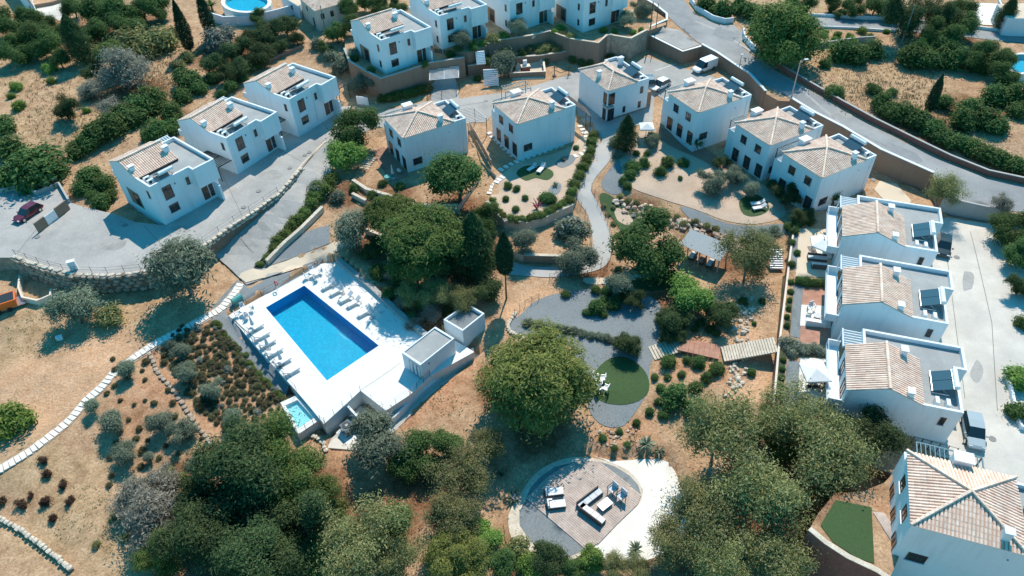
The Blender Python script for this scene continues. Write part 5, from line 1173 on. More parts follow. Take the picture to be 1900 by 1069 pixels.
many('brightbush', 'small green bush in the dry field at the left', 'small field bushes', [(90,127,14),(94,150,9),(33,196,13),(30,160,12),(45,110,10),(20,178,8),(160,205,8)])
many('darktree', 'dark tree of the thicket below the oval pool', 'thicket below the oval pool', [(400,118,26),(430,95,28),(465,75,28),(500,62,30),(530,48,26),(485,100,26),(445,125,24),(515,85,20),(550,72,16),(420,140,20)])
many('bush', 'green shrub between thicket and left villas', 'shrubs along the sandy track', [(395,145,16),(430,160,14),(460,125,14),(475,120,12),(450,145,12),(410,175,10),(500,105,10)])
many('bush', 'shrub at the foot of the brown upper wall', 'shrubs below the upper brown wall', [(885,120,8),(902,114,9),(950,104,9),(968,100,9),(1062,110,9),(1078,112,8),(1096,114,8),(1132,106,8),(1152,110,8),(1012,112,8),(1088,122,6)])
plant('silverbush', 408, 72, 30, 'silver grey bush below the oval pool')
plant('dense', 480, 30, 18, 'shrub at the oval pool wall'); plant('palm', 392, 12, 18, 'palm beside the oval pool')
many('dense', 'leafy tree left of the villa above the brown wall', 'trees beside the upper villa', [(625,62,26),(650,48,24),(700,15,26),(725,28,22),(645,18,24),(600,88,15),(735,10,20),(675,5,20)])
many('olivebush', 'grey green shrub in the bed behind the third villa', 'shrubs behind the third left villa', [(640,112,20),(612,103,13),(590,82,13),(628,125,13),(605,92,10),(655,98,12)])
plant('olive', 680, 150, 24, 'dark olive at the brown wall corner'); plant('olive', 655, 158, 15, 'small olive left of the brown wall corner')
many('hedgebush', 'clipped bush of the low hedge below the brown wall', 'low hedge below the brown wall', [(710,182,11),(724,181,11),(738,178,11),(752,175,11),(766,172,11),(780,168,11),(793,163,10),(790,152,9)])
many('bush', 'dark shrub at the foot of the upper villa wall', 'shrubs at the upper villa foot', [(660,128,8),(690,140,9),(725,143,8),(740,138,8),(755,133,8),(770,128,8),(705,147,8),(835,100,9),(850,96,8),(880,90,8),(905,92,8)])
many('drybush', 'golden shrub in the rock garden by the steps', 'rock garden shrubs', [(915,72,13),(935,78,13),(985,92,10),(998,88,10),(1010,92,11),(1022,86,10),(1000,98,8),(1035,80,9),(1060,68,10),(1045,62,8)])
many('brightbush', 'light green shrub among the top steps', 'shrubs among the top steps', [(935,68,12),(880,108,9),(1040,52,10),(1030,60,8),(895,80,8),(1120,56,8),(1140,58,7),(1175,60,7),(1190,55,6)])
many('hedgebush', 'dark hedge bush beside the ramp', 'ramp hedge', [(600,348,17),(588,362,16),(575,378,15),(563,395,14),(552,408,14),(540,420,13),(528,434,13),(516,447,13),(508,460,12),(612,332,15),(495,478,9),(482,490,8)])
plant('olivebush', 590, 348, 17, 'grey green shrub on top of the ramp hedge'); plant('olivebush', 625, 365, 14, 'grey shrub right of the ramp hedge')
many('bush', 'shrub under the pines above the pool', 'shrubs under the pines', [(700,505,18),(740,520,18),(720,545,14),(790,560,18),(765,590,12),(815,545,16),(835,575,14),(850,480,18),(840,415,16),(700,405,12),(680,470,12),(905,480,16),(910,430,14),(690,360,10),(710,340,9),(740,345,9),(655,350,10),(780,385,12)])
many('bare', 'dry twiggy brush on the bank beside the planter', 'dry brush beside the planter', [(770,600,20),(800,580,20),(745,560,16),(835,600,16),(720,510,12)])
many('hedgebush', 'hedge bush along the winding path', 'hedge along the winding path', [(1100,250,10),(1098,265,11),(1094,280,11),(1088,295,11),(1081,310,11),(1074,325,11),(1066,340,11),(1060,355,11),(1057,370,10)])
many('hedgebush', 'low clipped bush of the curved hedge', 'curved hedge', [(914,372,7),(918,382,8),(926,392,8),(935,400,8),(946,405,9),(958,407,9),(970,406,9),(982,404,9),(994,401,9),(1005,398,9),(1016,393,9),(1027,388,9),(1036,382,9),(1044,376,8)])
many('bush', 'round bush standing in the pebble garden', 'round bushes in the curved pebble garden', [(942,344,9),(958,350,8),(939,370,7),(974,367,7),(957,388,8),(1014,366,15),(1022,372,11),(1068,274,6)])
plant('agave', 1030, 345, 11, 'spiky plant on the grey slate patch'); plant('agave', 1045, 298, 9, 'spiky plant in the slate bed')
plant('flowerbush', 1062, 426, 32, 'variegated shrub on the small planting terrace'); plant('flowerbush', 1141, 262, 15, 'white flowering shrub at the path top'); plant('flowerbush', 1146, 285, 11, 'small white flowering shrub at the path')
many('bush', 'green shrub in the wide pebble garden', 'shrubs in the wide pebble garden', [(1175,308,15),(1195,302,12),(1170,325,12),(1238,300,14),(1225,318,12),(1212,258,14),(1200,285,7),(1180,285,7),(1268,302,11),(1155,335,9),(1165,345,9),(1262,330,5),(1300,318,5)])
plant('olive', 1320, 336, 27, 'olive tree in the middle of the wide pebble garden'); plant('olive', 1368, 325, 22, 'olive tree before the left joined villa'); plant('olive', 1390, 350, 19, 'small olive beside the small round lawn'); plant('olive', 1215, 262, 15, 'small olive beside the white garden parasol')
many('darktree', 'dark shrub at the joined villas wall', 'shrubs at the joined villas', [(1462,362,26),(1440,345,16),(1480,400,18),(1500,395,12),(1335,300,12),(1352,300,9)])
many('olivebush', 'grey plant in a row across the gravel bed', 'plant row across the gravel bed', [(982,598,10),(1000,602,10),(1016,606,9),(1034,608,9),(1050,612,9),(1065,614,9),(1080,618,9),(1096,622,9),(1112,624,9),(1128,628,10),(1145,634,10)])
many('bush', 'shrub in the island of the gravel bed', 'shrubs on the gravel bed island', [(1105,572,17),(1120,558,11),(1090,580,9),(1140,562,16),(1118,582,9),(1050,545,9),(1105,538,10),(1125,540,12)])
many('darktree', 'dark bush in the shade below the pergola', 'dark bushes below the pergola', [(1175,555,20),(1150,548,14),(1240,600,18),(1265,600,18),(1240,625,16),(1260,625,14),(1225,590,10)])
many('bush', 'shrub on the stony slope beside the timber steps', 'shrubs beside the timber steps', [(1300,598,9),(1318,610,9),(1330,618,8),(1290,610,7),(1340,590,18),(1320,570,14),(1355,570,12),(1298,672,14),(1330,685,16),(1275,668,9),(1240,672,16),(1310,700,12),(1290,720,14),(1395,690,9),(1380,560,10),(1415,560,7),(1400,600,5),(1420,640,6),(1250,735,28),(1290,760,24)])
plant('silverbush', 1238, 605, 16, 'silver bush at the foot of the timber steps')
many('drybush', 'dry plant on the slope above the pergola', 'plants on the rocky bank', [(1150,365,7),(1165,372,7),(1180,376,7),(1200,385,7),(1215,390,7),(1235,398,8),(1255,402,7),(1270,415,8),(1290,412,8),(1310,418,8),(1330,425,8),(1355,440,8),(1380,445,8),(1400,455,8),(1180,395,6),(1210,405,6)])
many('drybush', 'brown plant along the path rail', 'plants along the path rail', [(1128,398,5),(1138,414,6),(1144,436,6),(1148,456,6),(1120,382,5),(1138,385,5),(1152,472,8),(1148,500,7)])
many('flowerbush', 'pale flowering shrub between two terraces', 'flowering shrubs between the terraces', [(1462,638,16),(1478,642,14),(1492,648,13),(1506,645,13),(1520,650,12),(1534,655,11),(1470,655,11)])
many('bush', 'green shrub of the terrace divider', 'terrace divider shrubs', [(1484,520,10),(1498,522,11),(1514,524,10),(1530,526,10),(1543,528,8),(1470,440,9),(1466,462,8),(1480,470,7),(1468,490,8),(1482,412,12),(1500,408,12),(1465,420,10)])
many('bush', 'green plant in the bed strip of a terrace', 'bed strip plants', [(1468,523,6),(1467,540,6),(1465,556,6),(1463,572,6),(1461,588,6),(1459,604,6),(1454,668,6),(1453,684,6),(1451,700,6),(1449,716,6),(1447,732,6)])
many('dense', 'bushy tree between terrace wall and timber deck', 'trees below the terrace wall', [(1445,800,30),(1420,770,22),(1455,840,30),(1400,800,26)])
many('bush', 'rounded bush of the hedge along the road', 'hedge along the road', [(1635,190,22),(1655,205,24),(1680,212,24),(1705,225,24),(1728,240,22),(1748,256,20),(1772,264,22),(1800,272,22),(1828,285,22),(1855,295,22),(1880,305,22),(1900,310,20),(1550,172,18)])
many('bush', 'green bush in the dry field beyond the road', 'bushes in the far field', [(1560,98,26),(1590,104,26),(1620,94,22),(1690,108,26),(1720,112,26),(1750,108,24),(1772,110,26),(1800,205,28),(1830,222,26),(1790,222,26),(1850,232,24),(1750,190,20),(1885,178,30),(1895,205,22),(1845,180,24),(1530,118,12),(1620,165,14),(1655,170,10),(1820,120,22)])
plant('cypress', 1735, 175, 9, 'dark upright shrub in the far field')
many('dense', 'tree in the grove at the top right', 'grove at the top right', [(1735,60,34),(1765,75,34),(1790,50,34),(1825,95,30),(1850,115,32),(1780,20,30),(1860,140,30),(1715,85,22),(1805,115,24),(1870,110,22)])
plant('pine', 1688, 22, 44, 'tall leaning pine at the top right'); plant('pine', 1745, 25, 34, 'dark pine behind the leaning pine'); plant('bare', 1735, 35, 26, 'grey leafless crown in the top right grove'); plant('conifer', 1870, 25, 14, 'small conifer by the white terrace')
many('brightbush', 'small shrub in the planted patch by the side road', 'planted patch shrubs', [(1555,63,8),(1576,66,7),(1600,56,9),(1645,58,6),(1582,74,9),(1548,72,6),(1615,66,6),(1530,60,8)])
many('dense', 'tree along the top edge above the side road', 'trees at the top edge', [(1500,12,22),(1545,8,20),(1585,12,24),(1625,8,26),(1655,18,24),(1470,5,18),(1560,25,12)])
many('bush', 'shrub at the white roadside wall', 'shrubs behind the road wall', [(1390,20,22),(1340,18,22),(1310,8,20),(1410,50,16),(1370,10,18)])
many('drybush', 'scrubby dry bush on the lower left slope', 'scrub on the lower left slope', [(312,872,11),(338,885,10),(360,905,12),(300,918,9),(322,938,10),(345,975,12),(265,985,11),(230,1000,10),(210,960,8),(330,1005,11),(375,880,10),(400,860,9),(240,895,8),(285,1010,10),(180,1010,8)])
many('bush', 'low green plant between round lawn and timber steps', 'plants between lawn and timber steps', [(1215,700,8),(1225,720,9),(1222,745,8),(1205,765,9),(1240,700,7),(1265,695,8),(1232,770,10),(1180,785,8),(1150,800,7),(1118,812,8),(1165,825,7),(1140,832,7)])
# olive garden on the lower left, each with its shadow
many('olive', 'small olive tree among the lavender', 'olive garden', [(235,685,20),(350,688,22),(392,720,21),(200,788,29),(170,754,16),(335,655,19),(292,780,26),(337,800,26),(236,838,25),(432,775,20),(362,858,22),(318,640,12),(275,850,12)])
many('redbush', 'low dark red shrub on the bare slope', 'red shrubs on the bare slope', [(80,852,10),(86,880,10),(118,897,10),(38,937,12),(83,930,11),(131,928,10),(97,962,9),(3,930,10),(55,920,7)])
# lavender bed: cushions set out over the bank
bed = [(330,605),(398,600),(455,660),(525,742),(520,765),(470,780),(420,800),(380,770),(335,705),(300,655)]
pts = []
k = 0
while len(pts) < 185 and k < 6000:
    k += 1; u, v = rnd.uniform(295, 528), rnd.uniform(598, 805)
    if not inside(bed, np.array([u]), np.array([v]))[0]: continue
    if any((u-a)**2+((v-b)*1.2)**2 < 10.5**2 for a, b in pts): continue
    pts.append((u, v))
for u, v in pts: plant('silvermound' if rnd.random() < .12 else 'lavender', u, v, rnd.uniform(4.5, 8.5), 'low round lavender cushion on the orange bank', 'lavender cushions on the bank')
for i in range(24):
    t = i/23; plant('hedgebush', 398+t*127+rnd.uniform(-3, 3), 598+t*146+rnd.uniform(-4, 4), rnd.uniform(4, 7), 'small dark plant edging the lavender bank', 'plants edging the lavender bank')
pts2 = []
k = 0
while len(pts2) < 60 and k < 3000:
    k += 1; u, v = rnd.uniform(195, 400), rnd.uniform(660, 900)
    if u+v*.9 > 1130 or u+v*.9 < 800 or any((u-a)**2+(v-b)**2 < 17**2 for a, b in pts2): continue
    pts2.append((u, v))
for u, v in pts2: plant('lavender', u, v, rnd.uniform(4, 7.5), 'low cushion plant between the small olive trees', 'cushion plants between the olives')
# rocks
def rock_bank(label, poly, n, m, s0, s1):
    P = [G(u, v) for u, v in poly]; r = thing('rock_bank', label, 'rocks', P[0]); k = 0
    xs = [p.x for p in P]; ys = [p.y for p in P]; PP = [tuple(p)[:2] for p in P]
    while k < n:
        x, y = rnd.uniform(min(xs), max(xs)), rnd.uniform(min(ys), max(ys))
        if not inside(PP, np.array([x]), np.array([y]))[0]: continue
        k += 1; s = rnd.uniform(s0, s1); o = link('rock', rnd.choice(STONES[m if rnd.random() < .75 else 'stone_pale']), r); o.location = Vector((x, y, gz(x, y)+s*.15))-r.location
        o.rotation_euler = (rnd.uniform(-.5, .5), rnd.uniform(-.5, .5), rnd.uniform(0, 6.28)); o.scale = (s*rnd.uniform(.8, 1.4), s*rnd.uniform(.7, 1.1), s*rnd.uniform(.6, 1))
rock_bank('bank of reddish rocks above the metal roofed pergola', [(1135,368),(1200,378),(1280,412),(1340,432),(1400,462),(1395,482),(1320,446),(1240,420),(1180,408),(1150,390)], 170, 'rock_red', .4, 1.0)
rock_bank('pale stones strewn on the slope beside the timber steps', [(1350,555),(1400,550),(1390,620),(1385,700),(1370,740),(1340,740),(1352,690),(1370,640),(1345,600)], 130, 'stone_pale', .25, .6)
rock_bank('stones at the lower end of the timber steps', [(1225,625),(1265,612),(1265,630),(1215,650)], 26, 'rock_red', .3, .7)
rock_bank('rocks below the angular planter', [(985,85),(1025,78),(1035,95),(990,105)], 16, 'stone_pale', .5, 1.0)
rock_bank('stones at the spiky agaves', [(1110,800),(1190,790),(1210,830),(1130,840)], 40, 'rock_red', .2, .45)
# dry grass and small litter on the bare ground
def scatter(name, label, blobs, per, leafm, h0, h1, wd):
    V = []; F = []
    for u, v, rad in blobs:
        for _ in range(per):
            a = rnd.uniform(0, 6.283); q = math.sqrt(rnd.random())*rad; p = G(u+q*math.cos(a), v+q*math.sin(a)*.75)
            for j in range(3):
                b = rnd.uniform(0, 6.283); h = rnd.uniform(h0, h1); c = p+Vector((rnd.uniform(-.25, .25), rnd.uniform(-.25, .25), -.03)); s = Vector((math.cos(b), math.sin(b), 0))*wd; t = c+Vector((rnd.uniform(-.2, .2), rnd.uniform(-.2, .2), h)); o = len(V)
                V += [tuple(c-s), tuple(c+s), tuple(t)]; F.append((o, o+1, o+2))
    me = bpy.data.meshes.new(name); me.from_pydata(V, [], F); me.materials.append(mat(leafm)); tag(link(name, me), label, 'grass', kind='stuff')
scatter('dry_grass', 'tall dry straw coloured grass in the open fields', [(60,130,80),(120,180,70),(90,230,70),(1560,140,70),(1640,150,70),(1720,200,60),(1600,175,60),(320,95,40),(300,140,35),(1690,160,60),(1760,240,40)], 330, 'leaf_dry', .15, .45, .06)
scatter('low_weeds', 'low dull green weeds and litter on the bare slopes', [(280,960,110),(160,960,80),(330,880,80),(60,620,60),(230,580,70),(820,740,50),(1150,810,45),(1380,600,60),(760,560,60),(350,230,60),(640,360,50)], 90, 'leaf_gum', .06, .22, .08)
# ------------------------------------------------------------------ cars
def heading(c, h):
    a, b = G(*c), G(*h); return a, math.atan2(b.y-a.y, b.x-a.x)
def car(label, c, h, L, Wd, H, paint, kind='hatch', name='parked_car', z=None):
    p, a = heading(c, h); r = thing(name, label, 'van' if kind == 'van' else 'car', p, a)
    l, w = L/2, Wd/2; sh = H*.56
    if kind == 'van': st = [(-l, .42, H*.5, .93), (-l+.08, .3, H*.52, .99), (0, .26, H*.52, 1), (l*.45, .26, H*.52, 1), (l*.62, .28, H*.47, .98), (l*.9, .32, H*.40, .92), (l, .42, H*.34, .78)]
    elif kind == 'suv': st = [(-l, .45, sh*.86, .86), (-l+.12, .34, sh*.98, .97), (-l*.4, .28, sh, 1), (l*.3, .28, sh*.98, 1), (l*.55, .3, sh*.92, .98), (l*.9, .34, sh*.82, .92), (l, .44, sh*.66, .78)]
    else: st = [(-l, .42, sh*.82, .82), (-l+.15, .3, sh*.96, .95), (-l*.4, .24, sh, 1), (l*.25, .24, sh*.97, 1), (l*.5, .26, sh*.9, .98), (l*.88, .3, sh*.74, .9), (l, .4, sh*.6, .74)]
    mb = MB(); n = 8
    for x, z0, z1, k in st:
        ww = w*k; mb.v += [(x, -ww*.9, z0), (x, -ww, (z0+z1)*.5), (x, -ww*.94, z1-.06), (x, -ww*.8, z1), (x, ww*.8, z1), (x, ww*.94, z1-.06), (x, ww, (z0+z1)*.5), (x, ww*.9, z0)]
    for i in range(len(st)-1):
        for j in range(n): mb.f.append((i*n+j, i*n+(j+1) % n, (i+1)*n+(j+1) % n, (i+1)*n+j)); mb.m.append(0)
    mb.f += [tuple(range(n-1, -1, -1)), tuple((len(st)-1)*n+j for j in range(n))]; mb.m += [0, 0]
    mb.build('body', paint, r)
    if kind == 'van': cs = [(-l+.03, sh*.9, H*.97, .97, .90), (-l+.1, sh*.9, H, .98, .92), (l*.1, sh*.9, H, .98, .9), (l*.28, sh*.9, H*.97, .97, .86), (l*.62, sh*.82, sh*.86, .95, .90)]
    elif kind == 'suv': cs = [(-l+.1, sh*.93, sh*1.0, .93, .88), (-l+.42, sh*.95, H*.97, .93, .78), (-l*.3, sh*.96, H, .94, .80), (l*.12, sh*.96, H*.97, .94, .78), (l*.5, sh*.88, sh*.92, .92, .86)]
    else: cs = [(-l+.16, sh*.9, sh*.97, .9, .86), (-l+.62, sh*.94, H*.96, .92, .76), (-l*.2, sh*.95, H, .93, .78), (l*.1, sh*.95, H*.96, .93, .76), (l*.46, sh*.88, sh*.92, .92, .86)]
    g = MB(); m = 4
    for x, z0, z1, k0, k1 in cs: g.v += [(x, -w*k0, z0), (x, -w*k1, z1), (x, w*k1, z1), (x, w*k0, z0)]
    for i in range(len(cs)-1):
        for j in (0, 1, 2):
            top = (j == 1)
            roof = top and 1 <= i <= len(cs)-3+(0) 
            side_paint = (kind == 'van' and i < 2)
            g.f.append((i*m+j, i*m+j+1, (i+1)*m+j+1, (i+1)*m+j)); g.m.append(0 if (roof or side_paint or (kind == 'van' and top and i < 3)) else 1)
    g.f.append((0, 3, 2, 1)); g.m.append(0 if kind == 'van' else 1)
    g.build('cabin', [paint, 'car_glass'], r)
    rw = .33 if kind != 'suv' else .37
    for sx in (-l*.62, l*.62):
        for sy in (-1, 1):
            t = MB(); t.tube([(sx, sy*(w-.2), rw), (sx, sy*(w+.015), rw)], rw, 14); to = t.build('wheel', 'rubber', r); q = MB(); q.tube([(sx, sy*(w), rw), (sx, sy*(w+.03), rw)], rw*.6, 10); q.build('rim', 'steel', to)
    for sy in (-1, 1):
        t = MB(); t.box((l*.93, sy*w*.66, st[-2][2]*.86), (.16, .34, .14)); t.build('headlight', 'lamp_glass', r)
        t = MB(); t.box((-l+.06, sy*w*.72, st[0][2]*.9), (.1, .26, .2)); t.build('tail_light', 'tail_red', r)
        t = MB(); t.box((l*.33, sy*(w+.1), sh*1.02), (.14, .2, .14)); t.build('mirror', paint if kind != 'van' else 'dark_metal', r)
    return r
car('dark red saloon parked in tree shade at the left drive', (54,400), (30,416), 4.3, 1.75, 1.42, 'car_red')
car('white delivery van parked beside the brown wall', (1306,130), (1282,140), 4.7, 1.9, 2.0, 'car_white', 'van', 'delivery_van')
car('white hatchback parked beside the tall villa', (1224,163), (1209,172), 4.2, 1.78, 1.5, 'car_white')
car('dark car half hidden behind the tall villa', (1203,155), (1198,140), 4.3, 1.8, 1.65, 'car_grey', 'suv')
car('black car parked against the far row villa', (1748,462), (1746,490), 4.2, 1.78, 1.5, 'car_black')
car('grey estate car parked at the near row villa corner', (1802,806), (1808,835), 4.4, 1.85, 1.6, 'car_silver', 'suv')
# ------------------------------------------------------------------ garden furniture
def lounger_proto():
    r = thing('sun_lounger', 'x', 'sun lounger'); f = MB()
    for y in (-.3, .3): f.box((0, y, .3), (1.95, .05, .06))
    for x in (-.95, .95): f.box((x, 0, .3), (.05, .6, .06))
    f.build('frame', 'white_paint', r)
    for x in (-.8, .8):
        for y in (-.28, .28): g = MB(); g.box((x, y, .14), (.05, .05, .3)); g.build('leg', 'white_paint', r)
    s = MB(); s.box((.3, 0, .36), (1.3, .58, .07)); s.build('seat_pad', 'fabric_white', r)
    b = MB(); a = .62; P = []
    for x0, z0 in ((-.35, .35), (-.35-.7*math.cos(a), .35+.7*math.sin(a))):
        for y in (-.29, .29): P += [(x0, y, z0), (x0+.06*math.sin(a), y, z0+.08)]
    b.add(P, [(0, 2, 3, 1), (4, 5, 7, 6), (0, 1, 5, 4), (2, 6, 7, 3), (1, 3, 7, 5), (0, 4, 6, 2)]); b.build('backrest', 'fabric_grey', r)
    return r
LG = lounger_proto(); first = [True]
def lounger(c, foot, label, group=None, scale=1.0):
    p, a = heading(c, foot); p = Vector((p.x, p.y, p.z+.06))
    if first[0]:
        first[0] = False; LG.location = p; LG.rotation_euler = (0, 0, a); LG.scale = (scale,)*3; LG['label'] = label
        if group: LG['group'] = group
        return LG
    o = dup(LG, p, a, label, None, scale)
    if group: o['group'] = group
    elif 'group' in o.keys(): del o['group']
    return o
left = [(476,611),(487,626),(498,640),(511,656),(526,674),(542,692)]
names = ['first', 'second', 'third', 'fourth', 'fifth', 'sixth']
for k, (u, v) in enumerate(left): lounger((u, v), (u+14, v-8), f'{names[k]} sun lounger from the teal chest on the left pool side', 'loungers on the left pool side', 1.08)
right = [(611,532),(626,543),(644,556),(658,565),(678,582)]
for k, (u, v) in enumerate(right): lounger((u, v), (u-13, v+7), f'{names[k]} sun lounger from the top on the shaded pool side', 'loungers on the far pool side', 1.05)
lounger((987,315), (979,320), 'small lounger on the kidney shaped lawn, in shade', 'loungers on the kidney lawn', .95); lounger((1004,317), (998,324), 'sunlit lounger on the kidney shaped lawn', 'loungers on the kidney lawn', 1.1)
lounger((1405,381), (1395,382), 'upper of two pale loungers on the small round lawn', 'loungers on the small lawn', 1.05); lounger((1408,389), (1398,391), 'lower of two pale loungers on the small round lawn', 'loungers on the small lawn', 1.05)
def table(label, p, r=.45, h=.72, m='white_paint'):
    t = thing('garden_table', label, 'table', p); a = MB(); a.cyl((0, 0, h-.04), r, .04, 16); a.build('table_top', m, t); b = MB(); b.cyl((0, 0, .03), .04, h-.07, 8); b.cyl((0, 0, 0), r*.5, .03, 12); b.build('pedestal', 'grey_metal', t); return t
def chair(label, p, a, m='fabric_white', fm='grey_metal', group=None, s=1.0):
    t = thing('garden_chair', label, 'chair', p, a, group, s); b = MB(); b.box((0, 0, .44), (.5, .52, .07)); b.build('seat', m, t); k = MB(); k.box((-.25, 0, .72), (.06, .52, .52)); k.build('backrest', m, t)
    for x in (-.22, .22):
        for y in (-.22, .22): g = MB(); g.box((x, y, .21), (.04, .04, .42)); g.build('leg', fm, t)
    for y in (-.28, .28): g = MB(); g.box((0, y, .62), (.5, .05, .04)); g.box((.22, y, .5), (.04, .04, .22)); g.build('armrest', fm, t)
    return t
def dining(u, v, lab, n=4, r=.95):
    p = G(u, v)+Vector((0, 0, .03)); table('round table of the set '+lab, p, .5)
    for k in range(n):
        a = k*6.283/n+.5; chair('garden chair at the set '+lab, p+Vector((math.cos(a)*r, math.sin(a)*r, 0)), a+math.pi, 'fabric_grey', 'white_paint', 'chairs '+lab)
dining(583, 512, 'at the top corner of the pool deck'); dining(455, 582, 'at the left corner of the pool deck')
def closed_umbrella(u, v, label, group='closed parasols'):
    p = G(u, v); t = thing('closed_parasol', label, 'parasol', p, 0, group); a = MB(); a.cyl((0, 0, 0), .03, 2.4, 8); a.build('pole', 'grey_metal', t); b = MB(); b.tube([(0, 0, 1.0), (0, 0, 1.3), (0, 0, 2.5)], [.24, .2, .03], 8); b.build('canopy', 'fabric_grey', t); c = MB(); c.cyl((0, 0, 0), .3, .1, 12); c.build('base', 'grey_metal', t)
closed_umbrella(472,612,'closed parasol nearest the left corner of the pool deck'); closed_umbrella(499,648,'middle closed parasol on the left pool side'); closed_umbrella(524,676,'closed parasol nearest the small pool'); closed_umbrella(637,545,'upper closed parasol on the far pool side'); closed_umbrella(690,590,'closed parasol in tree shade by the planter')
def parasol(label, u, v, z, rad, n, pole_px=None, rot=0, m='fabric_white'):
    c = W(u, v, z); zg = gz(c.x, c.y); t = thing('parasol', label, 'parasol', (c.x, c.y, zg)); h = z-zg; b = MB()
    P = [(rad*math.cos(rot+6.283*k/n), rad*math.sin(rot+6.283*k/n), h-.0) for k in range(n)]; Q = [(x, y, zz-.18) for x, y, zz in P]
    b.add(P+[(0, 0, h+.55)]+Q, [(k, (k+1) % n, n) for k in range(n)]+[(k, n+1+k, n+1+(k+1) % n, (k+1) % n) for k in range(n)]); b.build('canopy', m, t)
    ribs = MB()
    for p in P: ribs.tube([(0, 0, h+.5), (p[0]*.98, p[1]*.98, h-.02)], .015, 4)
    ribs.build('ribs', 'dark_metal', t)
    q = MB()
    if pole_px:
        g = G(*pole_px)-t.location; q.tube([(g.x, g.y, 0), (g.x, g.y, h+.6), (0, 0, h+.75), (0, 0, h+.5)], .05, 8); q.box((g.x, g.y, .06), (.9, .9, .12))
    else: q.cyl((0, 0, 0), .04, h+.5, 8); q.cyl((0, 0, 0), .35, .1, 12)
    q.build('pole', 'dark_metal', t); return t
parasol('open hexagonal parasol over the far row terrace', 1528, 450, 1.2, 1.75, 6, (1506,462), .3)
parasol('square white parasol over the near row terrace', 1513, 690, .55, 1.9, 4, None, .79)
parasol('small square white parasol in the pebble garden', 1200, 234, .9, 1.55, 4, None, .75)
def sofa(label, p, a, L=1.9, m='fabric_grey', base='wicker_dark', h=.75, D=.85):
    t = thing('garden_sofa', label, 'sofa', p, a); b = MB(); b.box((0, 0, .19), (L, D, .3)); b.box((0, -D/2+.06, .5), (L, .1, h-.3)); b.build('frame', base, t); n = max(1, round(L/.7))
    for k in range(n):
        c = MB(); x = -L/2+(k+.5)*L/n; c.box((x, .06, .41), (L/n-.04, D-.2, .14)); c.build('cushion', m, t)
    return t
p = G(1515, 482); sofa('dark wicker sofa under the hexagonal parasol', p+Vector((0, 0, .06)), 2.9, 2.4); sofa('pale sofa beside the dark wicker sofa', G(1520, 497)+Vector((0, 0, .06)), -.2, 2.0, 'fabric_white'); table('dark table under the hexagonal parasol', G(1508, 474)+Vector((0, 0, .06)), .4, .5, 'wicker_dark')
sofa('white garden sofa on the middle terrace', G(1512, 602)+Vector((0, 0, .07)), -.3, 2.2, 'fabric_white', 'white_paint'); table('grey low table on the middle terrace', G(1515, 590)+Vector((0, 0, .07)), .45, .4, 'fabric_grey')
chair('upper white chair on the middle terrace', G(1505, 575)+Vector((0, 0, .07)), -1.2, 'fabric_white', 'white_paint', None, 1.2); chair('left white chair on the middle terrace', G(1500, 584)+Vector((0, 0, .07)), -.2, 'fabric_white', 'white_paint', None, 1.2)
closed_umbrella(1533, 588, 'closed parasol on the middle terrace', 'closed parasols')
table('table under the square white parasol', G(1512, 712)+Vector((0, 0, .06)), .6, .72, 'timber_grey')
for k, (du, dv) in enumerate(((-12, 2), (12, 3), (-4, 10), (8, 12))): chair('chair at the table under the square parasol', G(1512+du, 712+dv)+Vector((0, 0, .06)), math.atan2(dv, -du), 'wicker_dark', 'dark_metal', 'chairs under the square parasol')
chair('green chair beside the small garden parasol', G(1207, 245)+Vector((0, 0, .06)), 1.0, 'plastic_teal', 'white_paint', None, 1.2)
# five pale seats on the round lawn
for k, (u, v, a) in enumerate(((1104,706,-.5),(1118,709,3.0),(1111,717,1.5),(1112,726,.6),(1124,727,2.6))):
    chair(('top left', 'top right', 'middle', 'bottom left', 'bottom right')[k]+' seat of the five pale seats on the round lawn', G(u, v)+Vector((0, 0, .1)), a, 'fabric_white', 'white_paint', 'pale seats on the round lawn', 1.25)
# ------------------------------------------------------------------ round timber deck
TD = [(976,925),(1086.5,1019),(1112,1007),(1144,973),(1183,936),(1190,918),(1112,856),(1080,854),(1045,866),(1012,888)]
zt = G(1080, 940).z+.16; Q = [W(u, v, zt) for u, v in TD]; td = thing('timber_deck', 'weathered timber deck with sofa group inside the stone ring', 'deck', (Q[0].x, Q[0].y, zt-.1))
d = (Q[1]-Q[0]).normalized(); n_ = Vector((-d.y, d.x, 0)); pp = [((q-Q[0]).dot(d), (q-Q[0]).dot(n_)) for q in Q]
ymax = max(b for a, b in pp); ymin = min(b for a, b in pp); k = 40; wd = (ymax-ymin)/k
for i in range(k):
    y = ymin+(i+.5)*wd; xs = []
    for (x0, y0), (x1, y1) in zip(pp, pp[1:]+pp[:1]):
        if (y0 > y) != (y1 > y): xs.append(x0+(x1-x0)*(y-y0)/(y1-y0))
    if len(xs) < 2: continue
    x0, x1 = min(xs), max(xs); mid = x0+(x1-x0)*rnd.uniform(.3, .7)
    for a, b in ((x0, mid-.01), (mid+.01, x1)):
        mb = MB(); P = [d*a+n_*(y-wd/2+.012), d*b+n_*(y-wd/2+.012), d*b+n_*(y+wd/2-.012), d*a+n_*(y+wd/2-.012)]; mb.prism([(q.x, q.y) for q in P], 0, .1+rnd.uniform(-.006, .006)); mb.build('plank', 'timber_grey', td)
DZ = lambda u, v: W(u, v, zt+.005)
def dirang(a, b): p, q = DZ(*a), DZ(*b); return math.atan2(q.y-p.y, q.x-p.x)
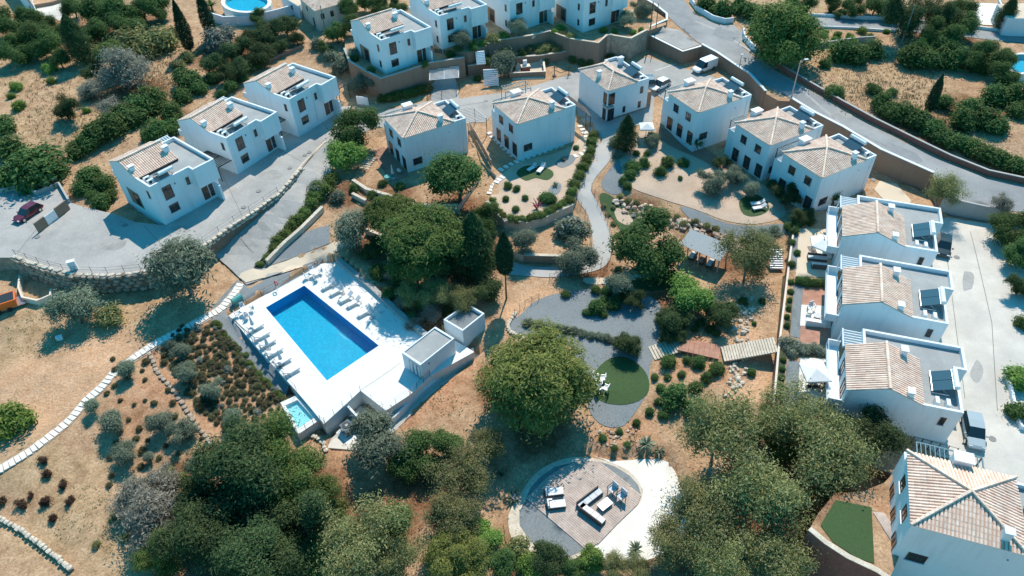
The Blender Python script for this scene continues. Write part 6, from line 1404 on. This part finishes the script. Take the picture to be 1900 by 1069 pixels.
def daybed(label, c, foot):
    p = DZ(*c); t = thing('daybed', label, 'sun lounger', p, dirang(c, foot), 'daybeds on the timber deck'); f = MB(); f.box((0, 0, .2), (2.0, .85, .3)); f.build('frame', 'wicker_dark', t)
    c_ = MB(); c_.box((.2, 0, .4), (1.6, .82, .12)); c_.build('cushion', 'fabric_white', t); b = MB(); b.box((-.78, 0, .62), (.14, .82, .55)); b.build('backrest', 'fabric_white', t); s = MB(); s.box((-.55, .5, .35), (.5, .12, .5)); s.build('side_table', 'white_paint', t)
daybed('upper daybed on the timber deck', (1027,916), (1045,914)); daybed('lower daybed on the timber deck', (1031,939), (1049,937))
a0 = dirang((1075,938), (1114,908)); s1 = sofa('long leg of the corner sofa on the timber deck', DZ(1094, 928), a0, 3.0, 'fabric_grey', 'wicker_dark')
s1.rotation_euler = (0, 0, a0+math.pi); 
a1 = dirang((1078,945), (1115,973)); s2 = sofa('short leg of the corner sofa on the timber deck', DZ(1098, 957), a1, 2.9, 'fabric_white', 'wicker_dark')
t = thing('coffee_table', 'white coffee table before the corner sofa', 'table', DZ(1122,939), a0); b = MB(); b.box((0, 0, .2), (1.35, .8, .3)); b.build('base', 'wicker_dark', t); b = MB(); b.box((0, 0, .38), (1.45, .9, .08)); b.build('table_top', 'white_paint', t)
chair('upper grey armchair facing the coffee table', DZ(1136,914), a0+math.pi, 'fabric_grey', 'wicker_dark', 'armchairs on the timber deck', 1.55); chair('lower grey armchair facing the coffee table', DZ(1152,927), a0+math.pi, 'fabric_grey', 'wicker_dark', 'armchairs on the timber deck', 1.55)
t = thing('fire_bowl', 'small dark bowl at the stone ring edge', 'bowl', G(957, 926)); b = MB(); b.tube([(0, 0, 0), (0, 0, .25), (0, 0, .5)], [.25, .35, .45], 12); b.build('bowl', 'dark_metal', t); b = MB(); b.cyl((0, 0, .5), .4, .03, 12); b.build('ash', 'gravel_dark', t)
# ------------------------------------------------------------------ pool things
t = thing('life_ring', 'red life ring on a post by the pool', 'life ring', G(516, 537)); b = MB(); b.cyl((0, 0, 0), .03, 1.1, 8); b.build('post', 'white_paint', t)
b = MB(); R = []; 
for k in range(17): R.append((.0, .32*math.cos(k*6.283/16), 1.1+.32*math.sin(k*6.283/16)))
b.tube(R, .075, 6); ro = b.build('ring', 'plastic_red', t); ro.rotation_euler = (0, 0, .9)
t = thing('pool_chest', 'teal plastic chest beside the gravel strip', 'chest', G(442, 562), .9); b = MB(); b.box((0, 0, .35), (1.3, .8, .7), 0, 0, (1, 1)); b.build('body', 'plastic_teal', t); b = MB(); b.tube([(-.68, 0, .68), (.68, 0, .68)], .42, 10); b.build('lid', 'plastic_teal', t)
t = thing('heat_pump', 'dark heat pump with round fan below the deck', 'heat pump', G(646, 800), .75); b = MB(); b.box((0, 0, .55), (1.2, 1.2, 1.1)); b.build('body', 'car_grey', t); b = MB(); b.cyl((0, 0, 1.1), .48, .05, 16); fo = b.build('fan_guard', 'dark_metal', t); b = MB(); b.cyl((0, 0, 1.12), .16, .06, 10); b.build('hub', 'grey_metal', fo); b = MB(); b.box((.0, -.3, -.05), (2.2, 2.4, .12)); b.build('plinth', 'white_paint', t)
def fence(label, px, n, h=1.05, rails=(.95, .5), m='dark_metal', off=0, r=.03, cat='fence', pts=None, panel=None):
    Q = pts or [G(u, v) for u, v in px]; t = thing('fence', label, cat, Q[0]); seg = [0]
    for a, b in zip(Q[:-1], Q[1:]): seg.append(seg[-1]+(b-a).length)
    P = []
    for i in range(n):
        s = seg[-1]*i/(n-1); j = min(max(k for k in range(len(seg)) if seg[k] <= s+1e-6), len(Q)-2); q = Q[j].lerp(Q[j+1], (s-seg[j])/(seg[j+1]-seg[j]+1e-9)); P.append(q-Q[0])
    for q in P: b = MB(); b.tube([q+Vector((0, 0, -.1)), q+Vector((0, 0, h))], r, 6); b.build('post', m, t)
    for z in rails: b = MB(); b.tube([q+Vector((0, 0, z)) for q in P], r*.45, 4); b.build('rail', m, t)
    if panel:
        for a, b_ in zip(P[:-1], P[1:]):
            b = MB(); d = b_-a; b.add([a+Vector((0, 0, .1)), b_+Vector((0, 0, .1)), b_+Vector((0, 0, h-.08)), a+Vector((0, 0, h-.08))], [(0, 1, 2, 3)]); b.build('panel', panel, t)
    return t
fence('thin wire fence along the parking court wall', [(30,474),(60,484),(100,497),(140,505),(200,507),(262,501)], 10)
fence('thin wire fence along the ramp wall', [(378,452),(430,415),(480,384),(516,358)], 6)
fence('railing posts along the upper pool deck edge', [(430,580),(510,536),(590,492)], 7, .95)
fence('railing posts along the lower left pool deck edge', [(428,590),(490,657),(550,724)], 9, .95)
fence('white railing around the deck stair court', None, 5, 1.0, (.98, .55, .15), 'steel', pts=[W(u, v, -3.55) for u, v in ((603,785),(669,726))])
fence('white railing at the deck corner above the court', None, 5, 1.0, (.98, .55, .15), 'steel', pts=[W(u, v, -3.55) for u, v in ((669,726),(716,761),(760,732))])
fence('dark railing before the pool house', None, 4, 1.0, (.98, .75, .5, .25), 'dark_metal', pts=[W(u, v, -3.55) for u, v in ((762,731),(798,698))])
fence('slim railing along the outside of the winding path', [(1098,350),(1108,372),(1123,402),(1133,430),(1137,462),(1131,487),(1111,503),(1070,513),(1020,518)], 18)
fence('slim railing along the inside of the winding path', [(1070,372),(1088,400),(1096,432),(1097,462)], 8)
fence('wire fence along the gravel strip above the pergola', [(1275,415),(1310,425),(1345,437),(1390,448),(1440,440)], 8)
fence('dark slatted fence between the two pyramid villas', [(872,240),(885,262),(900,290),(912,312)], 12, 1.5, (1.45,), 'grey_metal', panel='grey_metal')
fence('black barred gate beside the near row villa', None, 6, 1.5, (1.45, .1), 'dark_metal', pts=[W(u, v, -2.1) for u, v in ((1688,826),(1768,848))], r=.05)
fence('low fence before the small lower pool', None, 5, .95, (.9, .5), 'dark_metal', pts=[W(u, v, -4.0) for u, v in ((553,806),(594,779),(604,790))])
fence('fence posts at the gravel bed tip', [(955,585),(975,567),(1000,556)], 5)
# ------------------------------------------------------------------ pergolas
def pergola(label, px, z, n, along, m='white_paint', zg=None, sw=.09, beams=3, post='dark_metal', name='pergola'):
    P = [W(u, v, z) for u, v in px]; c = P[0]; t = thing(name, label, 'pergola', c)
    A, B, C, D = [p-c for p in P]
    if along: A, B, C, D = B, C, D, A
    def bar(nm, a, b, w, h, zz, mm):
        mb = MB(); dd = b-a; ang = math.atan2(dd.y, dd.x); mid = (a+b)/2; mb.box((mid.x, mid.y, zz), (dd.length, w, h), ang); mb.build(nm, mm, t)
    for i in range(n): f = i/(n-1); bar('slat', A.lerp(D, f), B.lerp(C, f), sw, .07, .06, m)
    for i in range(beams): f = i/(beams-1); bar('beam', A.lerp(B, f), D.lerp(C, f), .1, .1, -.03, m)
    for p in (A, B, C, D):
        g = gz(p.x+c.x, p.y+c.y)-z if zg is None else zg-z; mb = MB(); mb.box((p.x, p.y, (g-.08)/2), (.1, .1, -(g+.08)+.0 if g < -.2 else .2)); mb.build('post', post, t)
    return t
pergola('white slatted carport roof below the brown wall', [(797,121),(851,118),(851,144),(797,149)], 2.5, 14, 0, 'white_paint')
pergola('white slatted carport roof beside the angular planter', [(1086,87),(1072,77),(1110,61),(1121,71)], 3.3, 12, 1, 'white_paint')
pergola('dark slatted carport between the first and second villas', [(378,283),(388,279),(430,297),(404,311)], 1.9, 9, 1, 'dark_metal')
pergola('dark slatted carport between the second and third villas', [(506,218),(515,212),(532,220),(517,229)], 2.1, 8, 1, 'dark_metal')
pergola('dark slatted carport right of the third villa', [(620,158),(626,148),(645,156),(627,166)], 2.2, 8, 1, 'dark_metal')
pergola('thin metal pergola between the two pyramid villas', [(846,206),(880,200),(902,219),(868,229)], 1.9, 10, 0, 'grey_metal', sw=.06)
pergola('long dark pergola right of the pyramid villa with lawn', [(1062,190),(1052,176),(1088,203),(1096,216)], 2.2, 12, 1, 'dark_metal')
pergola('wide pergola with dark slats at the street below the top villas', [(938,172),(985,163),(975,150),(930,160)], 2.2, 10, 1, 'teal_metal')
# open shelter with corrugated metal roof
P = [W(u, v, -1.35) for u, v in ((1261,453),(1336,485),(1356,458),(1281,428))]; c = P[0]; sh_ = thing('garden_shelter', 'open garden shelter with grey corrugated metal roof', 'shelter', (c.x, c.y, -4.1))
A, B, C, D = [p-c for p in P]; rb = MB(); n = 44
for i in range(n+1):
    f = i/n; zz = 2.75+(.025 if i % 2 else 0); a = A.lerp(B, f); b = D.lerp(C, f); rb.v += [(a.x, a.y, zz), (b.x, b.y, zz+.28)]
rb.f = [(2*i, 2*i+2, 2*i+3, 2*i+1) for i in range(n)]; rb.m = [0]*n; rb.build('metal_roof', 'sheet_metal', sh_)
for f, g in ((0, 0), (.5, 0), (1, 0), (0, 1), (.5, 1), (1, 1)): p = A.lerp(B, .03+f*.94).lerp(D.lerp(C, .03+f*.94), .06+.88*g); mb = MB(); mb.box((p.x, p.y, 1.3), (.14, .14, 2.75)); mb.build('post', 'timber_grey', sh_)
fl = MB(); fl.prism([(q.x*1.0, q.y) for q in (A, B, C, D)], -.2, .06); fl.build('floor', 'timber_grey', sh_)
for s, u, v in (('left', 1285, 478), ('middle', 1302, 486), ('right', 1318, 492)): sofa(s+' seat under the garden shelter', G(u, v)+Vector((0, 0, .08)), 1.0, 1.5, 'timber_red' if s == 'middle' else 'fabric_grey')
# ------------------------------------------------------------------ poles, lamps
def lamp(label, px, top, head=True, r=.06, m='grey_metal', arm=.9, name='street_lamp'):
    g = G(*px); h = 2.0
    # height from the picture: where the vertical through the foot meets the top point
    best = None
    for i in range(20, 140):
        z = i*.1; d = Vector((g.x, g.y, g.z+z))-CAMP; s, c = math.sin(PITCH), math.cos(PITCH); zc = d.y*c-d.z*s; yc = d.y*s+d.z*c; uu = FPX*d.x/zc; vv = -FPX*yc/zc; V = CY+uu*math.sin(ROLL)+vv*math.cos(ROLL)
        if best is None or abs(V-top) < best[0]: best = (abs(V-top), z)
    h = best[1]; t = thing(name, label, 'lamp' if head else 'pole', g); b = MB(); b.tube([(0, 0, -.2), (0, 0, h)], [r*1.3, r*.8], 8); b.build('pole', m, t)
    if head:
        b = MB(); b.tube([(0, 0, h-.05), (arm*.7, .15, h+.12)], r*.6, 6); b.build('arm', m, t); b = MB(); b.box((arm, .2, h+.14), (.6, .26, .12)); b.build('lamp_head', 'white_paint', t)
    return t
lamp('tall grey street lamp standing on the road wall', (1467,186), 113, True, .11)
lamp('slim lamp behind the white van wall', (1371,128), 104, True, .05, 'dark_metal', .2); lamp('tall dark pole inside the road bend', (1206,62), 2, False, .1, 'dark_metal', name='utility_pole'); lamp('second dark pole inside the road bend', (1216,62), 6, False, .07, 'dark_metal', name='utility_pole')
lamp('left utility pole below the cream house', (590,52), 8, False, .1, 'bark_grey', name='utility_pole'); lamp('right utility pole below the cream house', (606,68), 10, False, .1, 'bark_grey', name='utility_pole'); lamp('bare leaning pole beside the top right grove', (1671,86), 10, False, .12, 'bark_grey', name='utility_pole')
lamp('round lamp at the upper corner of the light court', (1752,385), 368, True, .05, 'grey_metal', .2)
# ------------------------------------------------------------------ odds and ends
def gate():
    a, b = W(72, 432, -.5), W(130, 388, -.5); t = thing('entrance_gate', 'brown gate wall with white leaf at the left drive', 'gate', a); d = b-a; ang = math.atan2(d.y, d.x); L = d.length
    for f0, f1, m, nm in ((0, .3, 'brown_render', 'gate_pier'), (.31, .62, 'white_paint', 'gate_leaf'), (.63, 1, 'brown_render', 'gate_pier')):
        mb = MB(); p = d*((f0+f1)/2); mb.box((p.x, p.y, .75), (L*(f1-f0), .2 if nm == 'gate_pier' else .08, 1.7 if nm == 'gate_pier' else 1.4), ang); mb.build(nm, m, t)
gate()
def simple(name, label, cat, u, v, parts, a=0):
    t = thing(name, label, cat, G(u, v), a)
    for nm, c, s, m in parts: b = MB(); b.box(c, s); b.build(nm, m, t)
    return t
simple('meter_box', 'white meter cabinet on the parking court wall', 'cabinet', 139, 500, [('cabinet', (0, 0, .7), (.9, .5, 1.4), 'white_paint'), ('lid', (0, 0, 1.43), (1.0, .6, .08), 'white_paint')], .4)
simple('white_block', 'small white block on the sand below the left olive', 'block', 112, 630, [('block', (0, 0, .25), (.7, .45, .5), 'white_paint'), ('cap', (0, 0, .53), (.76, .5, .06), 'white_paint')], .5)
t = thing('skip_trailer', 'orange skip on a trailer cut by the left edge', 'skip', G(10, 572), .5); b = MB(); b.box((0, 0, 1.0), (3.2, 1.9, 1.1), 0, 0, (1.12, 1.1)); b.build('skip', 'plastic_orange', t); b = MB(); b.box((.3, 0, .4), (4.4, 1.9, .12)); b.build('flatbed', 'grey_metal', t)
for x in (-.6, .6):
    for y in (-.95, .95): b = MB(); b.tube([(x, y-.1, .3), (x, y+.1, .3)], .3, 12); b.build('wheel', 'rubber', t)
b = MB(); b.box((0, 0, 1.2), (2.9, 1.6, .75), 0, 0, (1.1, 1.1)); b.build('lining', 'dark_metal', t)
simple('street_cabinet', 'white electric cabinet at the service building', 'cabinet', 1282, 112, [('cabinet', (0, 0, .7), (1.0, .5, 1.4), 'white_paint'), ('door', (0, -.26, .7), (.9, .03, 1.3), 'tank_white')], .5)
simple('street_cabinet', 'white cabinet in the hedge below the brown wall', 'cabinet', 755, 170, [('cabinet', (0, 0, .6), (.7, .4, 1.2), 'white_paint'), ('door', (0, -.21, .6), (.6, .03, 1.1), 'tank_white')], .4)
simple('sign_board', 'white board standing at the third villa corner', 'board', 674, 195, [('panel', (0, 0, .8), (2.2, .12, 1.5), 'white_paint'), ('foot', (0, 0, .05), (2.3, .4, .12), 'grey_render')], -.35)
# barbecue terrace
bt = [(947,152),(1011,148),(1006,106),(984,104),(962,120)]
wall_strip('low_wall', 'low brown wall around the barbecue terrace', [W(u, v, .25) for u, v in [(955,120),(947,143),(1011,140),(1006,102),(984,102)]], .75, 1.2, .35, 'brown_render', 'cream_render')
sheet('barbecue_floor', [(950,150),(1010,147),(1005,108),(962,118)], 'paving_cream', .09)
simple('barbecue', 'brick barbecue block on the low walled terrace', 'barbecue', 975, 134, [('block', (0, 0, .6), (1.5, 1.0, 1.2), 'brick_red'), ('worktop', (0, 0, 1.25), (1.7, 1.1, .1), 'cream_render'), ('chimney_hood', (0, .35, 1.7), (.7, .4, .9), 'white_paint')], .2)
t = thing('exercise_frame', 'black exercise frame on the dark paving', 'exercise frame', G(1042, 140)); 
for sx in (-1, 1): b = MB(); b.tube([(sx*1.3, 0, 0), (sx*1.3, 0, 1.9)], .07, 6); b.tube([(sx*1.3-.5, 0, 1.5), (sx*1.3+.5, 0, 1.5)], .05, 6); b.box((sx*1.3, 0, .05), (.7, .7, .1)); b.build('upright', 'dark_metal', t)
b = MB(); b.tube([(-1.3, 0, 1.0), (0, .2, .4), (1.3, 0, 1.0)], .05, 6); b.build('crossbar', 'dark_metal', t)
t = thing('garden_sculpture', 'dark red spiky sculpture in the pebble garden', 'sculpture', G(996, 388))
for k in range(7): a = k*.9; b = MB(); b.tube([(0, 0, .1), (.5*math.cos(a), .5*math.sin(a), .9), (.9*math.cos(a+.3), .9*math.sin(a+.3), 1.1+.3*math.sin(k))], [.12, .08, .03], 6); b.build('branch', 'painted_red', t)
# patio pieces by the shaded villa
closed_umbrella(730, 332, 'closed pale parasol beside the shaded villa', 'closed parasols'); table('teal table beside the shaded villa', G(720, 335)+Vector((0, 0, .06)), .5, .7, 'plastic_teal'); chair('pale chair beside the shaded villa', G(742, 322)+Vector((0, 0, .06)), 1.2)
simple('gas_grill', 'dark covered grill on the villa terrace', 'grill', 1262, 258, [('body', (0, 0, .5), (1.1, .6, .9), 'car_black'), ('hood', (0, 0, 1.0), (1.0, .5, .2), 'grey_metal')], .5)
# ------------------------------------------------------------------ neighbours at the picture's edges
def neighbour(label, corners, zr, zb, m, roof='flat', wins=()):
    P = [W(u, v, zr) for u, v in corners]; c = sum(P, Vector())/4; t = thing('neighbour_house', label, 'house', (c.x, c.y, zb)); L = [(p.x-c.x, p.y-c.y) for p in P]; H = zr-zb
    b = MB(); b.prism(L, 0, H); b.build('wall', m, t)
    if roof == 'tile':
        ar = sum(L[i][0]*L[(i+1) % 4][1]-L[(i+1) % 4][0]*L[i][1] for i in range(4)); Q = L if ar > 0 else L[::-1]
        ti = MB(); bd = MB(); top = Vector((0, 0, H+1.3)); O = [(x*1.06, y*1.06) for x, y in Q]
        bd.add([(x, y, H-.02) for x, y in O]+[tuple(top)], [(i, (i+1) % 4, 4) for i in range(4)])
        for i in range(4):
            a, e2 = Vector((*O[i], H)), Vector((*O[(i+1) % 4], H)); e = e2-a; wd_ = e.length; e.normalize(); g0 = top-a; g = g0-e*g0.dot(e); Lg = g.length; xa = g0.dot(e)
            slope(ti, a, e, g, wd_, lambda s, X=xa, Wd=wd_, LL=Lg: LL*min(s/X, (Wd-s)/(Wd-X)))
        tag(ti.build('roof_tiles', 'roof_tile', t), kind='stuff'); bd.build('roof_bed', 'roof_bed', t)
    else: b = MB(); b.prism([(x*.97, y*.97) for x, y in L], H, H+.05); b.build('flat_roof', 'paving_cream', t)
    for i, f, z, w, h in wins:
        a, e = Vector((*L[i], 0)), Vector((*L[(i+1) % 4], 0)); d = (e-a).normalized(); o = Vector((d.y, -d.x, 0)); 
        if o.dot(a+e) < 0: o = -o
        window(t, a.lerp(e, f)+Vector((0, 0, z)), w, h, d, o, 'brown_frame', False)
    return t
neighbour('pale house with tiled roof at the top left corner', [(30,-20),(62,12),(40,-45),(8,-50)], 5.2, 1.5, 'white_render', 'tile', ((0, .6, 1.8, .9, 1.2),))
neighbour('cream house with windows at the top edge', [(556,-5),(585,20),(655,0),(630,-25)], 6.2, 2.0, 'cream_render', 'tile', ((0, .4, 3.0, .6, .9), (0, .75, 1.2, .7, 1.9), (1, .15, 2.8, .7, 1.1), (1, .4, 2.8, .7, 1.1), (1, .65, 2.8, .7, 1.1), (1, .85, 2.8, .7, 1.1)))
neighbour('blue white side house left of the cream house', [(520,-8),(553,12),(575,-4),(545,-25)], 4.6, 2.0, 'blue_render', 'flat', ((0, .6, 1.5, .6, .9),))
sheet('neighbour_terrace', [(68,16),(136,-4),(142,10),(110,40),(98,32),(72,28)], 'concrete_light', .12, label='pale neighbour terrace at the top left')
sheet('neighbour_terrace', [(1798,6),(1850,8),(1868,36),(1842,48),(1812,46)], 'gravel_white', .12, label='cream neighbour terrace at the top right')
wall_strip('garden_wall', 'dark wall above the pale top left terrace', Gs([(64,16),(100,10),(140,-4)]), .8, .4, .3, 'brown_render')
wall_strip('garden_wall', 'grey wall below the cream top right terrace', Gs([(1842,56),(1870,58),(1910,56)]), 1.4, .4, .3, 'grey_render'); wall_strip('garden_wall', 'white wall edging the cream top right terrace', Gs([(1852,4),(1862,22),(1872,40)]), .5, .4, .25, 'white_render')
neighbour('grey green building at the top right corner', [(1850,8),(1870,34),(1935,36),(1920,5)], 6.2, 3.0, 'blue_render')
def oval_pool(label, u, v, ru, rv, z):
    pts = [(u+ru*math.cos(k*6.283/20), v+rv*math.sin(k*6.283/20)) for k in range(20)]; P = [W(a, b, z) for a, b in pts]; c = W(u, v, z); t = thing('oval_pool', label, 'pool', (c.x, c.y, z-.9)); L = [(p.x-c.x, p.y-c.y) for p in P]
    if sum(L[i][0]*L[(i+1) % 20][1]-L[(i+1) % 20][0]*L[i][1] for i in range(20)) < 0: L = L[::-1]
    O = [(x*1.18, y*1.18) for x, y in L]; n = 20
    b = MB(); b.add([(x, y, -1.5) for x, y in O]+[(x, y, .95) for x, y in O]+[(x, y, .95) for x, y in L]+[(x, y, 0) for x, y in L], [(i, (i+1) % n, n+(i+1) % n, n+i) for i in range(n)]+[(n+i, n+(i+1) % n, 2*n+(i+1) % n, 2*n+i) for i in range(n)]+[(2*n+i, 2*n+(i+1) % n, 3*n+(i+1) % n, 3*n+i) for i in range(n)]); b.build('rim', 'pool_white', t)
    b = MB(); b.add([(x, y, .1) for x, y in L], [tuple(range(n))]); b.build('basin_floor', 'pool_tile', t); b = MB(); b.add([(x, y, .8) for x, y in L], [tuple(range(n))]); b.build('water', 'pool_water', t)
oval_pool('oval neighbour pool at the top left', 457, 4, 40, 17, 4.0)
oval_pool('round neighbour pool at the right edge', 1896, 118, 26, 17, 3.6)
